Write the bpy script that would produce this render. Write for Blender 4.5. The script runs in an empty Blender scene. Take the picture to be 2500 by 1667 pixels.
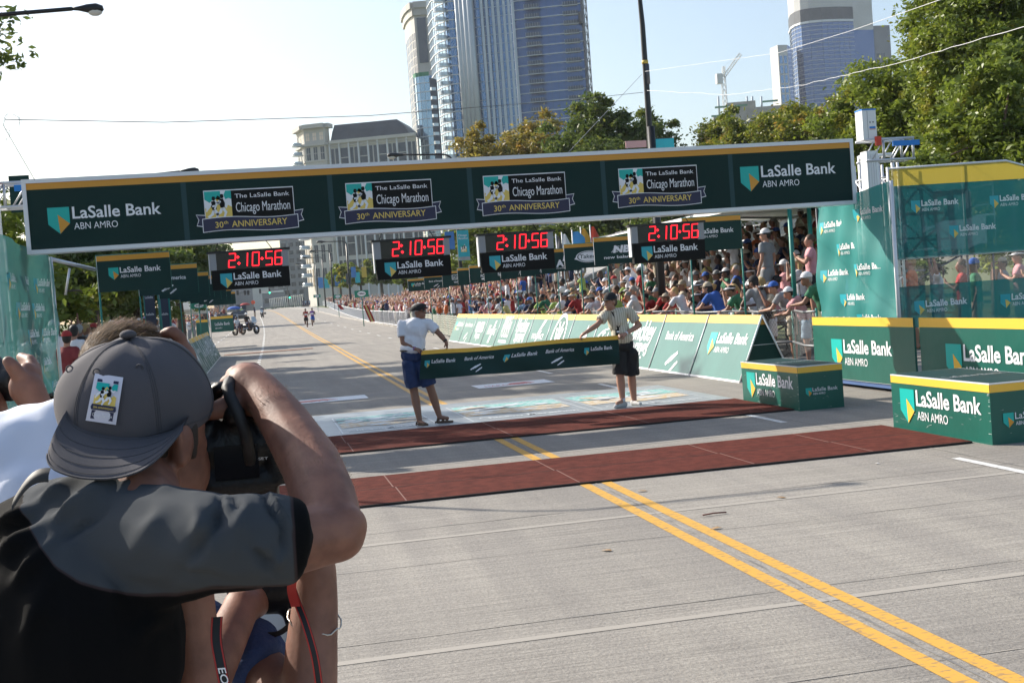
import bpy, math, random
import numpy as np
from mathutils import Vector, Matrix, Euler
R=math.radians
S=bpy.context.scene
COL=S.collection
# ------------------------------------------------------------------ camera
FPX=3000.; ROLL=math.atan(.073); BH=114.2; PIT=math.atan(BH/FPX); YAW=R(11.637)
CAM=np.array([0,0,1.75])
_eh=np.array([math.cos(ROLL),-math.sin(ROLL)]); _eu=np.array([-math.sin(ROLL),-math.cos(ROLL)])
_Rr=np.array([math.cos(YAW),-math.sin(YAW),0]); _Fh=np.array([math.sin(YAW),math.cos(YAW),0]); _Z=np.array([0,0,1.])
_F=math.cos(PIT)*_Fh-math.sin(PIT)*_Z; _U=math.sin(PIT)*_Fh+math.cos(PIT)*_Z
cam=bpy.data.cameras.new('camera'); camo=bpy.data.objects.new('camera',cam); COL.objects.link(camo)
cam.sensor_width=36; cam.lens=36*FPX/2500; cam.clip_end=6000; cam.clip_start=.05
# image right / up directions in world: right = cosr*R - sinr*U*(-1)...
_right=math.cos(ROLL)*_Rr-math.sin(ROLL)*_U
_up=math.sin(ROLL)*_Rr+math.cos(ROLL)*_U
m=Matrix(((_right[0],_up[0],-_F[0],0),(_right[1],_up[1],-_F[1],0),(_right[2],_up[2],-_F[2],1.75),(0,0,0,1)))
camo.matrix_world=m
S.camera=camo
# ------------------------------------------------------------------ sky, sun, exposure
SUNEL=R(32); SD=np.array([.703*math.cos(SUNEL),-.711*math.cos(SUNEL),-math.sin(SUNEL)])
W=bpy.data.worlds.new("World"); S.world=W; W.use_nodes=True
nt=W.node_tree; bg=nt.nodes['Background']; sky=nt.nodes.new('ShaderNodeTexSky'); sky.sky_type='NISHITA'
sky.sun_disc=False; sky.sun_elevation=SUNEL; sky.sun_rotation=math.atan2(-SD[0],-SD[1]); sky.dust_density=2.0; sky.air_density=1.1; sky.ozone_density=1.3
nt.links.new(sky.outputs[0],bg.inputs[0]); bg.inputs[1].default_value=.125
sl=bpy.data.lights.new('sun','SUN'); sl.energy=5.0; sl.angle=R(.5); sl.color=(1,.93,.82)
so=bpy.data.objects.new('sun',sl); COL.objects.link(so); so.rotation_euler=Vector(SD).to_track_quat('-Z','Y').to_euler()
S.view_settings.view_transform='Standard'; S.view_settings.look='None'; S.view_settings.exposure=.66; S.view_settings.gamma=1
S.render.engine='CYCLES'
# ------------------------------------------------------------------ pixel to place
def ray(x,y):
    p=np.array((x-1250,y-833.5)); return np.dot(p,_eh)*_Rr+np.dot(p,_eu)*_U+FPX*_F
def G(x,y,z=0.): d=ray(x,y); return CAM+d*(z-1.75)/d[2]
def PY(x,y,Y): d=ray(x,y); return CAM+d*Y/d[1]
def PX(x,y,X): d=ray(x,y); return CAM+d*X/d[0]
def PD(x,y,D): return CAM+ray(x,y)*D/FPX
def gz(Y):
    if Y<60: return 0.
    if Y<190: return 1.1*((Y-60)/130.)**2
    if Y<410: t=(Y-190)/220.; return 1.1+1.55*(t*2-t*t)
    return 2.65
def cx(Y): # sideways drift of the road lines
    return float(np.interp(Y,[0,20,45,60,95,127,166,192,250,420],[0,0,.28,.5,.85,1.05,1.1,1.,.6,-2]))
# ------------------------------------------------------------------ materials
MATS={}
def mat(name,col,rough=.7,metal=0,emit=0,noise=None,bump=None,spec=.5,trans=0,alpha=1,sheen=0):
    """noise=(scale,amount[,col2]) colour variation; bump=(scale,strength)"""
    if name in MATS: return MATS[name]
    m=bpy.data.materials.new(name); m.use_nodes=True; n=m.node_tree; b=n.nodes['Principled BSDF']
    c=(*col,1); b.inputs['Base Color'].default_value=c; b.inputs['Roughness'].default_value=rough
    b.inputs['Metallic'].default_value=metal; b.inputs['Specular IOR Level'].default_value=spec
    if emit: b.inputs['Emission Color'].default_value=c; b.inputs['Emission Strength'].default_value=emit
    if trans: b.inputs['Transmission Weight'].default_value=trans
    if alpha<1: b.inputs['Alpha'].default_value=alpha
    if sheen: b.inputs['Sheen Weight'].default_value=sheen
    if noise or bump: tc=n.nodes.new('ShaderNodeTexCoord')
    if noise:
        t=n.nodes.new('ShaderNodeTexNoise'); t.inputs['Scale'].default_value=noise[0]; t.inputs['Detail'].default_value=5
        n.links.new(tc.outputs['Object'],t.inputs['Vector'])
        mx=n.nodes.new('ShaderNodeMix'); mx.data_type='RGBA'
        c2=noise[2] if len(noise)>2 else tuple(v*(1-noise[1]) for v in col)
        r=n.nodes.new('ShaderNodeValToRGB'); r.color_ramp.elements[0].position=.38; r.color_ramp.elements[1].position=.64
        n.links.new(t.outputs[0],r.inputs[0]); n.links.new(r.outputs[0],mx.inputs[0])
        mx.inputs[6].default_value=c; mx.inputs[7].default_value=(*c2,1); n.links.new(mx.outputs[2],b.inputs['Base Color'])
    if bump:
        t=n.nodes.new('ShaderNodeTexNoise'); t.inputs['Scale'].default_value=bump[0]; t.inputs['Detail'].default_value=6
        n.links.new(tc.outputs['Object'],t.inputs['Vector'])
        bp=n.nodes.new('ShaderNodeBump'); bp.inputs['Strength'].default_value=bump[1]; bp.inputs['Distance'].default_value=.02
        n.links.new(t.outputs[0],bp.inputs['Height']); n.links.new(bp.outputs[0],b.inputs['Normal'])
    MATS[name]=m; return m
def M_(k): return MATS[k]
# ------------------------------------------------------------------ mesh builder
def frame(o,u,v=None):
    """matrix with origin o, x axis u, y axis v, z normal"""
    u=Vector(u); L=1
    v=Vector(v); n=u.normalized().cross(v.normalized())
    return Matrix(((u.x,v.x,n.x,o[0]),(u.y,v.y,n.y,o[1]),(u.z,v.z,n.z,o[2]),(0,0,0,1)))
def TS(x,y,sx=1,sy=None,z=0): 
    sy=sx if sy is None else sy
    return Matrix(((sx,0,0,x),(0,sy,0,y),(0,0,1,z),(0,0,0,1)))
_TXT={}
def text_geo(s,bold=0):
    k=(s,bold)
    if k not in _TXT:
        c=bpy.data.curves.new('t','FONT'); c.body=s; c.size=1; c.resolution_u=3; c.offset=bold
        o=bpy.data.objects.new('t',c); COL.objects.link(o); bpy.context.view_layer.update()
        me=bpy.data.meshes.new_from_object(o.evaluated_get(bpy.context.evaluated_depsgraph_get()))
        v=np.array([x.co[:] for x in me.vertices]).reshape(-1,3); f=[tuple(p.vertices) for p in me.polygons]
        bpy.data.objects.remove(o); bpy.data.meshes.remove(me)
        v[:,0]-=v[:,0].min(); v[:,0]/=v[:,0].max()
        # text height unit: capital height
        _TXT[k]=(v,f)
    return _TXT[k]
class MB:
    def __init__(s): s.v=[]; s.f=[]; s.m=[]; s.mats=[]; s.sm=[]; s.T=None
    def mi(s,m):
        m=MATS[m] if isinstance(m,str) else m
        if m not in s.mats: s.mats.append(m)
        return s.mats.index(m)
    def add(s,V,Fc,m,T=None,smooth=False):
        b=len(s.v); V=np.asarray(V,float)
        if T is None: T=s.T
        if T is not None:
            A=np.array(T); V=V@A[:3,:3].T+A[:3,3]
            flip=np.linalg.det(A[:3,:3])<0
        s.v.extend(map(tuple,V)); i=s.mi(m)
        for f in Fc: s.f.append(tuple(b+k for k in f)); s.m.append(i); s.sm.append(smooth)
        return s
    def box(s,a,b,m,T=None,bev=0):
        x0,y0,z0=[min(p,q) for p,q in zip(a,b)]; x1,y1,z1=[max(p,q) for p,q in zip(a,b)]
        V=[(x0,y0,z0),(x1,y0,z0),(x1,y1,z0),(x0,y1,z0),(x0,y0,z1),(x1,y0,z1),(x1,y1,z1),(x0,y1,z1)]
        return s.add(V,[(0,3,2,1),(4,5,6,7),(0,1,5,4),(1,2,6,5),(2,3,7,6),(3,0,4,7)],m,T)
    def quad(s,P,m,T=None): return s.add(P,[tuple(range(len(P)))],m,T)
    def poly(s,P,m,T=None,z=0): return s.add([(x,y,z) for x,y in P],[tuple(range(len(P)))],m,T)
    def prism(s,P,z0,z1,m,T=None):
        n=len(P); V=[(x,y,z0) for x,y in P]+[(x,y,z1) for x,y in P]
        return s.add(V,[tuple(range(n-1,-1,-1)),tuple(range(n,2*n))]+[(i,(i+1)%n,n+(i+1)%n,n+i) for i in range(n)],m,T)
    def rect(s,x0,y0,x1,y1,m,T=None,z=0): return s.poly([(x0,y0),(x1,y0),(x1,y1),(x0,y1)],m,T,z)
    def text(s,t,x,y,w,h,m,T=None,z=0,bold=.012,shear=0):
        """left x, baseline y, total width w, capital height h"""
        v,f=text_geo(t,bold); V=v.copy(); V[:,0]*=w; V[:,1]*=h/.729; V[:,0]+=V[:,1]*shear; V[:,0]+=x; V[:,1]+=y; V[:,2]=z
        return s.add(V,f,m,T)
    def tube(s,P,r,m,n=8,T=None,cap=True,smooth=True,el=None):
        """swept tube through P; r scalar or list"""
        P=[Vector(p) for p in P]; k=len(P); rr=[r]*k if np.isscalar(r) else r
        V=[];Fc=[]; prev=None
        for i,p in enumerate(P):
            t=(P[min(i+1,k-1)]-P[max(i-1,0)]).normalized()
            if prev is None:
                a=Vector((0,0,1)) if abs(t.z)<.9 else Vector((0,1,0)); u=t.cross(a).normalized()
            else:
                u=(prev-t*prev.dot(t)).normalized()
            prev=u; w=t.cross(u)
            for j in range(n):
                a=2*math.pi*(j+.5)/n; V.append(p+(u*math.cos(a)+w*math.sin(a))*rr[i])
        for i in range(k-1):
            for j in range(n): Fc.append((i*n+j,i*n+(j+1)%n,(i+1)*n+(j+1)%n,(i+1)*n+j))
        if cap: Fc.append(tuple(range(n-1,-1,-1))); Fc.append(tuple((k-1)*n+j for j in range(n)))
        return s.add(V,Fc,m,T,smooth)
    def ell(s,c,r,m,T=None,n=10,k=7,rot=None,smooth=True,phi0=0,phi1=math.pi):
        V=[];Fc=[]
        for i in range(k+1):
            ph=phi0+(phi1-phi0)*i/k
            for j in range(n):
                a=2*math.pi*j/n; p=Vector((math.sin(ph)*math.cos(a)*r[0],math.sin(ph)*math.sin(a)*r[1],math.cos(ph)*r[2]))
                if rot is not None: p=rot@p
                V.append(p+Vector(c))
        for i in range(k):
            for j in range(n): Fc.append((i*n+j,(i+1)*n+j,(i+1)*n+(j+1)%n,i*n+(j+1)%n))
        return s.add(V,Fc,m,T,smooth)
    def grid(s,fn,nu,nv,m,T=None,smooth=True):
        V=[fn(i/nu,j/nv) for j in range(nv+1) for i in range(nu+1)]
        return s.add(V,[(j*(nu+1)+i,j*(nu+1)+i+1,(j+1)*(nu+1)+i+1,(j+1)*(nu+1)+i) for j in range(nv) for i in range(nu)],m,T,smooth)
    def mesh(s,name):
        me=bpy.data.meshes.new(name); me.from_pydata(s.v,[],s.f)
        for m in s.mats: me.materials.append(m)
        me.polygons.foreach_set('material_index',s.m); me.polygons.foreach_set('use_smooth',s.sm); me.update(); return me
    def build(s,name,parent=None,**kw):
        o=bpy.data.objects.new(name,s.mesh(name)); COL.objects.link(o)
        if parent is not None: o.parent=parent
        if kw: tag(o,**kw)
        return o
def tag(o,label=None,cat=None,group=None,kind=None):
    if label: o['label']=label
    if cat: o['category']=cat
    if group: o['group']=group
    if kind: o['kind']=kind
    return o
def thing(name,label,cat,loc=(0,0,0),rz=0,group=None):
    o=bpy.data.objects.new(name,None); COL.objects.link(o); o.location=loc; o.rotation_euler=(0,0,rz); o.empty_display_size=.1
    return tag(o,label,cat,group)
def kids(o,_c={}): return [c for c in bpy.data.objects if c.parent==o]
def dup(o,loc=None,rz=None,label=None,group=None,scale=None,children=None):
    def cp(a,par):
        b=a.copy(); COL.objects.link(b)
        if par is not None: b.parent=par
        for ch in (children if (children is not None and a is o) else CH.get(a.name,[])): cp(ch,b)
        return b
    r=cp(o,None)
    if loc is not None: r.location=loc
    if rz is not None: r.rotation_euler=(0,0,rz)
    if scale: r.scale=scale if hasattr(scale,'__len__') else (scale,)*3
    if label: r['label']=label
    if group: r['group']=group
    return r
CH={}
def reg(o):
    """remember children so copies are quick"""
    for c in bpy.data.objects:
        if c.parent is not None: CH.setdefault(c.parent.name,[])
        if c.parent is not None and c not in CH[c.parent.name]: CH[c.parent.name].append(c)
    return o
# ------------------------------------------------------------------ organic bodies: union of capsules and ellipsoids, remeshed to one surface
def organic(prims,voxel,smooth=4,sub=0,fn=None):
    """prims: ('c',p0,r0,p1,r1) capsules, ('e',c,(rx,ry,rz),rot) -> (verts,faces)"""
    b=MB(); b.mats=[None]
    for p in prims:
        if p[0]=='k':
            _,p0,r0,p1,r1=p; p0=Vector(p0); p1=Vector(p1); t=(p1-p0).normalized(); N=16
            u=t.cross(Vector((0,0,1)) if abs(t.z)<.9 else Vector((0,1,0))).normalized(); w=t.cross(u); V=[]
            for i in range(4):
                q=p0+(p1-p0)*i/3; r_=r0+(r1-r0)*i/3
                for j in range(N): a=2*math.pi*j/N; V.append(q+(u*math.cos(a)+w*math.sin(a))*r_)
            F_=[(i*N+j,i*N+(j+1)%N,(i+1)*N+(j+1)%N,(i+1)*N+j) for i in range(3) for j in range(N)]+[tuple(range(N-1,-1,-1)),tuple(3*N+j for j in range(N))]
        elif p[0]=='c':
            _,p0,r0,p1,r1=p; p0=Vector(p0); p1=Vector(p1); t=(p1-p0); L=t.length; t=t.normalized() if L>1e-6 else Vector((0,0,1))
            N=12; pts=[];rr=[]
            for a in (88,60,30): pts.append(p0-t*r0*math.sin(R(a))); rr.append(r0*math.cos(R(a)))
            pts.append(p0); rr.append(r0); pts.append(p1); rr.append(r1)
            for a in (30,60,88): pts.append(p1+t*r1*math.sin(R(a))); rr.append(r1*math.cos(R(a)))
            u=t.cross(Vector((0,0,1)) if abs(t.z)<.9 else Vector((0,1,0))).normalized(); w=t.cross(u); V=[]
            for q,r_ in zip(pts,rr):
                for j in range(N):
                    a=2*math.pi*j/N; V.append(q+(u*math.cos(a)+w*math.sin(a))*r_)
            k=len(pts); F_=[(i*N+j,i*N+(j+1)%N,(i+1)*N+(j+1)%N,(i+1)*N+j) for i in range(k-1) for j in range(N)]
            F_+=[tuple(range(N-1,-1,-1)),tuple((k-1)*N+j for j in range(N))]
        else:
            _,c,r_,rot=(p+(None,))[:4]; N=16;K=10; V=[];F_=[]
            for i in range(1,K):
                ph=math.pi*i/K
                for j in range(N):
                    a=2*math.pi*j/N; q=Vector((math.sin(ph)*math.cos(a)*r_[0],math.sin(ph)*math.sin(a)*r_[1],math.cos(ph)*r_[2]))
                    V.append((rot@q if rot is not None else q)+Vector(c))
            for sg in (1,-1):
                q=Vector((0,0,sg*r_[2])); V.append((rot@q if rot is not None else q)+Vector(c))
            F_=[(i*N+j,(i+1)*N+j,(i+1)*N+(j+1)%N,i*N+(j+1)%N) for i in range(K-2) for j in range(N)]
            t0=(K-1)*N; F_+=[(t0,j,(j+1)%N) for j in range(N)]+[(t0+1,(K-2)*N+(j+1)%N,(K-2)*N+j) for j in range(N)]
        base=len(b.v); b.v.extend(tuple(q) for q in V); b.f.extend(tuple(base+i for i in f) for f in F_)
    me=bpy.data.meshes.new('o'); me.from_pydata(b.v,[],b.f); me.update()
    o=bpy.data.objects.new('o',me); COL.objects.link(o)
    md=o.modifiers.new('r','REMESH'); md.mode='VOXEL'; md.voxel_size=voxel; md.adaptivity=0
    if smooth: ms=o.modifiers.new('s','SMOOTH'); ms.factor=.5; ms.iterations=smooth
    bpy.context.view_layer.update()
    ev=bpy.data.meshes.new_from_object(o.evaluated_get(bpy.context.evaluated_depsgraph_get()))
    v=np.empty(len(ev.vertices)*3); ev.vertices.foreach_get('co',v); v=v.reshape(-1,3); f=[tuple(q.vertices) for q in ev.polygons]
    bpy.data.objects.remove(o); bpy.data.meshes.remove(me); bpy.data.meshes.remove(ev)
    return (fn(v) if fn else v),f
def rotm(yaw=0,pitch=0,roll=0): return (Matrix.Rotation(yaw,3,'Z')@Matrix.Rotation(pitch,3,'X')@Matrix.Rotation(roll,3,'Y'))
# ================================================================== materials list
G_=mat
mat('green',(.0045,.105,.078),.38,noise=(1.5,.12),bump=(2.2,.5)); mat('green_deep',(.002,.036,.031),.55,spec=.3,bump=(3,.5),noise=(2,.15))
mat('banner_green',(.002,.026,.022),.6,spec=.25,bump=(2.5,.5),noise=(1.2,.1)); mat('yellow',(.86,.50,.055),.4); mat('orange',(.66,.30,.028),.45)
mat('teal',(.0,.42,.37),.4); mat('teal_blue',(.02,.38,.45),.4); mat('white_print',(.82,.82,.84),.45); mat('black_print',(.006,.006,.006),.6,spec=.2)
mat('navy_print',(.018,.018,.06),.5); mat('gold_print',(.55,.38,.06),.5); mat('gold2',(.75,.55,.12),.5)
mat('metal',(.62,.63,.65),.42,.75,bump=(30,.05)); mat('alu',(.72,.73,.75),.5,.35); mat('steel_dark',(.10,.10,.11),.5,.5)
mat('pole_green',(.01,.19,.15),.45); mat('black_paint',(.012,.012,.013),.4); mat('black_plastic',(.010,.010,.011),.45,bump=(60,.1))
mat('grey_plastic',(.30,.31,.33),.5); mat('blue_strap',(.01,.20,.62),.5); mat('blue_base',(.06,.12,.28),.5); mat('red_strap',(.62,.05,.02),.5)
mat('led_red',(1,.016,.03),.5,emit=1.5); mat('led_field',(.006,.006,.006),.25)
mat('seam',(.006,.045,.05),.6); mat('scuff',(.35,.4,.38),.7)
mat('rubber_red',(.125,.030,.021),.95,noise=(9,.35),bump=(120,.5),spec=.15); mat('rubber_edge',(.02,.015,.013),.9); mat('chalk',(.20,.10,.08),.9)
mat('white_decal',(.72,.73,.75),.5); mat('decal_red',(.5,.12,.1),.5); mat('decal_grey',(.33,.36,.38),.35,noise=(3,.2))
mat('rust',(.28,.13,.08),.8)
def concrete():
    m=bpy.data.materials.new('concrete_road'); m.use_nodes=True; n=m.node_tree; N=n.nodes; L=n.links; b=N['Principled BSDF']; b.inputs['Roughness'].default_value=.85
    tc=N.new('ShaderNodeTexCoord')
    def noise(sc,det,scale=(1,1,1),rough=.55):
        mp=N.new('ShaderNodeMapping'); mp.inputs['Scale'].default_value=scale; L.new(tc.outputs['Object'],mp.inputs[0])
        t=N.new('ShaderNodeTexNoise'); t.inputs['Scale'].default_value=sc; t.inputs['Detail'].default_value=det; t.inputs['Roughness'].default_value=rough; L.new(mp.outputs[0],t.inputs[0]); return t.outputs[0]
    def ramp(s,p0,c0,p1,c1):
        r=N.new('ShaderNodeValToRGB'); e=r.color_ramp.elements; e[0].position=p0; e[0].color=(*c0,1); e[1].position=p1; e[1].color=(*c1,1); L.new(s,r.inputs[0]); return r.outputs[0]
    def mix(f,a,bb,mode='MIX'):
        x=N.new('ShaderNodeMix'); x.data_type='RGBA'; x.blend_type=mode
        if isinstance(f,float): x.inputs[0].default_value=f
        else: L.new(f,x.inputs[0])
        L.new(a,x.inputs[6]); L.new(bb,x.inputs[7]); return x.outputs[2]
    base=ramp(noise(.35,6),.3,(.268,.247,.220),.72,(.342,.316,.282))
    fine=ramp(noise(38,6),.32,(.76,.75,.74),.62,(1.05,1.05,1.04))
    streak=ramp(noise(1.,3,(.12,26,1)),.42,(.87,.87,.87),.56,(1.03,1.03,1.03))      # tining across the slab
    tine=ramp(noise(1.,2,(1.2,75,1)),.40,(.80,.80,.80),.55,(1.05,1.05,1.05))
    dirt=ramp(noise(1.3,4,(2.2,.12,1)),.40,(.86,.86,.87),.62,(1.04,1.04,1.03))        # wheel tracks
    c=mix(1.,base,fine,'MULTIPLY'); c=mix(.7,c,streak,'MULTIPLY'); c=mix(.8,c,tine,'MULTIPLY'); c=mix(.9,c,dirt,'MULTIPLY')
    blot=ramp(noise(5.,4),.66,(0,0,0),.72,(1,1,1)); dk=N.new('ShaderNodeRGB'); dk.outputs[0].default_value=(.17,.155,.14,1)
    bm=N.new('ShaderNodeMath'); bm.operation='MULTIPLY'; bm.inputs[1].default_value=.35; L.new(blot,bm.inputs[0])
    c=mix(bm.outputs[0],c,dk.outputs[0])
    L.new(c,b.inputs['Base Color'])
    bp=N.new('ShaderNodeBump'); bp.inputs['Strength'].default_value=.55; bp.inputs['Distance'].default_value=.01; L.new(noise(60,5),bp.inputs['Height']); L.new(bp.outputs[0],b.inputs['Normal'])
    MATS['concrete']=m
concrete()
def worn(name,col,col2,lo=.60,hi=.66,sc=(6,40,1)):
    m=bpy.data.materials.new(name); m.use_nodes=True; n=m.node_tree; N=n.nodes; L=n.links; b=N['Principled BSDF']; b.inputs['Roughness'].default_value=.6
    tc=N.new('ShaderNodeTexCoord'); mp=N.new('ShaderNodeMapping'); mp.inputs['Scale'].default_value=sc; L.new(tc.outputs['Object'],mp.inputs[0])
    t=N.new('ShaderNodeTexNoise'); t.inputs['Scale'].default_value=1.6; t.inputs['Detail'].default_value=6; L.new(mp.outputs[0],t.inputs[0])
    r=N.new('ShaderNodeValToRGB'); e=r.color_ramp.elements; e[0].position=lo; e[0].color=(*col,1); e[1].position=hi; e[1].color=(*col2,1); L.new(t.outputs[0],r.inputs[0])
    L.new(r.outputs[0],b.inputs['Base Color']); MATS[name]=m
worn('line_yellow',(.62,.34,.05),(.34,.21,.09),.54,.64,(9,22,1)); worn('line_white',(.66,.66,.64),(.36,.34,.31),.55,.62)
mat('grass',(.07,.11,.03),.9,noise=(.8,.4,(.13,.13,.05))); mat('joint',(.16,.155,.15),.85,noise=(3,.6,(.36,.33,.29))); mat('joint_light',(.335,.308,.27),.85)
mat('kerb',(.38,.36,.33),.85,noise=(4,.3)); mat('path_grey',(.30,.29,.27),.85,noise=(2,.25))
mat('green_glare',(.02,.15,.12),.30,noise=(1.5,.12),spec=.8,bump=(2,.4))  # glossy green for the slanted boards, with glare lightened into the base colour
# ================================================================== ground, road, markings
def strip(name,xs,ys,z,m,label=None,kind='structure',drift=True):
    b=MB(); V=[];F_=[]
    for Y in ys:
        for X in xs: V.append((X+(cx(Y) if drift else 0),Y,gz(Y)+z))
    n=len(xs)
    for j in range(len(ys)-1):
        for i in range(n-1): F_.append((j*n+i,j*n+i+1,(j+1)*n+i+1,(j+1)*n+i))
    b.add(V,F_,m,smooth=True); o=b.build(name); o['kind']=kind; return o
YS=[-20,0,10,20,30,45,60]+[60+8*i for i in range(1,45)]+[450,600,900,1500,3500]
strip('ground',[-900,-300,-60,-20,-6,9,20,60,300,1200],YS,-.14,'grass',drift=False)
strip('road',[-8.2,-4,0,3,6,8.9],[y for y in YS if y<=450],0,'concrete')
b=MB()
for X in (2.77-.135,2.77+.135): pass
def line_strip(b,X,w,Y0,Y1,z,m,step=4,jit=0):
    n=max(1,int((Y1-Y0)/step)); V=[];F_=[]
    for j in range(n+1):
        Y=Y0+(Y1-Y0)*j/n; q=random.uniform(-jit,jit)
        V+=[(X-w/2+cx(Y)+q,Y,gz(Y)+z),(X+w/2+cx(Y)+q,Y,gz(Y)+z)]
    b.add(V,[(2*j,2*j+1,2*j+3,2*j+2) for j in range(n)],m)
random.seed(4)
b=MB(); line_strip(b,2.765,.097,.6,330,.004,'line_yellow'); line_strip(b,2.965,.097,.6,330,.004,'line_yellow')
b.build('yellow_centre_line',kind='structure')
b=MB()
for y0,y1 in ((8.2,9.95),(13.6,15.1),(19.6,21.7),(25.6,27.2),(31.5,33),(37.5,39),(43.5,45),(49.5,51),(55.5,57),(61.5,63.2),(68,70),(75,77),(82,84),(90,92),(98,100.5),(107,110),(118,121),(130,133),(145,149),(162,166),(182,187)): line_strip(b,6.02,.09,y0,y1,.004,'line_white',1.5)
b.build('lane_dashes',kind='structure')
b=MB()
for y in np.arange(30,190,2.05): line_strip(b,-.30-.0008*(y-30),.11,y,y+.75+.004*y,.004,'line_white',.75)
for y in np.arange(60,130,5.5): line_strip(b,-3.3,.10,y,y+2.2,.004,'line_white',1.2)
b.build('lane_dots',kind='structure')
b=MB()
line_strip(b,2.865,.016,.6,120,.0035,'joint',.35,.004); line_strip(b,6.18,.014,4,120,.0035,'joint',.5,.006); line_strip(b,-.12,.02,15,200,.0035,'joint',.6,.006); line_strip(b,-3.1,.02,10,120,.0035,'joint',.6,.006)
for k,y in enumerate([3.4,4.9,6.35,8.1,9.4,13.2,18.2,22.6,27,31.5,36,41,46,51,57,63,70,78,88,100,115]):
    w=.012 if k%2 else .016
    V=[];n=60
    for i in range(n+1):
        x=-8.1+16.9*i/n; q=random.uniform(-.008,.008); V+=[(x,y+q,gz(y)+.003),(x,y+q+w*random.uniform(.3,1),gz(y)+.003)]
    b.add(V,[(2*i,2*i+2,2*i+3,2*i+1) for i in range(n)],'joint')
for y in (6.0,8.9,12.9):
    b.add([(-8,y,.0025),(8.8,y+.05,.0025),(8.8,y+.12,.0025),(-8,y+.07,.0025)],[(0,1,2,3)],'joint_light')
b.build('slab_joints',kind='structure')
# kerb, pavement
for nm,xa,xb,z,mt in (('kerb_right',8.9,9.05,.12,'kerb'),('pavement_right',9.05,12.5,.115,'path_grey'),('kerb_left',-8.35,-8.2,.12,'kerb'),('pavement_left',-13,-8.35,.115,'path_grey')):
    b=MB(); ys=[y for y in YS if y<=430]
    V=[];F_=[]
    for Y in ys:
        for (X,Z) in ((xa,-.14),(xa,z),(xb,z),(xb,-.14)): V.append((X+cx(Y),Y,gz(Y)+Z))
    for j in range(len(ys)-1):
        for i in range(3): F_.append((j*4+i,(j+1)*4+i,(j+1)*4+i+1,j*4+i+1))
    b.add(V,F_,mt); b.build(nm.split('_')[0],kind='structure')
# leaves and litter on the concrete
mat('dry_leaf',(.33,.2,.09),.8); mat('paper_bit',(.7,.68,.64),.8)
lf=MB(); rr=random.Random(9)
def leaf_bit(name,label,cat,x,y,s,m,grp,rz):
    b=MB(); b.add([(-s,-.25*s,0.004),(-.3*s,-.5*s,.01),(.4*s,-.35*s,.012),(s,.05*s,.006),(.4*s,.4*s,.014),(-.4*s,.35*s,.009)],[(0,1,5),(1,2,4,5),(2,3,4)],m)
    p=G(x,y); o=b.build(name,label=label,cat=cat,group=grp); o.location=(p[0],p[1],0.0); o.rotation_euler.z=rz
for x,y,s,m,l in ((1568,1200,.05,'dry_leaf','pale curled dry leaf on the concrete nearest the dark red mat'),(1905,1216,.05,'dry_leaf','brown dry leaf on the concrete left of the scrap of white paper'),(1725,1138,.06,'paper_bit','crumpled white paper scrap lying on the near dark red mat'),(1482,1345,.045,'dry_leaf','curled dry leaf beside the yellow lines in the middle of the slab'),(1748,1291,.05,'dry_leaf','dark curled leaf just below the fallen brown stick'),(1010,1196,.03,'paper_bit','tiny white paper scrap on the left of the near mat'),(2140,1133,.03,'paper_bit','small pale scrap right below the near mat')):
    leaf_bit('leaf' if m=='dry_leaf' else 'paper_scrap',l,'leaf' if m=='dry_leaf' else 'litter',x,y,s,m,'litter on the road',rr.uniform(0,6))
p=G(1716,1261); b=MB(); b.tube([(0,0,.008),(.09,.01,.012),(.19,.012,.008)],.006,mat('twig',(.12,.03,.02),.8),5); o=b.build('twig',label='short reddish brown stick lying on the pale concrete',cat='stick'); o.location=(p[0],p[1],.004)
# ================================================================== timing mats
def timing_mat(x0,x1,y0,y1,label,seams,mid=True,m='rubber_red'):
    t=thing('timing_mat',label,'timing mat',(0,0,0),group='timing mats on the road')
    b=MB(); b.box((x0,y0,.004),(x1,y1,.022),m)
    n=80
    b.box((x0,y0-.02,.004),(x1,y0-.001,.020),'rubber_edge')
    if mid: b.box((x0,(y0+y1)/2-.006,.0225),(x1,(y0+y1)/2+.006,.0235),'rubber_edge')
    for i,s_ in enumerate(seams):
        b.box((s_,y0,.0222),(s_+.012,(y0+y1)/2,.0232),'chalk'); b.box((s_-.02,(y0+y1)/2+.007,.0222),(s_-.008,y1,.0232),'chalk')
    b.build('mat_surface',t)
    return t
timing_mat(-2.2,6.64,10.68,12.42,'dark red rubber mat across the road, the nearest and widest strip',[-.6,1.15,2.72,4.4,5.6])
timing_mat(-2.2,6.66,14.72,16.72,'dark red rubber mat under the finish tape, second strip from the camera',[-.8,1.0,2.95,4.7],True)
t=timing_mat(-1.5,2.35,55.0,55.9,'thin rust brown timing strip far down the left lanes',[],False,'rust')
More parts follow.
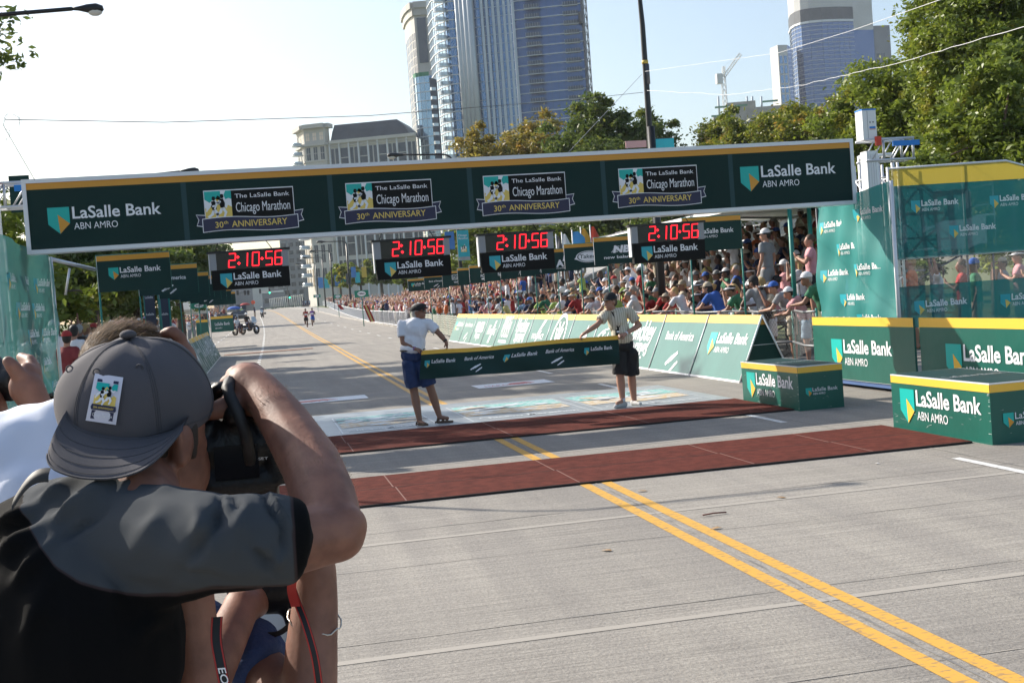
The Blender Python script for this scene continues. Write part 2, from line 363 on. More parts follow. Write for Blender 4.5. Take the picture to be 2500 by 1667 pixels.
# ================================================================== logos drawn as thin printed shapes
def shield(b,T,x,y,w,z,teal='teal',tri='orange'):
    """top-left x,y ; w width"""
    h=w*1.27
    b.poly([(x,y),(x,y-.80*w),(x+.52*w,y-h),(x+w,y-.78*w),(x+w,y)][::-1],teal,T,z)
    b.poly([(x+.46*w,y-.35*w),(x+.52*w,y-h+.001),(x+w*.985,y-.80*w)],tri,T,z+.0025)
def lasalle(b,T,x,y,w,z=.004,m='white_print',teal='teal',tri='orange',bold=.016):
    """x,y = top-left of the shield, w = whole width"""
    shield(b,T,x,y,.19*w,z,teal,tri)
    b.text('LaSalle Bank',x+.215*w,y-.108*w,.785*w,.112*w,m,T,z,bold)
    b.text('ABN AMRO',x+.222*w,y-.208*w,.385*w,.064*w,m,T,z,.0)
def boa(b,T,x,y,w,z=.004,m='white_print',below=True):
    b.text('Bank of America',x,y,w,.115*w,m,T,z,.012)
    q=w*.13; cxx=x+w*.5; cyy=y-(.27*w)
    for k in range(3):
        d=(k-1)*q*.62
        b.poly([(cxx-q*1.1+d*.9,cyy-.05*q+d*.35),(cxx-q*.75+d*.9,cyy-.3*q+d*.35),(cxx+q*.55+d*.9,cyy+.55*q+d*.35),(cxx+q*.2+d*.9,cyy+.8*q+d*.35)],m,T,z)
    for k in range(2):
        d=k*q*.4; b.poly([(cxx+q*.1+d,cyy-.95*q+d*.5),(cxx+q*.35+d,cyy-1.1*q+d*.5),(cxx+q*1.35+d,cyy-.3*q+d*.5),(cxx+q*1.1+d,cyy-.1*q+d*.5)],m,T,z)
def runner_art(b,T,x,y,w,h,z):
    """printed panel: sky, gold skyline, flag bands, two running figures"""
    b.rect(x,y,x+w,y+h,'white_print',T,z); z1=z+.0015; z2=z+.003; z3=z+.0045
    P=lambda pts:[(x+a*w,y+c*h) for a,c in pts]
    b.poly(P([(0,1),(.0,.72),(.18,.6),(.35,.74),(.6,.66),(.6,1)]),'teal',T,z1)
    b.poly(P([(.8,1),(.72,.85),(.78,.7),(.9,.74),(1,.7),(1,1)]),'teal',T,z1)
    b.poly(P([(0,0),(1,0),(1,.42),(.86,.5),(.8,.38),(.66,.5),(.6,.75),(.5,.85),(.42,.75),(.4,.45),(.25,.5),(.12,.35),(0,.42)]),'gold2',T,z1)
    for dx,sk in ((.05,0),(.36,.07)):
        m1='white_print' if dx<.2 else 'black_print'; m2='black_print'
        Q=lambda pts:[(x+(a*.85+dx)*w,y+(c+sk)*h) for a,c in pts]
        b.poly(Q([(.30,.82),(.25,.76),(.28,.68),(.36,.66),(.42,.72),(.40,.81)]),m2,T,z2)
        b.poly(Q([(.22,.64),(.38,.66),(.46,.5),(.44,.34),(.26,.34),(.2,.48)]),m2,T,z2)
        b.poly(Q([(.38,.64),(.55,.52),(.66,.62),(.62,.66),(.54,.60),(.42,.68)]),'white_print',T,z3)
        b.poly(Q([(.22,.62),(.05,.5),(-.04,.3),(.02,.28),(.12,.44),(.24,.52)]),'white_print',T,z3)
        b.poly(Q([(.42,.36),(.30,.32),(.42,.16),(.36,.02),(.44,.0),(.54,.18)]),'white_print',T,z3)
        b.poly(Q([(.26,.34),(.36,.3),(.30,.16),(.10,.06),(.02,.12),(.18,.2)]),'white_print',T,z3)
        b.poly(Q([(.26,.50),(.42,.52),(.40,.46),(.27,.44)]),m1,T,z3)
def marathon(b,T,x,y,w,z=.004):
    """x,y lower-left of picture box; w = box width"""
    h=.325*w; W_='white_print'
    b.rect(x-.008*w,y-.008*w,x+w+.008*w,y+h+.012*w,W_,T,z); b.rect(x+.30*w,y,x+w,y+h,'black_print',T,z+.002)
    runner_art(b,T,x,y,.30*w,h,z+.002)
    b.text('The LaSalle Bank',x+.34*w,y+.235*w,.62*w,.05*w,W_,T,z+.004,.004)
    b.text('Chicago Marathon',x+.345*w,y+.075*w,.615*w,.115*w,W_,T,z+.004,.0)
    for gr,mt,zz in ((.008,W_,z+.006),(0,'navy_print',z+.0075)):
        g=gr*w
        for sgn in (-1,1):
            X0=x+w/2+sgn*.60*w; X1=x+w/2+sgn*.505*w
            pts=[(X0+sgn*g,y-.055*w-g),(X0-sgn*.025*w+sgn*g,y+.005*w),(X0+sgn*g,y+.06*w+g),(X1,y+.05*w+g),(X1,y-.075*w-g)]
            b.poly(pts if sgn<0 else pts[::-1],mt,T,zz)
        n=16; top=[];bot=[]
        for i in range(n+1):
            s_=i/n; X=x-.035*w+1.07*w*s_; wv=.014*w*math.sin(2*math.pi*s_)-.01*w
            top.append((X,y+.018*w+wv+g)); bot.append((X,y-.125*w+wv-g))
        top[0]=(top[0][0]-g,top[0][1]); bot[0]=(bot[0][0]-g,bot[0][1]); top[-1]=(top[-1][0]+g,top[-1][1]); bot[-1]=(bot[-1][0]+g,bot[-1][1])
        b.poly(bot+top[::-1],mt,T,zz+.002)
    b.text('30',x+.10*w,y-.095*w,.09*w,.072*w,'gold2',T,z+.0115,.01); b.text('th',x+.195*w,y-.055*w,.05*w,.038*w,'gold2',T,z+.0115,.01)
    b.text('ANNIVERSARY',x+.285*w,y-.095*w,.63*w,.074*w,'gold2',T,z+.0115,.008)
# ================================================================== finish gantry
YB=17.3
t=thing('finish_gantry','long dark green sponsor banner on a silver truss spanning the finish line','finish gantry',(3.05,YB,0))
def L(o,p): return (p[0]-o.location[0],p[1]-o.location[1],p[2]-o.location[2])
x0,x1=-2.9-3.05,9.06-3.05; z0,z1=2.745,3.735
b=MB(); fr=.055
b.box((x0,-.02,z0),(x1,.30,z0+fr),'alu'); b.box((x0,-.02,z1-fr),(x1,.30,z1),'alu'); b.box((x0,-.018,z0+fr),(x0+fr,.298,z1-fr),'alu'); b.box((x1-fr,-.018,z0+fr),(x1,.298,z1-fr),'alu')
for i in range(25):
    xx=x0+fr+(x1-x0-2*fr)*i/24; b.tube([(xx,.28,z0+.06),(min(xx+.25,x1-fr),.28,z1-.06)],.015,'alu',6)
b.build('truss_frame',t)
b=MB(); T=frame((x0+fr,0,z0+fr),(1,0,0),(0,0,1)); bw=x1-x0-2*fr; bh=z1-z0-2*fr
b.box((0,0,-.02),(bw,bh,0),'banner_green',T); b.rect(0,bh-.085,bw,bh,'orange',T,.002)
for k in range(1,6): b.rect(bw*(k+.02)/6-.035,0,bw*(k+.02)/6+.035,bh-.088,'seam',T,.0022)
lasalle(b,T,.24,.545,1.46)
lasalle(b,T,10.06,.595,1.54)
for k,xx in enumerate((2.28,4.21,6.165,8.18)): marathon(b,T,xx,.262,1.19)
b.build('banner',t)
def mast(x,label):
    t=thing('hoist_tower',label,'hoist tower',(x,YB+.25,0),group='hoist towers carrying the gantry')
    b=MB(); b.box((-.09,-.10,0),(.10,.10,3.55),'alu')
    for q in (-.06,-.02,.02,.06): b.box((q-.005,-.108,0),(q+.005,-.101,3.5),'metal')
    b.build('mast',t)
    b=MB(); b.box((-.13,-.11,3.72),(.10,.11,4.17),mat('white_paint',(.78,.78,.78),.4)); b.box((-.135,-.115,4.171),(.105,.115,4.192),'blue_strap'); b.box((-.02,-.114,3.89),(.08,-.111,3.92),'blue_strap'); b.box((-.02,-.114,3.875),(.08,-.111,3.883),'red_strap'); b.box((-.01,-.114,3.97),(.0,-.111,4.0),'black_print'); b.box((.03,-.114,3.98),(.06,-.111,3.992),'black_print'); b.box((-.05,-.114,3.73),(-.044,-.111,4.16),'grey_plastic')
    b.build('hoist_head',t)
    b=MB()
    for zz in (3.40,3.72):
        for yy in (-.1,.2): b.tube([(-.1,yy,zz),(.72,yy,zz)],.022,'metal',8)
    for xx in (.2,.5,.7):
        for yy in (-.1,.2): b.tube([(xx-.2,yy,3.41),(xx,yy,3.71)],.012,'metal',6)
        b.tube([(xx,-.1,3.4),(xx,.2,3.4)],.014,'metal',6); b.tube([(xx,-.1,3.41),(xx,-.1,3.72)],.02,'metal',6)
    b.build('arm_truss',t)
    b=MB(); b.box((-.12,-.16,3.58),(.14,-.11,3.66),'blue_strap',Matrix.Rotation(R(-12),4,'Y')@Matrix.Translation((-.72,0,0.04))); b.box((.05,-.165,3.62),(.14,-.12,3.76),'red_strap'); b.box((.34,-.165,3.60),(.78,-.12,3.68),'blue_strap'); b.build('ratchet_strap',t)
    return t
mast(9.45,'silver hoist tower, white motor head and blue straps, right end of the banner')
mast(-3.35,'silver hoist tower behind the left end of the banner, cut by the picture edge')
# ================================================================== clocks
SEG={'2':'abged','1':'bc','0':'abcdef','5':'afgcd','6':'afgedc'}
def clock(xa,xb,zt,zb,label):
    t=thing('race_clock',label,'race clock',((xa+xb)/2,17.42,0),group='red digital race clocks under the banner')
    w=xb-xa; h=zt-zb
    b=MB(); T=frame((-w/2,0,zb),(1,0,0),(0,0,1))
    b.box((-.03,h-.03,-.16),(w+.03,h,.012),'black_plastic',T)
    b.box((0,h*.52,-.15),(w*.085,h-.03,0),'grey_plastic',T); b.box((w*.915,h*.52,-.15),(w,h-.03,0),'grey_plastic',T); b.box((w*.085,h*.52,-.15),(w*.915,h-.03,-.006),'led_field',T)
    b.tube([(.08*w,h,-.05),(.14*w,h+.16,.0)],.006,'black_plastic',5,T); b.tube([(.8*w,h,-.05),(.72*w,h+.13,.0)],.006,'black_plastic',5,T)
    b.box((-.012,.10,-.15),(-.001,h*.95,-.02),'alu',T)
    b.build('housing',t)
    b=MB(); dh=h*.345; dw=w*.082; y0=h*.575; sl=.10
    def seg(px,a):
        P={'a':((0,2),(1,2)),'b':((1,2),(1,1)),'c':((1,1),(1,0)),'d':((0,0),(1,0)),'e':((0,1),(0,0)),'f':((0,2),(0,1)),'g':((0,1),(1,1))}[a]
        (xa_,ya),(xb_,yb)=P
        mx=(xa_+xb_)/2; my=(ya+yb)/2
        X0=px+xa_*dw+(ya*dh/2)*sl; X1=px+xb_*dw+(yb*dh/2)*sl; Y0=y0+ya*dh/2; Y1=y0+yb*dh/2
        b.tube([(X0,Y0,-.004),(X1,Y1,-.004)],.0105,'led_red',4,T)
    for ch,px in (('2',.235),('1',.47),('0',.535),('5',.705),('6',.825)):
        if ch=='1': 
            seg(w*(.47)-dw,'b'); seg(w*.47-dw,'c')
        else:
            for a in SEG[ch]: seg(px*w,a)
    for px,py in ((.368,.25),(.36,.72),(.665,.5)):
        X=px*w; Y=y0+py*dh; b.poly([(X-.024,Y),(X,Y-.024),(X+.024,Y),(X,Y+.024)],'led_red',T,.0)
    b.build('led_display',t)
    b=MB(); b.box((0.015,0,-.10),(w*1.0,h*.515,.004),'black_print',T); lasalle(b,T,w*.12,h*.42,w*.78,.007,teal='teal_blue',tri='gold2')
    b.build('name_board',t)
clock(-.57,.50,2.635,2.10,'red digital clock under the banner, farthest left above the empty lanes')
clock(1.70,2.78,2.655,2.09,'red digital clock above the man in the white polo shirt')
clock(3.21,4.31,2.65,2.085,'red digital clock between the two men, third from the left')
clock(5.50,6.63,2.645,2.07,'rightmost red digital clock, hanging in front of the grandstand')
# ================================================================== road decals
mat('art_teal',(.08,.42,.36),.5,noise=(14,.5,(.55,.6,.6))); mat('art_gold',(.55,.38,.16),.5,noise=(14,.5,(.6,.6,.58))); mat('art_white',(.62,.66,.68),.5)
def decal_thing(name,label,cat,build,group): 
    b=MB(); build(b); return b.build(name,label=label,cat=cat,group=group)
def floor_logo(b,x,y,w,h):
    T=frame((x,y,.009),(1,0,0),(0,1,0)); 
    for (a,c,d,e) in ((0,0,w,.03),(0,h-.03,w,h),(0,.031,.02,h-.031),(w-.02,.031,w,h-.031)): b.rect(a,c,d,e,'art_white',T,.001)
    b.rect(.05,h*.62,w*.98,h*.95,'art_teal',T,.001)
    b.poly([(.05,h*.3),(w*.3,h*.34),(w*.5,h*.28),(w*.95,h*.36),(w*.95,h*.6),(.05,h*.58)],'art_gold',T,.002)
    r=random.Random(int(x*10))
    for k in range(16):
        cx_=w*(.1+.8*r.random()); cy_=h*(.34+.5*r.random()); a=r.uniform(.1,.28)
        b.poly([(cx_-a,cy_-.05),(cx_,cy_-.12),(cx_+a,cy_+.02),(cx_+a*.3,cy_+.12),(cx_-a*.6,cy_+.08)],r.choice(['art_white','art_white','art_gold','steel_dark']),T,.003+.0002*k)
    b.text('THE LASALLE BANK',w*.1,h*.96-.02,w*.8,.10,'art_white',T,.004,.0)
    b.text('Chicago Marathon',w*.08,h*.08,w*.84,.2,'art_white',T,.004,.02)
decal_thing('road_decal','pale silver logo strip stuck on the road along the far edge of the second mat','road decal',lambda b:(b.rect(-2.2,16.76,6.7,20.3,'decal_grey',frame((0,0,.006),(1,0,0),(0,1,0))),floor_logo(b,1.03,17.0,1.35,2.5),floor_logo(b,2.86,17.0,1.75,2.6),floor_logo(b,4.75,17.0,1.75,2.6),floor_logo(b,-.95,17.0,1.5,2.6)),None)
def white_strip(x0,x1,y,label):
    def f(b):
        T=frame((x0,y,.006),(1,0,0),(0,1,0)); w=x1-x0; b.rect(0,0,w,.95,'white_decal',T)
        b.poly([(.4*w,.3),(.55*w,.2),(.8*w,.4),(.7*w,.75),(.5*w,.7)],'decal_red',T,.001); b.text('MARATHON',.12*w,.2,.6*w,.3,'decal_red',T,.0015,0)
    decal_thing('white_decal',label,'road decal',f,'white strips on the road')
white_strip(-.7,1.95,23.2,'white printed strip on the road left of the man in the white polo')
white_strip(4.05,5.55,23.1,'white printed strip on the road behind the finish tape')
# ================================================================== green boxes
def logo_box(x,y,w,d,h,rz,label,scuffs):
    t=thing('display_box',label,'display box',(x,y,0),rz,'green sponsor boxes at the mat ends')
    b=MB(); b.box((0,0,.0),(w,d,h-.012),'green'); b.box((-.004,-.004,h-.012),(w+.004,d+.004,h),'alu')
    for T,ww in ((frame((0,d,0),(0,-1,0),(0,0,1)),d),(frame((0,0,0),(1,0,0),(0,0,1)),w)):
        b.rect(0,h-.088,ww,h-.013,'yellow',T,.003)
    r=random.Random(scuffs)
    T=frame((0,d,0),(0,-1,0),(0,0,1))
    for k in range(26):
        a=r.uniform(.02,d-.1); c=r.uniform(.01,h*.75); q=r.uniform(.02,.12); e=r.uniform(-.02,.02)
        b.poly([(a,c),(a+q,c+e),(a+q*.9,c+e+.0035),(a,c+.002)],'scuff',T,.0035)
    for k in range(9):
        c=r.uniform(.02,h-.1); b.rect(d-.03*r.random()-.02,c,d-.002,c+.006,'scuff',T,.0035)
    T2=frame((0,0,0),(1,0,0),(0,0,1))
    for k in range(8):
        a=r.uniform(.02,w-.1); c=r.uniform(.01,h*.75); q=r.uniform(.01,.05); b.poly([(a,c),(a+q,c+.004),(a+q,c+.008)],'scuff',T2,.0035)
    lasalle(b,T,d*.10,h*.76,d*.82,.006,bold=.02,tri='yellow')
    lasalle(b,T2,w*.15,h*.50,w*.72,.006,bold=.004)
    T3=frame((0,0,h),(1,0,0),(0,1,0)); b.rect(.02,.02,w-.02,d-.02,'green_deep',T3,.002); b.text('LaSalle Bank',.1*w,.45*d,.8*w,.16,'decal_grey',T3,.004)
    b.build('box_body',t); return t
logo_box(6.68,14.58,.62,1.78,.57,R(1),'scuffed green sponsor box at the right end of the far mat, head shadow on it',3)
logo_box(6.70,10.42,.82,1.84,.585,R(0),'green sponsor box nearest the camera at the right end of the near mat',8)
# ================================================================== upright boards along the kerb
def kerb_board(y0,y1,x,label):
    t=thing('sponsor_board',label,'sponsor board',(x,y1,0),0,'upright sponsor boards beside the gantry tower')
    b=MB(); w=y1-y0; T=frame((0,0,.12),(0,-1,0),(0,0,1)); h=.93
    b.box((0,0,-.03),(w,h,0),'green',T); b.rect(0,h-.125,w,h,'yellow',T,.003); b.box((-.004,-.004,-.028),(w+.004,-.001,.003),'alu',T)
    lasalle(b,T,.62,.60,w*.60,.006,bold=.022,tri='yellow'); b.build('panel',t)
    b=MB(); b.box((.02,-w+.05,.05),(.3,-.05,.11),'blue_base'); b.box((.05,-.4,0),(.12,-.3,.05),'black_plastic'); b.box((.05,-w+.3,0),(.12,-w+.4,.05),'black_plastic'); b.build('wheeled_base',t)
kerb_board(14.98,18.02,8.56,'upright green board on a blue base right behind the smaller box')
kerb_board(11.8,14.90,8.60,'upright green board behind the nearest green box, half in shadow')
# ================================================================== A-frame boards, right row and left row
def aframe(yn,yf,kind,label,xb=7.82,xt=8.30,xk=8.78,zt=1.10,group='A-frame sponsor boards along the right lane',end=False,left=False):
    w=yf-yn; t=thing('barrier_board',label,'sponsor board',(xb,yn,0),0,group)
    b=MB(); L_=math.hypot(xt-xb,zt)
    # face looks toward the road: local x runs toward the camera when on the right side
    if not left: T=frame((0,w,.0),(0,-1,0),((xt-xb)/L_,0,zt/L_))
    else: T=frame((0,0,.0),(0,1,0),((xt-xb)/L_,0,zt/L_))
    b.box((.012,.03,-.012),(w-.012,L_,0),'green_glare' if not left else 'green',T); b.rect(.012,L_-.155,w-.012,L_,'yellow',T,.003)
    b.box((0,-.01,-.03),(w,.029,.004),'alu',T)
    W_='white_print'
    if kind=='lasalle': lasalle(b,T,.16*w,.72*L_,.74*w,.006,bold=.022,tri='yellow')
    elif kind=='boa': boa(b,T,.16*w,.56*L_,.66*w,.006)
    elif kind=='oval':
        n=28
        for q,mm,zz in ((1,W_,.006),(.9,'green',.0075)): b.poly([(.5*w+.42*w*q*math.cos(6.2832*i/n),.42*L_+.15*w*q*math.sin(6.2832*i/n)) for i in range(n)],mm,T,zz)
        b.text('Takeda',.22*w,.38*L_,.56*w,.13*w,W_,T,.009,.01,.15)
    elif kind=='AA':
        b.text('A',.35*w,.22*L_,.3*w,.36*L_,W_,T,.006,.05); b.poly([(.58*w,.5*L_),(.66*w,.78*L_),(.7*w,.5*L_),(.62*w,.38*L_)],W_,T,.008); b.text('American Airlines',.22*w,.1*L_,.56*w,.06*L_,W_,T,.006)
    elif kind=='VW':
        n=32
        for q,mm,zz in ((1,W_,.006),(.86,'green',.0075)): b.poly([(.5*w+.30*w*q*math.cos(6.2832*i/n),.42*L_+.30*w*q*math.sin(6.2832*i/n)) for i in range(n)],mm,T,zz)
        b.text('V',.38*w,.43*L_,.24*w,.2*w,W_,T,.009,.03); b.text('W',.33*w,.27*L_,.34*w,.2*w,W_,T,.009,.03)
    elif kind=='endurance':
        b.poly([(.36*w,.12*L_),(.52*w,.5*L_),(.44*w,.5*L_),(.62*w,.86*L_),(.74*w,.86*L_),(.56*w,.58*L_),(.64*w,.58*L_)],W_,T,.006); b.text('ENDURANCE',.2*w,.36*L_,.6*w,.07*w,W_,T,.008)
    elif kind=='springs':
        b.text('Hinckley',.16*w,.52*L_,.68*w,.19*w,W_,T,.006,.02); b.text('Springs',.22*w,.24*L_,.56*w,.17*w,W_,T,.006,.02)
    elif kind=='foods':
        b.text('WHOLE',.24*w,.56*L_,.52*w,.2*w,W_,T,.006,.01); b.text('FOODS',.24*w,.32*L_,.52*w,.2*w,W_,T,.006,.01); b.rect(.24*w,.16*L_,.76*w,.24*L_,W_,T,.006); b.poly([(.47*w,.76*L_),(.5*w,.88*L_),(.53*w,.76*L_)],W_,T,.006)
    elif kind=='script':
        b.text('Illinois',.2*w,.36*L_,.6*w,.16*w,W_,T,.006,0,.3); b.poly([(.45*w,.1*L_),(.62*w,.8*L_),(.7*w,.8*L_),(.56*w,.12*L_)],W_,T,.006)
    elif kind=='news':
        b.rect(.2*w,.42*L_,.8*w,.74*L_,W_,T,.006); b.text('Sun-Times',.23*w,.50*L_,.54*w,.13*w,'green',T,.008); b.text('Pepsi',.3*w,.2*L_,.4*w,.12*w,W_,T,.006)
    b.build('front_panel',t)
    b=MB(); s=1 if not left else -1
    if not left: T=frame((xk-xb,0,0),(0,1,0),((xt-xk)/L_,0,zt/L_))
    else: T=frame((xk-xb,w,0),(0,-1,0),((xt-xk)/L_,0,zt/L_))
    b.box((.012,.03,-.012),(w-.012,L_-.01,0),'green_deep',T); b.rect(.012,L_-.155,w-.012,L_-.012,'yellow',T,.003)
    b.build('back_panel',t)
    b=MB()
    for yy in ((.03,) if not end else (.012,)):
        b.tube([(0,yy,0),(xt-xb,yy,zt)],.016,'alu',6); b.tube([(xk-xb,yy,0),(xt-xb,yy,zt)],.016,'alu',6)
    b.tube([((xt-xb)*.55,.03,zt*.55),((xk-xb)-(xk-xt)*.55,.03,zt*.55)],.005,'alu',5)
    b.build('edge_frame',t)
    if end:  # closing triangle
        b=MB(); b.add([(.02,.05,.0),(xk-xb-.02,.05,.0),(xt-xb,.05,zt-.02)],[(0,1,2)],'green_deep'); b.add([(xt-xb-.075,.047,zt-.16),(xt-xb+.075,.047,zt-.16),(xt-xb,.047,zt-.02)],[(0,1,2)],'orange'); b.build('end_panel',t)
kinds=['lasalle','boa','springs','oval','AA','VW','endurance','springs','foods','script','news','boa','lasalle']
desc=['slanted green bank board at the near end of the right row, beside the smaller box','slanted board with a thin white name and striped mark behind the striped shirt','slanted board hidden behind the legs of the man in the striped shirt','slanted board with a white oval name, partly behind the finish tape and striped shirt','slanted board with a tall white letter A above the finish tape','slanted board with a white ring emblem above the middle of the tape','slanted board with a white lightning bolt behind the tape','slanted board with a big two-line script name left of the bolt board','slanted board with two stacked rows of white capitals','slanted board with white script lettering','slanted board with a white framed newspaper name','second-last slanted board of the right row, small white name on it','farthest slanted board of the right row, next to the striped fence']
for k,(kd,ds) in enumerate(zip(kinds,desc)):
    y0=19.35+2.44*k; aframe(y0,y0+2.43,kd,ds,end=(k==0))
for k in range(8):
    y1=54.5-2.44*k
    aframe(y1-2.43,y1,['news','foods','springs','script','endurance','boa','VW','lasalle'][k],['farthest','second farthest','third farthest','fourth farthest','fifth farthest','sixth farthest','seventh farthest','eighth farthest'][k]+' grey green slanted board of the left row, in its own shade',xb=-1.62,xt=-2.10,xk=-2.60,group='A-frame sponsor boards along the left lane',left=True)
for k in range(6):
    y1=34.9-2.44*k; aframe(y1-2.43,y1,['foods','lasalle','boa','springs','VW','lasalle'][k],'slanted board of the left row behind the photographers, number %s from the camera'%['six','five','four','three','two','one'][k],xb=-2.35-.1*k,xt=-2.85-.1*k,xk=-3.3-.1*k,group='A-frame sponsor boards along the left lane',left=True)
# ================================================================== overhead signs on poles
def pole_sign(xl,xr,y,z0,z1,kind,label,side,group):
    t=thing('pole_sign',label,'pole sign',(xr if side>0 else xl,y,0),0,group)
    w=xr-xl; X=-w if side>0 else 0
    b=MB(); b.tube([(0,0.03,0),(0,0.03,z1+.02)],.017,'pole_green',7); b.tube([(X if side>0 else 0,.03,z1+.005),(0 if side>0 else w,.03,z1+.005)],.012,'pole_green',6); b.tube([(0,.03,z1-.16),(-side*.16,.03,z1)],.012,'pole_green',5)
    b.build('pole',t)
    b=MB(); T=frame((X,0,z0),(1,0,0),(0,0,1)); h=z1-z0
    b.box((0,0,-.012),(w,h,0),'green_deep',T); b.rect(0,h-.085,w,h,'orange',T,.003); b.box((-.006,0,-.01),(-.001,h,.004),'alu',T); b.box((w+.001,0,-.01),(w+.005,h,.004),'pole_green',T)
    W_='white_print'
    if kind=='lasalle': lasalle(b,T,.15*w,.66*h,.72*w,.005)
    elif kind=='nb':
        b.text('NB',.40*w,.42*h,.36*w,.26*h,W_,T,.005,.05,.2)
        for q in range(5): b.rect(.36*w+.02*w*q,.43*h+.05*h*q,.50*w+.012*q,.452*h+.05*h*q,W_,T,.0055)
        b.text('new balance',.2*w,.2*h,.68*w,.11*h,W_,T,.005,.02)
    elif kind=='oval':
        n=28
        for q,mm,zz in ((1,W_,.005),(.9,'green_deep',.0065),(.82,W_,.008)): b.poly([(.56*w+.30*w*q*math.cos(6.2832*i/n),.46*h+.24*h*q*math.sin(6.2832*i/n)) for i in range(n)],mm,T,zz)
        b.text('Takeda',.34*w,.40*h,.44*w,.16*h,'green_deep',T,.0095,.01,.15); b.poly([(.22*w,.38*h),(.34*w,.62*h),(.34*w,.32*h)],W_,T,.0045)
    elif kind=='AA': b.text('A',.38*w,.22*h,.2*w,.3*h,W_,T,.005,.05); b.text('A',.60*w,.22*h,.2*w,.3*h,W_,T,.005,.05); b.poly([(.55*w,.45*h),(.6*w,.75*h),(.65*w,.45*h)],W_,T,.007); b.text('AmericanAirlines',.38*w,.12*h,.42*w,.06*h,W_,T,.005)
    elif kind=='bolt': b.poly([(.50*w,.1*h),(.60*w,.45*h),(.55*w,.45*h),(.68*w,.8*h),(.60*w,.5*h),(.65*w,.5*h)],W_,T,.005)
    elif kind=='springs': b.text('Hinckley',.38*w,.50*h,.42*w,.16*h,W_,T,.005); b.text('Springs',.42*w,.24*h,.36*w,.16*h,W_,T,.005)
    elif kind=='foods': b.text('WHOLE',.36*w,.50*h,.36*w,.17*h,W_,T,.005); b.text('FOODS',.36*w,.28*h,.36*w,.17*h,W_,T,.005); b.rect(.38*w,.14*h,.70*w,.22*h,W_,T,.005)
    elif kind=='em': b.text('Emo',.5*w,.36*h,.22*w,.16*h,W_,T,.005,.02,.2)
    elif kind=='ch': b.rect(.36*w,.42*h,.66*w,.74*h,W_,T,.005); b.rect(.38*w,.45*h,.64*w,.71*h,'green_deep',T,.0065); b.text('(C)h',.40*w,.5*h,.22*w,.15*h,W_,T,.008); b.text('Wh',.42*w,.18*h,.22*w,.14*h,W_,T,.005)
    elif kind=='boa': boa(b,T,.2*w,.5*h,.6*w,.005)
    elif kind=='arrow': b.poly([(.4*w,.3*h),(.43*w,.3*h),(.6*w,.5*h),(.43*w,.7*h),(.4*w,.7*h),(.57*w,.5*h)],W_,T,.005)
    b.build('sign_panel',t)
RS=[(20.75,'lasalle','green pole sign in front of the grandstand, behind the rightmost clock'),(23.4,'lasalle','green pole sign hidden behind the rightmost clock'),(26.6,'nb','green pole sign with slanted white initials NB'),(29.3,'oval','green pole sign with a white oval, left of the new balance sign'),(31.9,'AA','green pole sign with white letter A right of the third clock'),(34.5,'bolt','green pole sign behind the bottom of the third clock, white bolt on it'),(37.4,'bolt','green pole sign half under the third clock, right of the two-line name sign'),(40.2,'springs','green pole sign with a two-line white name below the third clock'),(43.0,'foods','green pole sign with stacked white capitals left of the third clock'),(45.6,'em','green pole sign with a short white slanted name'),(49.5,'ch','green pole sign with a small white frame on it'),(55,'boa','green pole sign with one short line of small white letters'),(61,'lasalle','farthest small green pole sign of the right row')]
for y,k,l in RS: pole_sign(7.5,8.6,y,2.27,2.87,k,l,1,'green signs on poles, right side')
for y in (23.4,): pass
LS=[(21.0,'lasalle','large green pole sign beside the left tree, nearest of the left row'),(26.2,'boa','green pole sign half behind the nearest one on the left'),(31.5,'arrow','third green pole sign on the left, white chevron on it'),(34.5,'lasalle','fourth green pole sign on the left'),(40,'foods','fifth green pole sign on the left'),(46,'boa','sixth green pole sign on the left'),(53,'lasalle','seventh green pole sign on the left'),(61,'arrow','farthest green pole sign of the left row, beside the left clock')]
for k,(y,kd,l) in enumerate(LS): 
    xl=-2.47 if k==0 else -2.3-.0*k; pole_sign(xl,xl+1.15+.006*(y-21),y,2.27,2.86,kd,l,-1,'green signs on poles, left side')
# ================================================================== buildings
mat('stone',(.52,.50,.46),.8,noise=(.12,.12)); mat('stone_dark',(.30,.31,.33),.8); mat('slate',(.055,.065,.08),.6,noise=(.3,.25))
mat('glass_blue',(.10,.19,.33),.12,.75); mat('glass_navy',(.055,.115,.26),.2,.5); mat('glass_light',(.30,.42,.52),.14,.8); mat('glass_dark',(.045,.06,.08),.15,.4); mat('slab_white',(.66,.68,.70),.6); mat('slab_grey',(.42,.46,.50),.6)
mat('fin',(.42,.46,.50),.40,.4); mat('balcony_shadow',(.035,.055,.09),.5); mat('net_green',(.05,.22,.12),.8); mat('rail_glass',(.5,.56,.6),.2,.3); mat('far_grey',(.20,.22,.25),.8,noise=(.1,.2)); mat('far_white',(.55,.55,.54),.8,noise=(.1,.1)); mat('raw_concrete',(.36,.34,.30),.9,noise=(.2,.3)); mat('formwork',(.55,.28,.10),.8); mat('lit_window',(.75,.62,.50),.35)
def XY(x,D,y=300): p=PD(x,y,D); return (p[0],p[1])
def nrm(p,q):
    dx,dy=q[0]-p[0],q[1]-p[1]; l=math.hypot(dx,dy); return dx/l,dy/l,dy/l,-dx/l,l
def vbox(b,p,q,z0,z1,out,m,back=0.):
    """wall-aligned box between plan points, standing proud by out"""
    ux,uy,nx,ny,l=nrm(p,q); T=Matrix(((ux,-nx,0,p[0]),(uy,-ny,0,p[1]),(0,0,1,0),(0,0,0,1))); b.box((0,-out,z0),(l,back,z1),m,T)
def along(p,q,t): return (p[0]+(q[0]-p[0])*t,p[1]+(q[1]-p[1])*t)
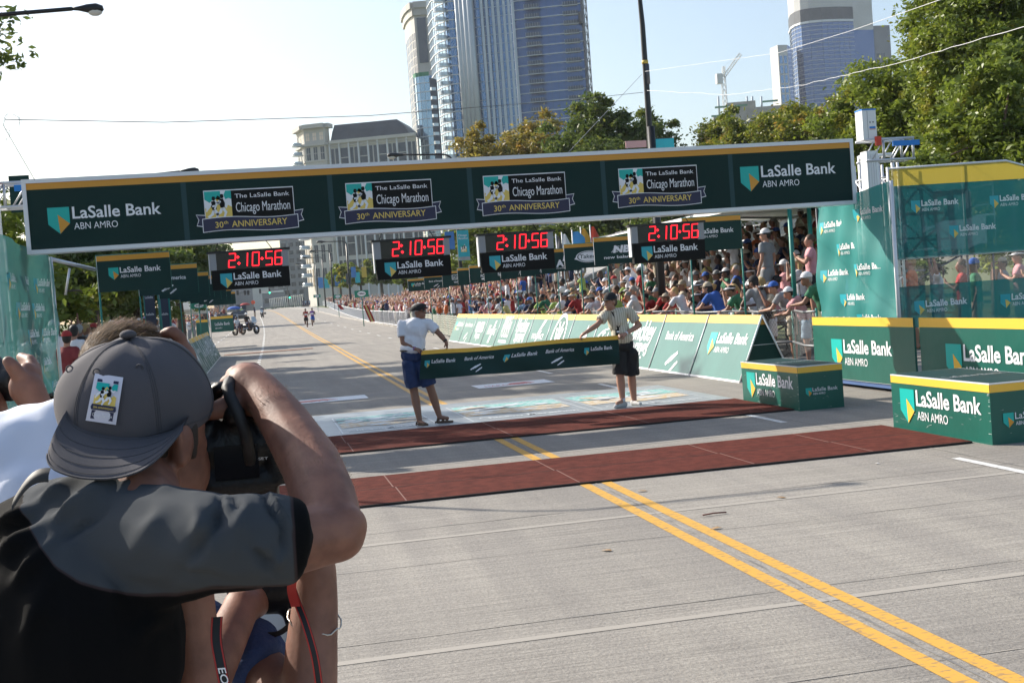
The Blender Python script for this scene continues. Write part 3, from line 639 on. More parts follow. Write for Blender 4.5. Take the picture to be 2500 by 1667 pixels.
def arc(p,q,bulge,n):
    """plan curve bulging toward the camera side"""
    ux,uy,nx,ny,l=nrm(p,q); return [(p[0]+(q[0]-p[0])*i/n+nx*bulge*math.sin(math.pi*i/n),p[1]+(q[1]-p[1])*i/n+ny*bulge*math.sin(math.pi*i/n)) for i in range(n+1)]
def glass_wall(root,pts,z0,z1,fl,gm,sm='slab_white',sh=.35,so=.25,ms=1.5,mw=.1,mm='slab_grey',nm='curtain_wall',phase=0):
    b=MB()
    for p,q in zip(pts,pts[1:]): b.add([(p[0],p[1],z0),(q[0],q[1],z0),(q[0],q[1],z1),(p[0],p[1],z1)],[(0,1,2,3)],gm)
    b.build(nm,root)
    b=MB(); z=z0+phase
    while z<z1:
        for p,q in zip(pts,pts[1:]): vbox(b,p,q,z,z+sh,so,sm)
        z+=fl
    b.build('floor_bands',root)
    b=MB()
    for p,q in zip(pts,pts[1:]):
        l=nrm(p,q)[4]; k=max(1,round(l/ms))
        for i in range(k): vbox(b,along(p,q,i/k),along(p,q,i/k+mw/l),z0,z1,.12,mm)
    b.build('mullions',root)
def building(name,label): return thing(name,label,'building')
# --- tall blue glass tower
t=building('glass_tower','tall blue glass apartment tower with white ribs and stacked balconies, behind the banner')
D=440; Z1=175; FL=3.25
a=[XY(x,d) for x,d in ((1063,462),(1073,452),(1086,446),(1100,443))]
glass_wall(t,a,0,Z1,FL,'glass_light',ms=1.9)
a2=arc(XY(1101,443),XY(1132,440),1.6,5); glass_wall(t,a2,0,Z1,FL,'glass_blue',ms=1.5)
b=MB()
for x,w in ((1136,.9),(1145,.9),(1156,1.1),(1167,1.4)):
    p=XY(x,438); b.tube([(p[0],p[1],0),(p[0],p[1],Z1)],w,'fin',8)
p,q=XY(1132,441),XY(1172,440); vbox(b,p,q,0,Z1,0,'slab_grey',1)
b.build('white_ribs',t)
glass_wall(t,[XY(1172,440),XY(1268,438)],0,Z1,FL,'glass_blue','slab_grey',.22,.12,1.4,.1)
b=MB()
for x in (1192,1204,1219,1232,1246,1258,1268): p=XY(x,438.4); vbox(b,p,(p[0]+.9,p[1]),0,Z1,.7,'fin')
b.build('vertical_fins',t)
glass_wall(t,[XY(1270,440),XY(1438,436)],0,Z1,3.3,'glass_navy','slab_white',.30,.3,2.4,.08,'glass_dark')
for x0_,x1_ in ((1299,1336),(1393,1430)):
    for k in range(8,50):
        z=3.3*k
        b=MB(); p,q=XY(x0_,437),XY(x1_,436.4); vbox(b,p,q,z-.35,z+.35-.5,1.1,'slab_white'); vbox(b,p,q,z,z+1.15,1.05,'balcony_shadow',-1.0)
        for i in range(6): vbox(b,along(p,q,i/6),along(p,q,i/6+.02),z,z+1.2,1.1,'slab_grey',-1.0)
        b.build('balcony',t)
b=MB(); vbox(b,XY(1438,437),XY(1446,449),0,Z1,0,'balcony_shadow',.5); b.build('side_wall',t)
for k in range(4,52):
    z=FL*k; b=MB(); p=XY(1093,440); n=8
    b.prism([(p[0]+2.2*math.cos(math.pi+math.pi*i/n),p[1]+2.4*math.sin(math.pi+math.pi*i/n)*.8) for i in range(n+1)],z-.2,z+.15,'slab_white')
    b.prism([(p[0]+2.15*math.cos(math.pi+math.pi*i/n),p[1]+2.35*math.sin(math.pi+math.pi*i/n)*.8) for i in range(n+1)],z+.16,z+1.2,'rail_glass'); b.build('balcony',t)
# lower curved wing
t=building('glass_wing','lower curved glass wing with green netting on top, in front of the glass tower')
zt=PD(1060,185,430)[2]
w=arc(XY(1018,436),XY(1056,430),2.5,6); glass_wall(t,w,0,zt,3.1,'glass_light',ms=1.3,sh=.25)
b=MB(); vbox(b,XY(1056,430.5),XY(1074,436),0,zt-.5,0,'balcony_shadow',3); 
for p,q in zip(w,w[1:]): vbox(b,p,q,zt,zt+1.4,.1,'net_green')
b.build('dark_side',t)
for k in range(8,int(zt/3.1)):
    b=MB(); p=XY(1056,428); q=XY(1067,429); vbox(b,p,q,3.1*k,3.1*k+1.1,1.0,'rail_glass'); b.build('balcony',t)
# older tower behind
t=building('stone_tower','pale stone tower with a curved cornice to the left of the glass tower')
zt=PD(985,62,540)[2]; zt=PD(1010,30,530)[2]
cur=[XY(x,d,60) for x,d in ((987,545),(990,536),(996,529),(1003,524),(1012,520))]+[XY(1050,520,60)]
b=MB()
for p,q in zip(cur,cur[1:]): b.add([(p[0],p[1],0),(q[0],q[1],0),(q[0],q[1],zt),(p[0],p[1],zt)],[(0,1,2,3)],'stone')
b.build('wall',t)
b=MB()
for zz,h_,o in ((zt-1,2.6,1.6),(zt-4,3,.8),(zt-72,1.6,.6)):
    for p,q in zip(cur,cur[1:]): vbox(b,p,q,zz,zz+h_,o,'stone')
b.build('cornice',t)
b=MB()
for p,q in zip(cur[:-1],cur[1:-1]):
    for i in (.12,.58):
        for k in range(int(zt/3.4)-3): vbox(b,along(p,q,i),along(p,q,i+.3),3.4*k,3.4*k+2.9,.06,'glass_dark')
b.build('window_columns',t)
b=MB(); vbox(b,XY(1018,519.8,60),XY(1040,519.8,60),zt-24,zt-5,.1,'glass_dark'); vbox(b,XY(1030,518,60),XY(1045,518,60),60,zt-30,1,'glass_blue'); b.build('glass_bay',t)
for k in range(9): b=MB(); z=zt-35-k*3.4*1.0-0*k; vbox(b,XY(1018,518,60),XY(1030,518,60),z,z+1.4,1.6,'slab_white'); b.build('balcony',t)
# --- classical building with mansard roof
t=building('mansard_building','grey stone building with a round cornered turret and dark mansard roof behind the banner')
def zat(y,x,D): return PD(x,y,D)[2]
P0=XY(722,432,320); P1=XY(741,422,320); P2=XY(792,420,320); P3=XY(803,424,320)
zt=zat(305,760,420)
body=[P0,P1,P2,P3]
b=MB()
for p,q in zip(body,body[1:]): b.add([(p[0],p[1],0),(q[0],q[1],0),(q[0],q[1],zt),(p[0],p[1],zt)],[(0,1,2,3)],'stone')
b.build('turret_wall',t)
b=MB()
for zz,h_,o in ((zt-1.2,1.4,1.5),(zt-7.2,.9,.8),(zt-12.6,.6,.3)):
    for p,q in zip(body,body[1:]): vbox(b,p,q,zz,zz+h_,o,'stone')
b.build('turret_cornice',t)
for (zb,h_,mt) in ((zt-5.3,2.6,'lit_window'),(zt-12,4.4,'glass_dark'),(zt-20.6,6.8,'glass_dark'),(zt-29.6,6.8,'glass_dark'),(zt-38.6,6.8,'glass_dark'),(zt-47,6,'glass_dark'),(zt-55,6,'glass_dark')):
    for k,(p,q) in enumerate(zip(body[:2],body[1:3])):
        n=3
        for i in range(n):
            b=MB(); a0=(i+.24)/n; a1=(i+.76)/n; vbox(b,along(p,q,a0),along(p,q,a1),zb,zb+h_,.08,mt if (k or i) else 'glass_dark')
            vbox(b,along(p,q,(a0+a1)/2-.006),along(p,q,(a0+a1)/2+.006),zb,zb+h_,.14,'stone'); vbox(b,along(p,q,a0),along(p,q,a1),zb+h_*.5,zb+h_*.5+.15,.13,'stone'); b.build('window',t)
M0=XY(803,421,340); M1=XY(1016,416,340); zr=zat(348,810,421)
b=MB(); b.add([(M0[0],M0[1],0),(M1[0],M1[1],0),(M1[0],M1[1],zr),(M0[0],M0[1],zr)],[(0,1,2,3)],'stone'); vbox(b,M0,M1,zr-.6,zr+.5,.9,'stone'); vbox(b,M0,M1,zr-1.6,zr-1.3,.5,'stone'); b.build('main_wall',t)
for k in range(9):
    a0=k/9+.014
    b=MB()
    for zb,h_ in ((zr-9.2,6.9),(zr-19,8.2),(zr-29,8.2),(zr-39,8.2),(zr-48,7.5)):
        pp,qq=along(M0,M1,a0),along(M0,M1,a0+.084)
        if k%2: vbox(b,pp,qq,zb,zb+h_,.06,'glass_dark'); vbox(b,pp,qq,zb+h_*.5,zb+h_*.5+.3,.2,'stone')
        else:
            vbox(b,pp,along(pp,qq,.42),zb,zb+h_,.06,'glass_dark'); vbox(b,along(pp,qq,.58),qq,zb,zb+h_,.06,'glass_dark')
    b.build('window_bay',t)
    b=MB(); vbox(b,along(M0,M1,k/9-.006),along(M0,M1,k/9+.008),0,zr-.6,.5,'slab_white'); b.build('pilaster',t)
b=MB(); R0=XY(806,420,330); R1=XY(1000,416,320); zz=zat(318,812,421)+.2
ux,uy,nx,ny,l=nrm(R0,R1)
def bk(p,d): return (p[0]-nx*d,p[1]-ny*d)
prof=[(0,zr+.4),(1.2,zr+3.5),(2.6,zr+6),(4,zz)]
for (d0,za),(d1,zb) in zip(prof,prof[1:]):
    e0=d0*1.3; e1=d1*1.3
    A=(R0[0]+ux*e0*.3-nx*d0,R0[1]+uy*e0*.3-ny*d0); B=(R1[0]-ux*e0*1.4-nx*d0,R1[1]-uy*e0*1.4-ny*d0); C_=(R1[0]-ux*e1*1.4-nx*d1,R1[1]-uy*e1*1.4-ny*d1); D_=(R0[0]+ux*e1*.3-nx*d1,R0[1]+uy*e1*.3-ny*d1)
    b.add([(*A,za),(*B,za),(*C_,zb),(*D_,zb)],[(0,1,2,3)],'slate')
    E_=bk(B,20); F_=bk(C_,20); b.add([(*B,za),(*E_,za),(*F_,zb),(*C_,zb)],[(0,1,2,3)],'slate')
b.add([(*C_,zb),(*D_,zb),(*bk(D_,20),zb),(*bk(C_,20),zb)],[(0,1,2,3)],'slate'); b.build('roof',t)
# balcony corner seen under the banner
b=MB()
for k in range(3,19):
    p=XY(744,424,600); b.tube([(p[0],p[1],3.2*k),(p[0],p[1],3.2*k+.3)],2.0,'slab_white',10); b.tube([(p[0],p[1],3.2*k+.31),(p[0],p[1],3.2*k+1.2)],1.8,'rail_glass',10)
b.build('corner_balconies',t)
# --- flat grey slab left of it and further ones
def slab_block(label,x0_,x1_,yt,D,m,fl=3.2,ms=3,name='office_block'):
    t=building(name,label); p,q=XY(x0_,D,720),XY(x1_,D*.995,720); zt=zat(yt,(x0_+x1_)/2,D)
    b=MB(); ux,uy,nx,ny,l=nrm(p,q); b.box((0,0,-1),(l,18,zt),m,Matrix(((ux,-nx,0,p[0]),(uy,-ny,0,p[1]),(0,0,1,0),(0,0,0,1)))); b.build('wall',t)
    b=MB(); k=max(1,int(l/ms)); z=2
    while z<zt-2:
        for i in range(k): vbox(b,along(p,q,(i+.2)/k),along(p,q,(i+.8)/k),z,z+fl*.5,.05,'glass_dark')
        z+=fl
    b.build('window_rows',t); b=MB(); vbox(b,p,q,zt,zt+.8,.3,'slab_white'); b.build('parapet',t); return t
slab_block('flat grey office block left of the mansard building, seen under the banner',693,746,470,500,'far_grey')
slab_block('white apartment block seen past the left clock under the banner',568,612,660,600,'far_white',3.2,2.2)
slab_block('low hazy grey block at the end of the road under the left clock',604,700,672,640,'far_grey',4,5)
slab_block('hazy brown low block right of the colonnade',640,760,712,560,'far_grey',4,4)
slab_block('distant pale block behind the left signs',520,572,690,560,'far_grey',3.4,3)
# --- right tower
t=building('round_tower','dark blue glass tower with a pale rounded crown, right behind the trees')
D=900; zt=zat(-30,1960,D); zc=zat(25,1960,D); zd=zat(45,1960,D)
def XR(x,d): return XY(x,d,200)
c=[XR(x,d) for x,d in ((1935,930),(1940,912),(1950,903),(1965,897),(1985,894),(2015,893),(2055,895),(2092,899))]
glass_wall(t,c,0,zd-4,3.1,'glass_navy','slab_grey',.35,.3,4,.2,'balcony_shadow')
b=MB()
for p,q in zip(c,c[1:]): b.add([(*p,zd-4),(*q,zd-4),(*q,zt),(*p,zt)],[(0,1,2,3)],'far_white'); vbox(b,p,q,zd-4,zc-1,.4,'slate'); vbox(b,p,q,zd-5.5,zd-4,.8,'slab_white')
for k in range(5):
    for p,q in zip(c,c[1:]): vbox(b,p,q,zc+2.2*k,zc+2.2*k+.15,.1,'slab_grey')
b.build('crown',t)
b=MB(); p,q=XR(2092,899),XR(2140,902); vbox(b,p,q,zd-12,zt-3,0,'far_white',10); vbox(b,p,q,0,zd-12,0,'glass_navy',10); p,q=XR(2140,904),XR(2180,906); vbox(b,p,q,0,zat(60,2160,D),0,'far_grey',10)
for k in range(40):
    vbox(b,along(p,q,.1),along(p,q,.3),4*k,4*k+2.6,.1,'glass_dark')
    vbox(b,along(p,q,.4),along(p,q,.6),4*k,4*k+2.6,.1,'glass_dark')
b.build('pale_side_wing',t)
p,q=XR(2010,892),XR(2058,895)
for k in range(12,42):
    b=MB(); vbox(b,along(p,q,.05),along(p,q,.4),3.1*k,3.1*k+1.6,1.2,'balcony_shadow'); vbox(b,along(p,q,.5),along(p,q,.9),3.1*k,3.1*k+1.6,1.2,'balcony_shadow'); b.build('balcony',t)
t=building('striped_annex','narrow white framed annex at the left foot of the round glass tower')
zt=zat(110,1915,890); p,q=XR(1904,890),XR(1927,892); b=MB(); vbox(b,p,q,0,zt,0,'far_white',12); vbox(b,XR(1927,892),XR(1938,905),0,zt,0,'glass_blue',.5); b.build('wall',t)
b=MB()
for k in range(int(zt/7)):
    for i in range(2): vbox(b,along(p,q,.12+.45*i),along(p,q,.42+.45*i),7*k,7*k+5.6,.2,'glass_blue')
b.build('window_columns',t)
# --- construction site, crane, hoist mast
t=building('unfinished_building','unfinished concrete building with green netting below the crane')
b=MB(); bb=[(1705,1760,322,300),(1740,1800,300,268),(1775,1845,262,248),(1840,1960,272,262)]
for i,(xa,xb,ya,yb_) in enumerate(bb):
    p,q=XY(xa,800-i*3,260),XY(xb,798-i*3,260); vbox(b,p,q,0,zat((ya+yb_)/2,xa,800),0,'raw_concrete',14)
p,q=XY(1712,795,260),XY(1735,795,260); vbox(b,p,q,zat(322,1720,795),zat(302,1720,795),.5,'formwork'); b.build('concrete_core',t)
b=MB()
for xa,xb,y in ((1745,1840,262),(1735,1790,285),(1862,1900,250)): p,q=XY(xa,794,260),XY(xb,793,260); z=zat(y,(xa+xb)/2,794); vbox(b,p,q,z,z+1.2,.6,'net_green')
for x in (1755,1825,1838,1860): p=XY(x,796,260); z=zat(270,x,796); b.tube([(*p,z-4),(*p,z+9)],.7,'slab_grey',5)
b.build('scaffold_netting',t)
def lattice(b,p,q,w,n,m,r=.1):
    p,q=Vector(p),Vector(q); d=(q-p).normalized(); u=d.cross(Vector((0,1,0) if abs(d.y)<.9 else (1,0,0))).normalized(); v=d.cross(u)
    cs=[u*w+v*w,u*w-v*w,-u*w-v*w,-u*w+v*w]
    for c_ in cs: b.tube([p+c_,q+c_],r,m,4,smooth=False)
    for i in range(n):
        a=p+(q-p)*i/n; e=p+(q-p)*(i+1)/n
        for j in range(4):
            b.tube([a+cs[j],e+cs[(j+1)%4]],r*.7,m,3,cap=False,smooth=False)
t=thing('tower_crane','white lattice tower crane with its jib raised, beyond the trees','crane',(0,0,0))
mat('crane_white',(.62,.62,.6),.5)
A=PD(1771,262,800); B=PD(1766,190,800); A[0],A[1]=B[0],B[1]; b=MB(); lattice(b,(B[0],B[1],40),B,1.1,26,'crane_white',.22); b.build('mast',t)
J=PD(1808,132,800); b=MB(); lattice(b,B,J,.9,12,'crane_white',.2); b.build('jib',t)
b=MB(); Kk=PD(1767,163,800); lattice(b,B,Kk,.7,6,'crane_white',.2); b.box((B[0]-5,B[1]-1.5,B[2]-4),(B[0]-1,B[1]+1.5,B[2]+2.5),'crane_white'); b.tube([Kk,J],.08,'crane_white',3); b.build('counterweight',t)
t=thing('construction_hoist','lattice construction hoist climbing the right edge of the glass tower','hoist',(0,0,0))
b=MB(); p=XY(1445,434); lattice(b,(*p,0),(*p,185),.8,60,'steel_dark',.16)
for k in range(8,28): q=XY(1438,437); b.tube([(*p,6.6*k),(*q,6.6*k)],.12,'steel_dark',4)
b.build('mast',t); b=MB(); b.box((p[0]-2.6,p[1]-1.2,118),(p[0]-1,p[1]+1.2,123),'steel_dark'); b.box((p[0]-1.9,p[1]-1.2,95),(p[0]-1,p[1]+1.2,99),'steel_dark'); b.build('lift_cage',t)
# --- colonnade and boards at the end of the road
t=thing('colonnade','long row of white columns with lamps across the end of the road','colonnade')
for i in range(24):
    b=MB(); u=i/23; x=641+98*u**1.25; D=600-170*u; p=PD(x,744-5*u,D); tz=PD(x,734-13*u,D)[2]; b.tube([(p[0],p[1],1.5),(p[0],p[1],tz)],.16+.05*(1-u),'far_white',6); b.ell((p[0],p[1],tz),(.34,.34,.34),'far_white',n=6,k=4); b.build('column',t)
for i in range(4):
    t=thing('sponsor_board',['farthest end board at the road end, left of four','second dark board across the end of the road','third dark board across the end of the road','rightmost dark board across the end of the road, beside the officers'][i],'sponsor board',(0,0,0),group='dark boards across the road end')
    x0_=646+24.5*i; p=PD(x0_,752-.5*i-1.2*i,395); q=PD(x0_+20,751-.5*i-1.2*i,392); b=MB(); vbox(b,(p[0],p[1]),(q[0],q[1]),2.3,3.35,0,'green_deep',.3); b.build('panel',t); b=MB(); ux,uy,nx,ny,l=nrm(p,q); b.text('LaSalle Bank',.2*l,2.7,.6*l,.3,'white_print',Matrix(((ux,0,nx,p[0]+nx*.04),(uy,0,ny,p[1]+ny*.04),(0,1,0,0),(0,0,0,1)))); b.build('lettering',t)
# ================================================================== trees
def leafmat(name,c1,c2,c3):
    m=bpy.data.materials.new(name); m.use_nodes=True; n=m.node_tree; N=n.nodes; L=n.links; N.remove(N['Principled BSDF']); out=N['Material Output']
    tc=N.new('ShaderNodeTexCoord'); t=N.new('ShaderNodeTexNoise'); t.inputs['Scale'].default_value=1.1; t.inputs['Detail'].default_value=6; L.new(tc.outputs['Object'],t.inputs[0])
    r=N.new('ShaderNodeValToRGB'); e=r.color_ramp.elements; e[0].position=.34; e[0].color=(*c1,1); e[1].position=.56; e[1].color=(*c2,1); x=e.new(.70); x.color=(*c3,1); L.new(t.outputs[0],r.inputs[0])
    d=N.new('ShaderNodeBsdfDiffuse'); tr=N.new('ShaderNodeBsdfTranslucent'); g=N.new('ShaderNodeBsdfGlossy'); g.inputs['Roughness'].default_value=.45; g.inputs[0].default_value=(.5,.5,.5,1)
    L.new(r.outputs[0],d.inputs[0]); L.new(r.outputs[0],tr.inputs[0]); mx=N.new('ShaderNodeMixShader'); mx.inputs[0].default_value=.42; L.new(d.outputs[0],mx.inputs[1]); L.new(tr.outputs[0],mx.inputs[2])
    m2=N.new('ShaderNodeMixShader'); m2.inputs[0].default_value=.07; L.new(mx.outputs[0],m2.inputs[1]); L.new(g.outputs[0],m2.inputs[2]); L.new(m2.outputs[0],out.inputs[0]); MATS[name]=m
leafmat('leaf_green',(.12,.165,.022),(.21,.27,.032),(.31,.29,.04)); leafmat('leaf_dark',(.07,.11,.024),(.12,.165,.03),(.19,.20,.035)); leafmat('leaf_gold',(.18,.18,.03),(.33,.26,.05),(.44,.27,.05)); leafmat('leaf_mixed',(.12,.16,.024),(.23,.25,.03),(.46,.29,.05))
mat('bark',(.11,.085,.065),.9,noise=(6,.4)); mat('bark_red',(.16,.09,.07),.9)
def leaf_mesh(name,C,Rr_,nclump,nleaf,size,lm,seed,flat=.6,aspect=.45,shell=.55,cs=.16):
    """many small leaf faces gathered in clumps through an uneven crown"""
    r=np.random.default_rng(seed); C=np.array(C); Rr_=np.array(Rr_)
    d=r.normal(size=(nclump,3)); d/=np.linalg.norm(d,axis=1)[:,None]
    rad=(shell+(1-shell)*r.random(nclump)**.7)[:,None]; lump=1+.30*np.sin(d[:,:1]*5+seed)+.24*np.sin(d[:,1:2]*7+2*seed)*np.cos(d[:,2:]*6)
    cc=d*rad*lump
    low=r.random(nclump)<.12; cc[low]*=.5
    cc=cc*Rr_; cs_=(cs*.86*Rr_.mean())*(.55+.9*r.random(nclump))
    k=nclump*nleaf; idx=np.repeat(np.arange(nclump),nleaf)
    off=r.normal(size=(k,3))*cs_[idx][:,None]*np.array([.75,.75,flat*.75]); p=cc[idx]+off
    p[:,2]-=.25*np.linalg.norm(off[:,:2],axis=1)
    t=r.normal(size=(k,3)); t[:,2]=t[:,2]*.5-.35; t/=np.linalg.norm(t,axis=1)[:,None]; u=np.cross(t,r.normal(size=(k,3))); u/=np.linalg.norm(u,axis=1)[:,None]
    s=(size*(.6+.8*r.random(k)))[:,None]
    V=np.stack([p-t*s-u*s*aspect*.3,p-u*s*aspect,p+t*s,p+u*s*aspect],1).reshape(-1,3)+C
    me=bpy.data.meshes.new(name); me.vertices.add(4*k); me.vertices.foreach_set('co',V.ravel()); me.loops.add(4*k); me.loops.foreach_set('vertex_index',np.arange(4*k)); me.polygons.add(k); me.polygons.foreach_set('loop_start',np.arange(0,4*k,4)); me.polygons.foreach_set('loop_total',np.full(k,4)); me.materials.append(MATS[lm]); me.update(calc_edges=True)
    return me,cc+C,cs_
def tree(label,base,h,Rr_,lm,seed,nclump=130,nleaf=150,size=.11,name='tree',trunk=.22,cz=None,grp=None,bark='bark',gzb=None,**kw):
    t=thing(name,label,'tree',(base[0],base[1],gz(max(base[1],0)) if gzb is None else gzb),0,grp)
    cz=h-Rr_[2] if cz is None else cz
    me,cc,cs_=leaf_mesh('crown',(0,0,cz),Rr_,nclump,nleaf,size,lm,seed,**kw)
    o=bpy.data.objects.new('crown',me); COL.objects.link(o); o.parent=t
    r=random.Random(seed); b=MB(); fork=cz-Rr_[2]*.75; fork=max(fork,h*.22)
    b.tube([(0,0,-.1),(trunk*.2,0,fork*.5),(0,trunk*.3,fork)],[trunk*1.25,trunk,trunk*.85],bark,10)
    for i in range(11):
        c=cc[r.randrange(len(cc))]; m_=Vector((c[0]*.45,c[1]*.45,fork+(c[2]-fork)*.6)); b.tube([(0,trunk*.3,fork-.1),m_,tuple(c)],[trunk*.55,trunk*.32,.02],bark,6)
        for j in range(3):
            c2=cc[r.randrange(len(cc))]; 
            if (Vector(c2)-m_).length<Rr_[0]*1.1: b.tube([m_,(m_+Vector(c2))/2+Vector((0,0,.2)),tuple(c2)],[trunk*.2,trunk*.12,.01],bark,5)
    b.build('trunk',t); return t
def ctree(label,x,y,D,rx,rz,lm,seed,**kw):
    """crown centre at pixel x,y at distance D; radii in pixels"""
    c=PD(x,y,D); Rr_=(rx*D/FPX,rx*D/FPX*.8,rz*D/FPX); return tree(label,(c[0],c[1]),c[2]+Rr_[2],Rr_,lm,seed,**kw)
GT='park trees on the right'
ctree('big light green feathery tree filling the upper right corner',2400,85,46,210,215,'leaf_green',3,nclump=330,nleaf=230,size=.10,grp=GT,cs=.15)
ctree('light green tree spreading left over the glass tower, upper right',2195,310,52,155,165,'leaf_green',5,nclump=220,nleaf=220,size=.11,grp=GT,cs=.16)
ctree('dense green tree at the right edge above the mesh banner',2420,400,40,190,215,'leaf_green',8,nclump=260,nleaf=230,size=.10,grp=GT,bark='bark_red',cs=.15)
ctree('tall green tree behind the white hoist head',2230,460,58,190,200,'leaf_dark',9,nclump=200,nleaf=200,size=.13,grp=GT)
ctree('yellowing green tree left of the white hoist head',2000,380,72,140,140,'leaf_mixed',11,nclump=170,nleaf=200,size=.14,grp=GT)
ctree('orange flecked tree in the middle of the park belt',1885,385,78,120,120,'leaf_mixed',12,nclump=150,nleaf=200,size=.14,grp=GT)
ctree('low green and yellow tree at the left end of the park belt',1765,400,80,115,95,'leaf_mixed',14,nclump=140,nleaf=200,size=.14,grp=GT)
ctree('dark green round tree beside the tall black lamp pole',1510,375,82,135,135,'leaf_dark',16,nclump=190,nleaf=210,size=.15,grp=GT)
ctree('dark green tree between the yellow tree and the round tree',1420,410,92,110,110,'leaf_dark',17,nclump=130,nleaf=200,size=.16,grp=GT)
ctree('golden yellow tree in front of the glass tower',1270,400,105,130,105,'leaf_gold',18,nclump=150,nleaf=190,size=.18,grp=GT)
ctree('green tree seen below the banner right of the street banner',1230,600,95,130,90,'leaf_green',19,nclump=110,nleaf=190,size=.17,grp=GT)
ctree('green tree seen below the banner behind the flags',1450,580,85,150,80,'leaf_dark',20,nclump=130,nleaf=190,size=.16,grp=GT)
ctree('green tree seen below the banner behind the white canopy',1660,560,74,150,90,'leaf_dark',21,nclump=120,nleaf=190,size=.15,grp=GT)
for k,(x,y,D,rx,rz,lm) in enumerate(((830,690,240,34,26,'leaf_green'),(880,690,210,38,28,'leaf_mixed'),(930,680,180,40,32,'leaf_dark'),(985,672,150,42,36,'leaf_green'),(1060,660,125,50,42,'leaf_mixed'))):
    ctree(['smallest far green tree beyond the 100 metre sign','far yellow green tree behind the thin street lamps','far dark tree left of the second clock','small green tree under the second clock','yellow green tree just right of the second clock'][k],x,y,D,rx,rz,lm,30+k,nclump=50,nleaf=130,size=.32,grp='far kerb trees')
GL='trees along the left side'
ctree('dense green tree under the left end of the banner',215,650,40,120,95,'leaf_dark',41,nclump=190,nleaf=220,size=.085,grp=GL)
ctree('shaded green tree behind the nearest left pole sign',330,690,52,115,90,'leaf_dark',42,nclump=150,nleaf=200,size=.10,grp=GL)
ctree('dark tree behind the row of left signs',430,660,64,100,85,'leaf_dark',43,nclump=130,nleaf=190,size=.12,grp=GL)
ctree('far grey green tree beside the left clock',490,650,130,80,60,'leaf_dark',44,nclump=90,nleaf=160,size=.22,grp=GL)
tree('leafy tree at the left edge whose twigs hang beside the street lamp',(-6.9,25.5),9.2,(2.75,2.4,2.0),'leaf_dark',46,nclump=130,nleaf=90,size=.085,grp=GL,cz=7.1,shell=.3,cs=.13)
for k,(X,Y,h,r_) in enumerate(((-5.6,26.5,5.4,1.9),(-7.2,31,5.6,2.3),(-6.4,36.5,5.2,2.2),(-8.5,42,5.6,2.6))):
    tree(['round tree left of the road level with the pole signs, mostly outside the picture','second roadside tree on the left, shading the road','third roadside tree on the left, shading the road','fourth roadside tree on the left, shading the road'][k],(X,Y),h*.78,(r_,r_,1.35),'leaf_green',50+k,nclump=90,nleaf=150,size=.11,grp=GL)
for k,(X,Y,h,r_) in enumerate(((-11.3,37.5,14,3.3),(-12.2,42.5,16.0,3.6),(-11.8,47,14.6,3.4))):
    tree(['tall tree outside the left edge, shading the road behind the tape','taller tree outside the left edge','farthest tall tree outside the left edge'][k],(X,Y),h,(r_,r_*.8,2.2),'leaf_dark',60+k,nclump=60,nleaf=100,size=.20,grp='tall trees outside the left edge')
# ================================================================== street lamps, wires, signals
def lamp_head(b,p,d,s=1.,m='black_paint'):
    """cobra head at p pointing along d"""
    p=Vector(p); d=Vector(d).normalized(); side=d.cross(Vector((0,0,1))).normalized(); up=side.cross(d)
    T=Matrix(((d.x,side.x,up.x,p.x),(d.y,side.y,up.y,p.y),(d.z,side.z,up.z,p.z),(0,0,0,1)))
    b.tube([(0,0,0),(.12*s,0,.0),(.28*s,0,-.005*s),(.44*s,0,-.01*s),(.55*s,0,-.03*s),(.58*s,0,-.05*s)],[.03*s,.045*s,.085*s,.10*s,.07*s,.01*s],m,10,T)
    return T
mat('lamp_glass',(.62,.6,.55),.15)
def street_lamp(label,base,h,arm,s=1.,r=.06,group='street lamps'):
    """arm: signed X reach"""
    t=thing('street_lamp',label,'street lamp',(base[0],base[1],gz(base[1])),0,group)
    b=MB(); b.tube([(0,0,0),(0,0,.5),(0,0,h*.5),(0,0,h-.5)],[r*1.5,r*1.2,r,r*.7],'black_paint',9)
    b.build('pole',t); sg=1 if arm>0 else -1; R_=.45
    b=MB(); pts=[(0,0,h-.51)]+[(sg*R_*(1-math.cos(a)),0,h-.5+R_*math.sin(a)*.9) for a in (.4,.8,1.2,1.5)]+[(arm*.6,0,h-.05),(arm,0,h-.0)]
    b.tube(pts,r*.5,'black_paint',8); b.build('arm',t)
    b=MB(); T=lamp_head(b,(arm,0,h),(sg,0,0.02),s); o=b.build('lamp_head',t); b=MB(); b.ell((.42*s,0,-.075*s),(.14*s,.085*s,.085*s),'lamp_glass',T,n=10,k=6); b.build('lens',t); return t
p=PY(187,22,15.6)
street_lamp('black cobra-head street lamp reaching in at the upper left corner',(p[0]-2.1,15.6),p[2]+.0,2.05,.62,.05)
p=PX(1552,0,9.5)
t=thing('street_lamp','tall black lamp pole with a taped joint rising out of the picture','street lamp',(9.5,28.1,0),0,'street lamps')
b=MB(); b.tube([(0,0,0),(0,0,4),(0,0,7.9),(-.02,0,8.5),(-.2,0,9.1),(-.7,0,9.6),(-2,0,9.75)],[.10,.08,.062,.052,.045,.04,.04],'black_paint',10); b.build('pole',t)
b=MB(); b.tube([(0,0,6.98),(0,0,7.06)],.078,'gold_print',8); b.tube([(0.02,0,6.5),(.02,0,6.97)],.074,'steel_dark',8); b.build('taped_joint',t)
p=PY(445,418,60); street_lamp('small street lamp peeking over the left part of the banner',(p[0]-2.2,60),p[2],2.1,1.5,.08)
p=PY(985,378,62); q_=PY(1104,378,62); street_lamp('black street lamp arching left above the banner, its pole passing the second clock',(q_[0],62),p[2],p[0]-q_[0],1.4,.09)
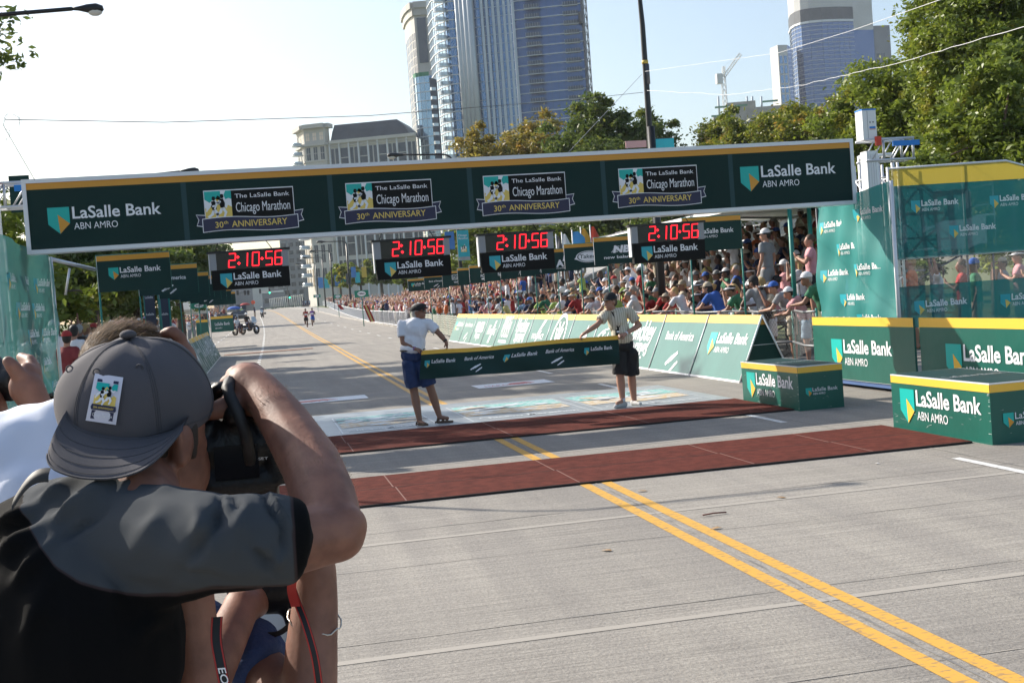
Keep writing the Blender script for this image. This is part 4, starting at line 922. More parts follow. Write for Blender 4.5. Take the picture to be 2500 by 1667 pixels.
for k,(x,y,Dm,xr_) in enumerate(((796,590,170,845),(773,613,215,805),(752,629,265,786),(733,644,320,770))):
    p=PY(x,y,Dm); q=PY(xr_,y,Dm); street_lamp(['nearest of four thin grey lamps under the banner','second thin lamp under the banner','third thin lamp under the banner','farthest thin lamp under the banner'][k],(q[0],Dm),p[2]-gz(Dm),p[0]-q[0],2.2,.15)
def wire(label,P,r,m,name='wire',wig=0):
    b=MB(); rr_=random.Random(5); V=[]
    for (a,c) in zip(P,P[1:]):
        for i in range(14):
            u=i/14; q=Vector(a)*(1-u)+Vector(c)*u; V.append(q+Vector((0,0,rr_.uniform(-wig,wig))))
    V.append(Vector(P[-1])); b.tube(V,r,m,5); return b.build(name,label=label,cat='wire',group='overhead wires')
mat('wire_grey',(.25,.25,.25),.6); mat('wire_white',(.7,.7,.7),.5); mat('wire_black',(.05,.05,.05),.6)
wire('thin dark cable across the sky above the left half of the banner',[PY(12,292,16.5),PY(400,299,18),PY(900,283,22),PY(1400,244,26),PY(1570,226,28)],.006,'wire_black')
wire('bright white cable climbing to the upper right corner',[PY(1575,175,28),PY(1900,130,22),PY(2080,75,17),PY(2310,-5,12.5)],.0042,'wire_white')
wire('twisted pale cable sagging from the pole across the right trees',[PY(1580,222,28),PY(1780,232,24),PY(1960,208,20),PY(2170,160,16),PY(2520,60,12)],.0045,'wire_white',wig=.010)
wire('guy line dropping from the pole to the banner',[PY(1567,182,28),PY(1388,372,19)],.005,'wire_grey')
wire('guy line dropping left of the banner corner',[PY(10,310,16.8),PY(85,440,17.2)],.005,'wire_grey')
b=MB()
for k,(x,y,r_) in enumerate(((30,293,.09),(28,300,.10),(32,305,.11),(8,325,.08),(2,340,.07))):
    c=PY(x,y,16.5); b.tube([(c[0]+r_*math.cos(a),c[1],c[2]+r_*math.sin(a)*1.1) for a in np.linspace(0,6.28,24)],.003,'wire_grey',4)
b.build('cable_coil',label='loose coils of thin grey cable hanging at the left edge',cat='cable')
# traffic signals over the far road
mat('sig_green',(.05,1,.5),.5,emit=2.5); mat('sig_red',(.6,.02,.02),.5)
t=thing('traffic_signal','far traffic signal mast with a lit green light under the left clock','traffic signal'); p=PD(703,720,330); q=PD(640,712,330)
b=MB(); b.tube([(p[0],p[1],2),(p[0],p[1],PD(703,650,330)[2])],.12,'steel_dark',6); b.build('pole',t)
b=MB(); z=PD(658,712,330)[2]; b.tube([(p[0],p[1],z+.6),(q[0],q[1],z)],.08,'steel_dark',6); b.build('mast_arm',t)
for x,m in ((658,'sig_green'),(635,'steel_dark'),(707,'sig_green')):
    c=PD(x,712 if x<700 else 724,329); b=MB(); b.box((c[0]-.25,c[1]-.2,c[2]-.55),(c[0]+.25,c[1]+.2,c[2]+.75),'black_paint'); b.ell((c[0],c[1]-.22,c[2]-.3),(.22,.08,.22),m,n=8,k=5); b.build('signal_head',t)
t=thing('traffic_signal','dark unlit traffic signal bar beside the left clock','traffic signal'); p=PD(570,716,240); q=PD(612,712,240); b=MB(); b.tube([p,q],.07,'steel_dark',5); b.tube([(p[0]-3,p[1],1),(p[0]-3,p[1],p[2]+.5),tuple(p)],.1,'steel_dark',5); b.build('mast_arm',t)
for x in (580,598,606): c=PD(x,714,239.5); b=MB(); b.box((c[0]-.22,c[1]-.2,c[2]-.5),(c[0]+.22,c[1]+.2,c[2]+.4),'black_paint'); b.build('signal_head',t)
b=MB(); p=PD(618,738,205); b.poly([(.5*math.cos(a)*.7,.5*math.sin(a)*.7) for a in np.linspace(.39,6.67,9)[:-1]],mat('orange_red',(.75,.12,.05),.6),frame((p[0],p[1],p[2]),(1,0,0),(0,0,1))); b.tube([(p[0],p[1]+.02,1.4),(p[0],p[1]+.02,p[2])],.04,'steel_dark',5); b.build('road_sign',label='orange red round road sign far down the left side',cat='sign')
# ================================================================== street banners on poles
def street_banner(label,x0_,x1_,yt,yb_,D,m,txt=None,pole=None,group='street banners'):
    t=thing('street_banner',label,'street banner',(0,0,0),0,group); a=PY(x0_,yt,D); c=PY(x1_,yt,D); e=PY(x0_,yb_,D); w=c[0]-a[0]; h=a[2]-e[2]
    b=MB(); T=frame((a[0],D,e[2]),(1,0,0),(0,0,1)); b.box((0,0,-.02),(w,h,0),m,T)
    if txt: b.text('Chicago',.1*w,.80*h,.75*w,.07*h,'white_print',T,.01); b.text('Marathon',.1*w,.70*h,.8*w,.07*h,'white_print',T,.01); runner_art(b,T,.25*w,.28*h,.5*w,.25*h,.01); b.rect(.02*w,.01*h,.98*w,.12*h,'decal_grey',T,.01)
    b.build('cloth',t)
    if pole is not None: b=MB(); q=PY(pole,yt,D); b.tube([(q[0],D+.03,gz(D)),(q[0],D+.03,a[2]+.3)],.09,'black_paint',8); b.tube([(q[0],D+.03,a[2]),(c[0],D+.03,a[2])],.02,'black_paint',5); b.build('pole',t)
street_banner('teal street banner with white runners print beside the second clock',1115,1143,563,637,61.8,'teal_blue',True)
street_banner('blue street banner left of the teal one, on the same dark pole',1085,1108,566,610,61.8,mat('banner_blue',(.06,.20,.5),.6))
for k,(x,y,D,m) in enumerate(((872,665,168,'teal_blue'),(850,668,170,'steel_dark'),(838,675,213,'teal_blue'),(822,672,215,'banner_blue'),(797,678,262,'teal_blue'),(782,678,264,'banner_blue'),(888,652,165,'gold_print'),(862,652,167,'banner_blue'))):
    street_banner(['small teal banner on the nearest thin lamp','small dark banner paired with the nearest teal one','teal banner on the second thin lamp','blue banner on the second thin lamp','tiny teal banner on the farthest lamp','tiny blue banner on the farthest lamp','small olive banner near the second clock','small blue photo banner near the second clock'][k],x-6,x+6,y,y+26,D,m)
street_banner('dark teal street banner behind the left end of the big banner',20,70,430,520,24,'green_deep')
street_banner('pale pink street banner just above the banner left of the pole',1527,1578,345,362,27.6,mat('pink_cloth',(.6,.35,.33),.8))
street_banner('teal street banner just above the banner right of the pole',1600,1645,340,362,27.6,'teal_blue',pole=1592)
# metre signs over the far right kerb
def metre_sign(label,x,y,w,h,D,txt):
    t=thing('metre_sign',label,'distance sign',(0,0,0),0,'green distance signs'); p=PY(x,y,D); W_=w*D/FPX; H_=h*D/FPX
    b=MB(); T=frame((p[0],D,p[2]-H_),(1,0,0),(0,0,1)); b.box((0,0,-.04),(W_,H_,0),mat('sign_green',(.01,.22,.14),.5),T); n=20; b.poly([(W_*(.5+.3*math.cos(6.2832*i/n)),H_*(.52+.36*math.sin(6.2832*i/n))) for i in range(n)],'white_print',T,.01)
    if txt: b.text(txt,.29*W_,.42*H_,.42*W_,.24*H_,'black_print',T,.02,.03)
    b.build('panel',t); b=MB(); b.tube([(p[0]+W_*.5,D+.06,gz(D)),(p[0]+W_*.5,D+.06,p[2]-.05)],.04,'pole_green',6); b.build('post',t)
metre_sign('green 100m distance sign above the crowd right of the runners',865,710,34,17,98,'100m'); metre_sign('smaller green distance sign with white oval left of the 100m one',815,720,18,9,150,'150m'); metre_sign('tiny farthest green distance sign',765,720,17,7,200,'200m')
metre_sign('green 50m distance sign hanging low over the left lane crowd',466,741,36,13,62,'50m')
# flags
def flag(label,x,y0_,y1_,D,m,w=.5,up=1.):
    t=thing('flag',label,'flag',(0,0,0),0,'flags on tall poles'); p=PY(x,y0_,D); q=PY(x,y1_,D)
    b=MB(); b.tube([(p[0],D,gz(D)),(p[0],D,p[2])],.03,'alu',6); b.build('pole',t)
    if m: b=MB(); b.grid(lambda u,v:(p[0]+.05+w*u*(1-.65*v*0)*(.25+.75*v),D+.08*math.sin(5*u+3*v),p[2]-.1-(p[2]-q[2])*v*(1)-.25*u*(1-v)*0-(.8*u*(1-v))*0),8,10,m); o=b.build('cloth',t)
for x,y0_,y1_,m,w,l in ((1357,572,604,'steel_dark',.3,'dark furled flag on the leftmost tall pole'),(1371,567,600,'white_decal',.45,'white flag beside the third clock'),(1396,561,598,mat('flag_blue',(.08,.35,.75),.7),1.0,'bright blue flag above the white oval sign'),(1417,554,592,mat('flag_gold',(.7,.35,.04),.7),.6,'orange flag right of the blue one'),(1440,549,582,'red_strap',.5,'red flag behind the white canopy tip')): flag(l,x,y0_,y1_,58,m,w)
# ================================================================== mesh wraps on the gantry towers
def meshmat(name,c,a,tex=700.):
    m=bpy.data.materials.new(name); m.use_nodes=True; n=m.node_tree; N=n.nodes; L=n.links; b=N['Principled BSDF']; b.inputs['Base Color'].default_value=(*c,1); b.inputs['Roughness'].default_value=.6
    out=N['Material Output']; tr=N.new('ShaderNodeBsdfTransparent'); tl=N.new('ShaderNodeBsdfTranslucent'); tl.inputs[0].default_value=(*c,1); m1=N.new('ShaderNodeMixShader'); m1.inputs[0].default_value=.3; L.new(b.outputs[0],m1.inputs[1]); L.new(tl.outputs[0],m1.inputs[2])
    mx=N.new('ShaderNodeMixShader'); mx.inputs[0].default_value=a; L.new(tr.outputs[0],mx.inputs[1]); L.new(m1.outputs[0],mx.inputs[2]); L.new(mx.outputs[0],out.inputs[0]); MATS[name]=m
meshmat('mesh_teal',(.03,.27,.25),.93); meshmat('mesh_dark',(.010,.12,.13),.82); meshmat('mesh_yellow',(.55,.42,.06),.9); meshmat('mesh_left',(.05,.19,.18),.76); meshmat('clear_plastic',(.6,.6,.6),.18); mat('mesh_print',(.72,.75,.76),.6)
def wrinkle(u,v,a=.03,s=0): return a*(math.sin(9*u+4*v+s)+.6*math.sin(21*u-9*v+2*s)+.5*math.sin(17*v+6*u))
def draped(root,T,w,h,m,a,logos,nm='mesh_cloth',s=0,lw=.62,top=None):
    b=MB(); b.grid(lambda u,v:(u*w,v*h*(1 if top is None else top(u)),wrinkle(u,v,a,s)),40,44,m,T); b.build(nm,root)
    b=MB()
    def lift(mb_,x,y):
        pass
    for (x,y) in logos:
        c=MB(); lasalle(c,None,0,0,lw,0,m='mesh_print',teal='teal_blue',tri='gold2',bold=.025)
        V=np.array(c.v); V[:,0]+=x; V[:,1]+=y; V[:,2]=[z_+.006+wrinkle(px/w,py/h,a,s) for px,py,z_ in zip(V[:,0],V[:,1],V[:,2])]
        b0=len(b.v); mp=[b.mi(mm) for mm in c.mats]; A=np.array(T); V=V@A[:3,:3].T+A[:3,3]; b.v.extend(map(tuple,V)); b.f.extend(tuple(b0+i for i in f) for f in c.f); b.m.extend(mp[i] for i in c.m); b.sm.extend(c.sm)
    b.build('printed_logos',root)
def truss_tower(label,x,y,h,w=.5,d=.5):
    t=thing('truss_tower',label,'truss tower',(x,y,0),group='dark truss towers inside the mesh'); b=MB()
    for sx in (0,w):
        for sy in (0,d): b.tube([(sx,sy,0),(sx,sy,h)],.022,'alu',6)
    for k in range(int(h/.4)):
        z=.4*k
        for a_,c_ in (((0,0),(w,0)),((w,0),(w,d)),((0,d),(w,d)),((0,0),(0,d))): b.tube([(*a_,z),(*c_,z+(.4 if k%2 else 0))],.012,'alu',5); b.tube([(*a_,z+.4),(*c_,z+.4)],.012,'alu',5)
    b.build('lattice',t)
truss_tower('aluminium truss tower inside the right mesh wrap',9.85,18.3,3.45); truss_tower('aluminium truss tower behind the left mesh wrap',-3.75,17.2,3.0)
t=thing('mesh_wrap','wrinkled teal mesh cloth with repeated logos facing the road, right gantry tower','mesh banner',(9.15,18.9,0),group='mesh wraps of the gantry towers')
draped(t,frame((0,0,.55),(0,-1,0),(0,0,1)),2.45,2.25,'mesh_teal',.03,[(.1,2.0),(1.35,2.12),(.65,1.62),(.12,1.22),(1.25,1.28),(.7,.82),(.12,.46),(1.22,.5)],top=lambda u:1.0+.09*u,lw=.84)
b=MB(); b.tube([(.03,-2.45,.1),(.03,-2.45,3.0)],.03,'alu',8); b.tube([(.03,0,.1),(.03,0,2.8)],.02,'steel_dark',8); b.build('upright',t)
t=thing('mesh_screen','dark see-through mesh screen with yellow top stripe behind the tall boards','mesh banner',(10.05,18.05,0),group='mesh wraps of the gantry towers')
b=MB(); b.add([(0,0,3.03),(3.2,0,3.03),(2.1,0,3.32),(0,0,3.30)],[(0,1,2,3)],'mesh_yellow'); b.build('yellow_stripe',t)
draped(t,frame((0,0,1.86),(1,0,0),(0,0,1)),4.6,1.17,'mesh_dark',.008,[(.35,.92),(1.75,.92),(1.0,.48),(2.5,.5)],lw=.85)
b=MB(); b.quad([(0,0,1.42),(4.6,0,1.42),(4.6,0,1.858),(0,0,1.858)],'clear_plastic'); b.build('clear_window',t)
draped(t,frame((0,0,.75),(1,0,0),(0,0,1)),4.6,.665,'mesh_dark',.006,[(.3,.42),(1.85,.42)],'lower_cloth',lw=.95)
b=MB(); b.tube([(0,.03,.3),(0,.03,3.34)],.028,'alu',8); b.tube([(1.32,.04,.3),(1.32,.04,3.32)],.02,'steel_dark',8); b.tube([(0,.02,3.31),(2.1,.02,3.34),(3.6,.02,2.9)],.02,'alu',8); b.tube([(0,.03,1.86),(4.6,.03,1.86)],.015,'alu',6); b.build('frame',t)
for k in range(3):
    b=MB(); b.tube([(10.0+.3*k,18.9,0),(10.0+.3*k,18.9,3.62)],.03,'alu',8)
    if k==0: b.tube([(10.0,18.9,3.6),(10.6,18.9,3.62)],.035,'white_paint',6); b.tube([(10.0,18.3,3.55),(10.0,18.9,3.6)],.03,'white_paint',6); b.tube([(10.0,18.3,0),(10.0,18.3,3.55)],.03,'alu',6)
    b.build('scaffold_pole',label=['white capped scaffold pole above the mesh screen','middle scaffold pole above the mesh screen','right scaffold pole above the mesh screen'][k],cat='pole')
b=MB(); b.grid(lambda u,v:(12.6+1.1*u,21+.1*math.sin(8*u),1.95+.55*v+.12*u+.02*math.sin(10*u+6*v)),12,8,'white_decal'); b.build('white_sheet',label='crumpled white sheet hanging behind the dark mesh screen',cat='sheet')
t=thing('mesh_wrap','pale teal mesh cloth with repeated logos on the left gantry tower','mesh banner',(-2.9,19.2,0),group='mesh wraps of the gantry towers')
draped(t,frame((0,-4.6,.85),(0,1,0),(0,0,1)),4.6,1.95,'mesh_left',.03,[(2.0,1.6),(3.25,1.6),(2.8,1.25),(2.15,.9),(3.5,.9),(2.95,.5),(1.5,1.25),(3.65,.15),(1.6,.5),(2.3,.15),(.9,1.6)],s=2,lw=.92,top=lambda u:1.07-.08*u)
b=MB(); b.tube([(0,0,0),(0,0,2.8)],.025,'alu',8); b.build('upright',t)
b=MB(); a=PY(122,632,19.6); c=PY(232,658,21); b.tube([a,c],.03,'metal',8); e=PY(160,720,20); f=PY(170,655,20); b.tube([e,f],.02,'metal',6); b.build('brace_pole',label='grey metal brace slanting behind the left mesh wrap',cat='pole')
# ================================================================== grandstand
t=thing('grandstand','metal bleachers under the white canopy, full of spectators','grandstand',(9.9,22.8,0))
mat('deck',(.28,.28,.27),.7)
def fl_(X): return .42+max(0,(X-10.0))*.43
rows=[(10.0+.72*k) for k in range(7)]; LN=19
for X in rows:
    b=MB(); z=fl_(X); b.box((X-9.9,0,z-.04),(X-9.9+.5,LN,z),'deck'); b.build('footboard',t); b=MB(); b.box((X-9.9+.45,0,z+.38),(X-9.9+.72,LN,z+.42),'alu'); b.build('bench',t)
b=MB()
for y in np.arange(0,LN+.1,2.37):
    for X in rows: b.tube([(X-9.9+.6,y,0),(X-9.9+.6,y,fl_(X)+.38)],.02,'steel_dark',4)
    b.tube([(.2,y,.1),(5,y,2.2)],.025,'steel_dark',4)
b.build('understructure',t)
for yy in (0,LN):
    b=MB(); b.tube([(0.1,yy,1.3),(.7,yy,1.6),(5,yy,fl_(14.9)+.9)],.02,'black_paint',6); b.tube([(0.1,yy,.9),(5,yy,fl_(14.9)+.5)],.015,'black_paint',6)
    for k in range(9): X=.15+.55*k; b.tube([(X,yy,fl_(9.9+X)),(X,yy,fl_(9.9+X)+.85)],.012,'black_paint',5)
    b.build('stair_rail',t)
b=MB(); b.tube([(5.1,0,2.9),(5.1,LN,2.9)],.02,'alu',6); b.tube([(5.1,0,3.3),(5.1,LN,3.3)],.02,'alu',6)
for y in np.arange(0,LN+.1,2.1): b.tube([(5.1,y,2.0),(5.1,y,3.35)],.02,'alu',5)
b.build('back_rail',t)
# canopy
t=thing('white_canopy','white tent canopy with dark rafters over the grandstand','canopy',(9.8,22.5,0))
mat('canvas',(.78,.77,.74),.8); mat('canvas_under',(.62,.58,.50),.9)
b=MB()
b.add([(.2,12.9,3.20),(.2,0,3.30),(2.6,0,3.62),(2.6,12.9,3.62),(5.6,0,3.45),(5.6,12.9,3.45)],[(0,1,2,3),(3,2,4,5)],'canvas'); b.add([(.2,12.9,3.20),(.2,0,3.30),(.17,0,3.16),(.17,12.9,3.19)],[(0,1,2,3)],'canvas'); b.build('canvas_roof',t)
b=MB()
for y in (.04,3,7,11): b.tube([(.3,y,3.25),(2.6,y,3.57),(5.5,y,3.40)],.03,'steel_dark',6)
for x_,z_ in ((.25,3.24),(2.6,3.58),(5.5,3.40)): b.tube([(x_,.02,z_),(x_,12.8,z_-.02)],.03,'steel_dark',6)
b.tube([(.3,.1,3.24),(2.6,3,3.57)],.02,'steel_dark',5); b.tube([(5.5,.1,3.38),(2.6,3,3.57)],.02,'steel_dark',5); b.build('rafters',t)
for k,(x,y) in enumerate(((.6,.1),(1.3,.7),(5.5,.1),(5.5,6),(5.5,12.8))): b=MB(); b.tube([(x,y,0),(x,y,3.32 if x<5 else 3.38)],.045,'pole_green' if x<5 else 'steel_dark',8); b.build('post',t)
# second distant stand: deck carrying the far crowd
t=thing('far_grandstand','low distant bleachers under the far crowd on the right','grandstand',(0,0,0))
b=MB(); b.add([(11.4,60,.3),(19,62,3.2),(20,112,3.4),(12.4,112,.5),(11.4,60,0),(19,62,0),(20,112,0),(12.4,112,0)],[(0,1,2,3),(4,5,1,0)],'deck'); b.build('deck',t)
# crowd-control fences
def fence(name,label,P,h,m,kind,grp='fences along the right lane'):
    t=thing(name,label,'fence',(0,0,0),0,grp)
    b=MB()
    for p,q in zip(P,P[1:]):
        g0,g1=gz(p[1]),gz(q[1]); L_=math.hypot(q[0]-p[0],q[1]-p[1])
        if kind=='slat':
            for k in range(9):
                z=.10+h*.9*k/9; n=8
                V=[];
                for i in range(n+1):
                    u=i/n; X=p[0]+(q[0]-p[0])*u; Y=p[1]+(q[1]-p[1])*u; zz=z+.025*math.sin(u*12.6+k*.3)+g0+(g1-g0)*u; V+=[(X,Y,zz),(X,Y,zz+h*.058)]
                b.add(V,[(2*i,2*i+2,2*i+3,2*i+1) for i in range(n)],m)
            for k in range(7): 
                u=k/7; X=p[0]+(q[0]-p[0])*u; Y=p[1]+(q[1]-p[1])*u; b.box((X-.008,Y-.02,.05+g0),(X-.003,Y+.02,h+g0),m)
        elif kind=='rail':
            for zz in (.15,h): b.tube([(p[0],p[1],g0+zz),(q[0],q[1],g1+zz)],.02,m,5)
            n=int(L_/.28)
            for i in range(n): u=(i+.5)/n; b.tube([(p[0]+(q[0]-p[0])*u,p[1]+(q[1]-p[1])*u,g0+.15),(p[0]+(q[0]-p[0])*u,p[1]+(q[1]-p[1])*u,g0+h)],.010,m,4,cap=False)
        elif kind=='chain':
            n=int(L_/.09)
            for i in range(-int(h/.09),n):
                for sg in (1,-1):
                    u0=i/n; u1=(i+int(h/.09))/n; za,zb=(0.05,h) if sg>0 else (h,.05)
                    if u0<0: za+= (zb-za)*(-u0)/(u1-u0); u0=0
                    if u1>1: zb=za+(zb-za)*(1-u0)/(u1-u0); u1=1
                    if u1>u0: b.tube([(p[0]+(q[0]-p[0])*u0,p[1]+(q[1]-p[1])*u0,g0+za),(p[0]+(q[0]-p[0])*u1,p[1]+(q[1]-p[1])*u1,g0+zb)],.0022,m,3,cap=False)
            for zz in (.55,h): b.tube([(p[0],p[1],zz),((p[0]+q[0])/2,(p[1]+q[1])/2,zz-.03),(q[0],q[1],zz)],.02,m,6)
        
    b.build('fence_panel',t)
    for p in P: b=MB(); b.tube([(p[0]+.02,p[1],gz(p[1])),(p[0]+.02,p[1],gz(p[1])+h+.05)],.022,'pole_green' if kind!='rail' else m,5); b.build('post',t)
    return t
mat('slat_pale',(.38,.40,.34),.7); mat('slat_dark',(.05,.08,.06),.7)
mat('chain_grey',(.22,.23,.24),.5,.5)
def FX(Y): return float(np.interp(Y,[50,58,76,110,203,330],[8.25,8.75,9.5,9.85,12.6,17.5]))
P=[(FX(y),y) for y in np.arange(51.4,80,2.6)]
fence('slat_fence','striped pale plastic slat fence behind the man in the white polo',P,1.05,'slat_pale','slat')
P=[(FX(y),y) for y in np.arange(80,204,4)]
fence('steel_barrier','long silver crowd barrier curving away to the right of the runners',P,1.1,'alu','rail')
P=[(FX(y),y) for y in (204,225,250,280,310,330)]
fence('steel_barrier','farthest silver barrier near the officers at the end of the road',P,1.2,'alu','rail')
fence('chain_fence','sagging chain-link fence between the slanted board and the tall boards',[(8.9,18.6),(9.3,20.4),(9.0,22.4),(9.1,26),(9.1,33)],1.12,'chain_grey','chain')
P=[(-2.9-.012*(y-22),y) for y in np.arange(22,56,2.8)]
fence('steel_barrier','steel barrier behind the left slanted boards',P,1.1,'steel_dark','rail','fences along the left lane')

hz=MB(); hz.box((-950,-30,-1.2),(1250,1300,330),'canvas'); hz.mats=[]; hm=bpy.data.materials.new('haze_air'); hm.use_nodes=True; hn=hm.node_tree; hn.nodes.remove(hn.nodes['Principled BSDF']); pv=hn.nodes.new('ShaderNodeVolumePrincipled'); pv.inputs['Density'].default_value=.00013; pv.inputs['Color'].default_value=(.86,.92,1,1); pv.inputs['Anisotropy'].default_value=.3; hn.links.new(pv.outputs[0],hn.nodes['Material Output'].inputs['Volume']); hz.mats=[hm]
o=hz.build('haze'); o['kind']='stuff'; o['label']='thin bright morning haze over the street and the far towers'
# ================================================================== people
SK={'a':mat('skin_fair',(.40,.205,.135),.55),'b':mat('skin_tan',(.25,.12,.075),.55),'c':mat('skin_brown',(.13,.062,.04),.5)}
mat('hair_brown',(.07,.04,.022),.7); mat('hair_black',(.014,.011,.010),.6); mat('hair_blond',(.40,.27,.11),.7); mat('hair_grey',(.30,.29,.27),.8)
CLO={'white':(.74,.74,.76),'grey':(.25,.26,.27),'black':(.018,.018,.02),'navy':(.025,.035,.09),'red':(.36,.03,.03),'blue':(.03,.11,.42),'green':(.03,.16,.08),'yellow':(.60,.52,.20),'pink':(.62,.30,.32),'orange':(.55,.13,.03),'beige':(.42,.36,.27),'light blue':(.30,.42,.55),'maroon':(.20,.025,.03),'lime':(.35,.50,.12)}
for k,v in CLO.items(): mat('cloth_'+k.replace(' ','_'),v,.85,bump=(25,.25),noise=(5,.10))
def cl(k): return MATS['cloth_'+k.replace(' ','_')]
V3=Vector
def head_prims(c,yaw,tilt=0,s=1.):
    R_=rotm(yaw,tilt); f=lambda x,y,z:V3(c)+R_@V3((x*s,y*s,z*s))
    P=[('e',f(0,.012,.022),(.074*s,.092*s,.098*s),R_),('e',f(0,-.024,-.045),(.058*s,.062*s,.070*s),R_),('c',f(0,-.088,.004),.010*s,f(0,-.105,-.028),.015*s),('c',f(-.018,-.086,-.062),.010*s,f(.018,-.086,-.062),.010*s),('e',f(0,-.062,-.098),(.028*s,.024*s,.020*s),R_),('c',f(-.045,-.075,.022),.010*s,f(.045,-.075,.022),.010*s)]
    for q in (-1,1): P.append(('e',f(q*.076,.012,-.012),(.010*s,.022*s,.032*s),R_))
    return P,f,R_
def hand_prims(w,t,n,s=1.,curl=.6,thumb=1):
    """palm from wrist w toward tip direction t, n = palm normal the fingers curl toward"""
    w=V3(w); t=V3(t).normalized(); n=V3(n); n=(n-t*n.dot(t)).normalized(); sd=t.cross(n)
    P=[('c',w,.024*s,w+t*.045*s,.026*s)]
    for k,(o,L_) in enumerate(((-.027,.062),(-.009,.072),(.010,.068),(.028,.054))):
        P.append(('c',w+t*.03*s+sd*o*.8*s,.013*s,w+t*.085*s+sd*o*s,.0105*s)); a=w+t*.085*s+sd*o*s
        d1=(t*math.cos(curl)+n*math.sin(curl)); b_=a+d1*L_*.55*s; d2=(t*math.cos(curl*2.1)+n*math.sin(curl*2.1)); P.append(('c',a,.0105*s,b_,.0095*s)); P.append(('c',b_,.0095*s,b_+d2*L_*.5*s,.008*s))
    a=w+t*.02*s-sd*.025*s*thumb; b_=a+(t*.6-sd*.7*thumb+n*.35).normalized()*.045*s; P+= [('c',a,.015*s,b_,.012*s),('c',b_,.012*s,b_+(t*.85-sd*.15*thumb+n*.45).normalized()*.034*s,.0095*s)]
    return P
def human(J,s=1.,shorts=True,sleeve=.55,hands=True,belly=1.,bare=False,fem=False):
    """J: joint points. returns skin, shirt, trousers, shoes prim lists"""
    g=lambda k:V3(J[k]); hc,_,hR=head_prims(J['head'],J.get('yaw',0),J.get('tilt',0),s); sk=list(hc)
    sk+=[('c',g('neck')+V3((0,.005,-.03)),.056*s,g('head')+V3((0,.01,-.05*s)),.052*s)]
    sh=[];pt=[];so_=[]
    ch,pv=g('chest'),g('pelvis'); ax=(g('shl')-g('shr')).normalized(); bR=rotm(math.atan2(ax.y,ax.x))
    wd=(g('shl')-g('shr')).length/2
    sk+=[('c',g('shl'),.055*s,g('shr'),.055*s),('c',ch,.10*s,pv,.10*s)]
    sh+=[('e',ch,(wd*.92,.118*s*belly,.19*s),bR),('e',(ch+pv)/2+V3((0,0,.0)),(wd*.86,.118*s*belly,.20*s),bR),('e',pv+V3((0,0,.07)),(wd*.88,.122*s*belly,.10*s),bR),('c',g('shl')-ax*.01,.062*s,g('neck')+V3((0,0,-.035)),.060*s),('c',g('shr')+ax*.01,.062*s,g('neck')+V3((0,0,-.035)),.060*s)]
    if not shorts is None: pt+=[('e',pv+V3((0,0,-.02)),(wd*.88,.125*s,.12*s),bR)]
    for q in 'lr':
        a,e,w=g('sh'+q),g('el'+q),g('wr'+q); sk+=[('c',a,.050*s,e,.039*s),('c',e,.041*s,e+(w-e)*.3,.041*s),('c',e+(w-e)*.3,.041*s,w,.026*s)]
        if sleeve>0: sh+=[('c',a,.066*s,a+(e-a)*.1,.066*s),('k',a,.064*s,a+(e-a)*(sleeve+.06),.072*s)]
        t=V3(J.get('hd'+q,(w-e))); n=V3(J.get('hn'+q,(0,0,-1))); 
        if hands=='full': sk+=hand_prims(w,t,n,s,J.get('curl',.6),1 if q=='r' else -1)
        else: t=t.normalized(); sk+=[('c',w,.026*s,w+t*.06*s,.030*s),('c',w+t*.06*s,.028*s,w+t*.13*s,.016*s)]
        if 'kn'+q in J:
            h,k_,an=g('hip'+q),g('kn'+q),g('an'+q); m_=k_+(an-k_)*.35; back=V3(J.get('calf',(0,.012,0)))
            sk+=[('c',h,.088*s,k_,.062*s),('c',k_,.060*s,m_+back,.064*s),('c',m_+back,.064*s,an,.040*s)]
            ft=V3(J.get('ft'+q,(0,-1,0))).normalized(); 
            sk+=[('c',an-V3((0,0,.03)),.034*s,an+ft*.12*s-V3((0,0,.05*s)),.028*s)]
            so_+=[('c',an-ft*.03*s-V3((0,0,.045*s)),.042*s,an+ft*.10*s-V3((0,0,.052*s)),.040*s),('c',an+ft*.10*s-V3((0,0,.052*s)),.040*s,an+ft*.17*s-V3((0,0,.060*s)),.028*s)]
            if shorts: u=.86 if shorts is True else shorts; pt+=[('c',h+V3((0,0,-.02)),.098*s,h+(k_-h)*.3,.098*s),('k',h,.098*s,h+(k_-h)*(u+.06),.108*s)]
            else: pt+=[('c',h,.098*s,k_,.075*s),('c',k_,.075*s,an,.055*s)]
    return sk,sh,pt,so_,hR
def omesh(name,prims,voxel,m,smooth=4,fn=None):
    v,f=organic(prims,voxel,smooth,fn=fn); b=MB(); b.add(v,f,m,smooth=True); me=b.mesh(name); return me
def put(name,me,parent,loc=None,rot=None,m=None,label=None):
    o=bpy.data.objects.new(name,me); COL.objects.link(o); o.parent=parent
    if loc is not None: o.location=loc
    if rot is not None: o.rotation_euler=rot
    if m is not None: o.material_slots[0].link='OBJECT'; o.material_slots[0].material=m
    if label: o['label']=label
    return o
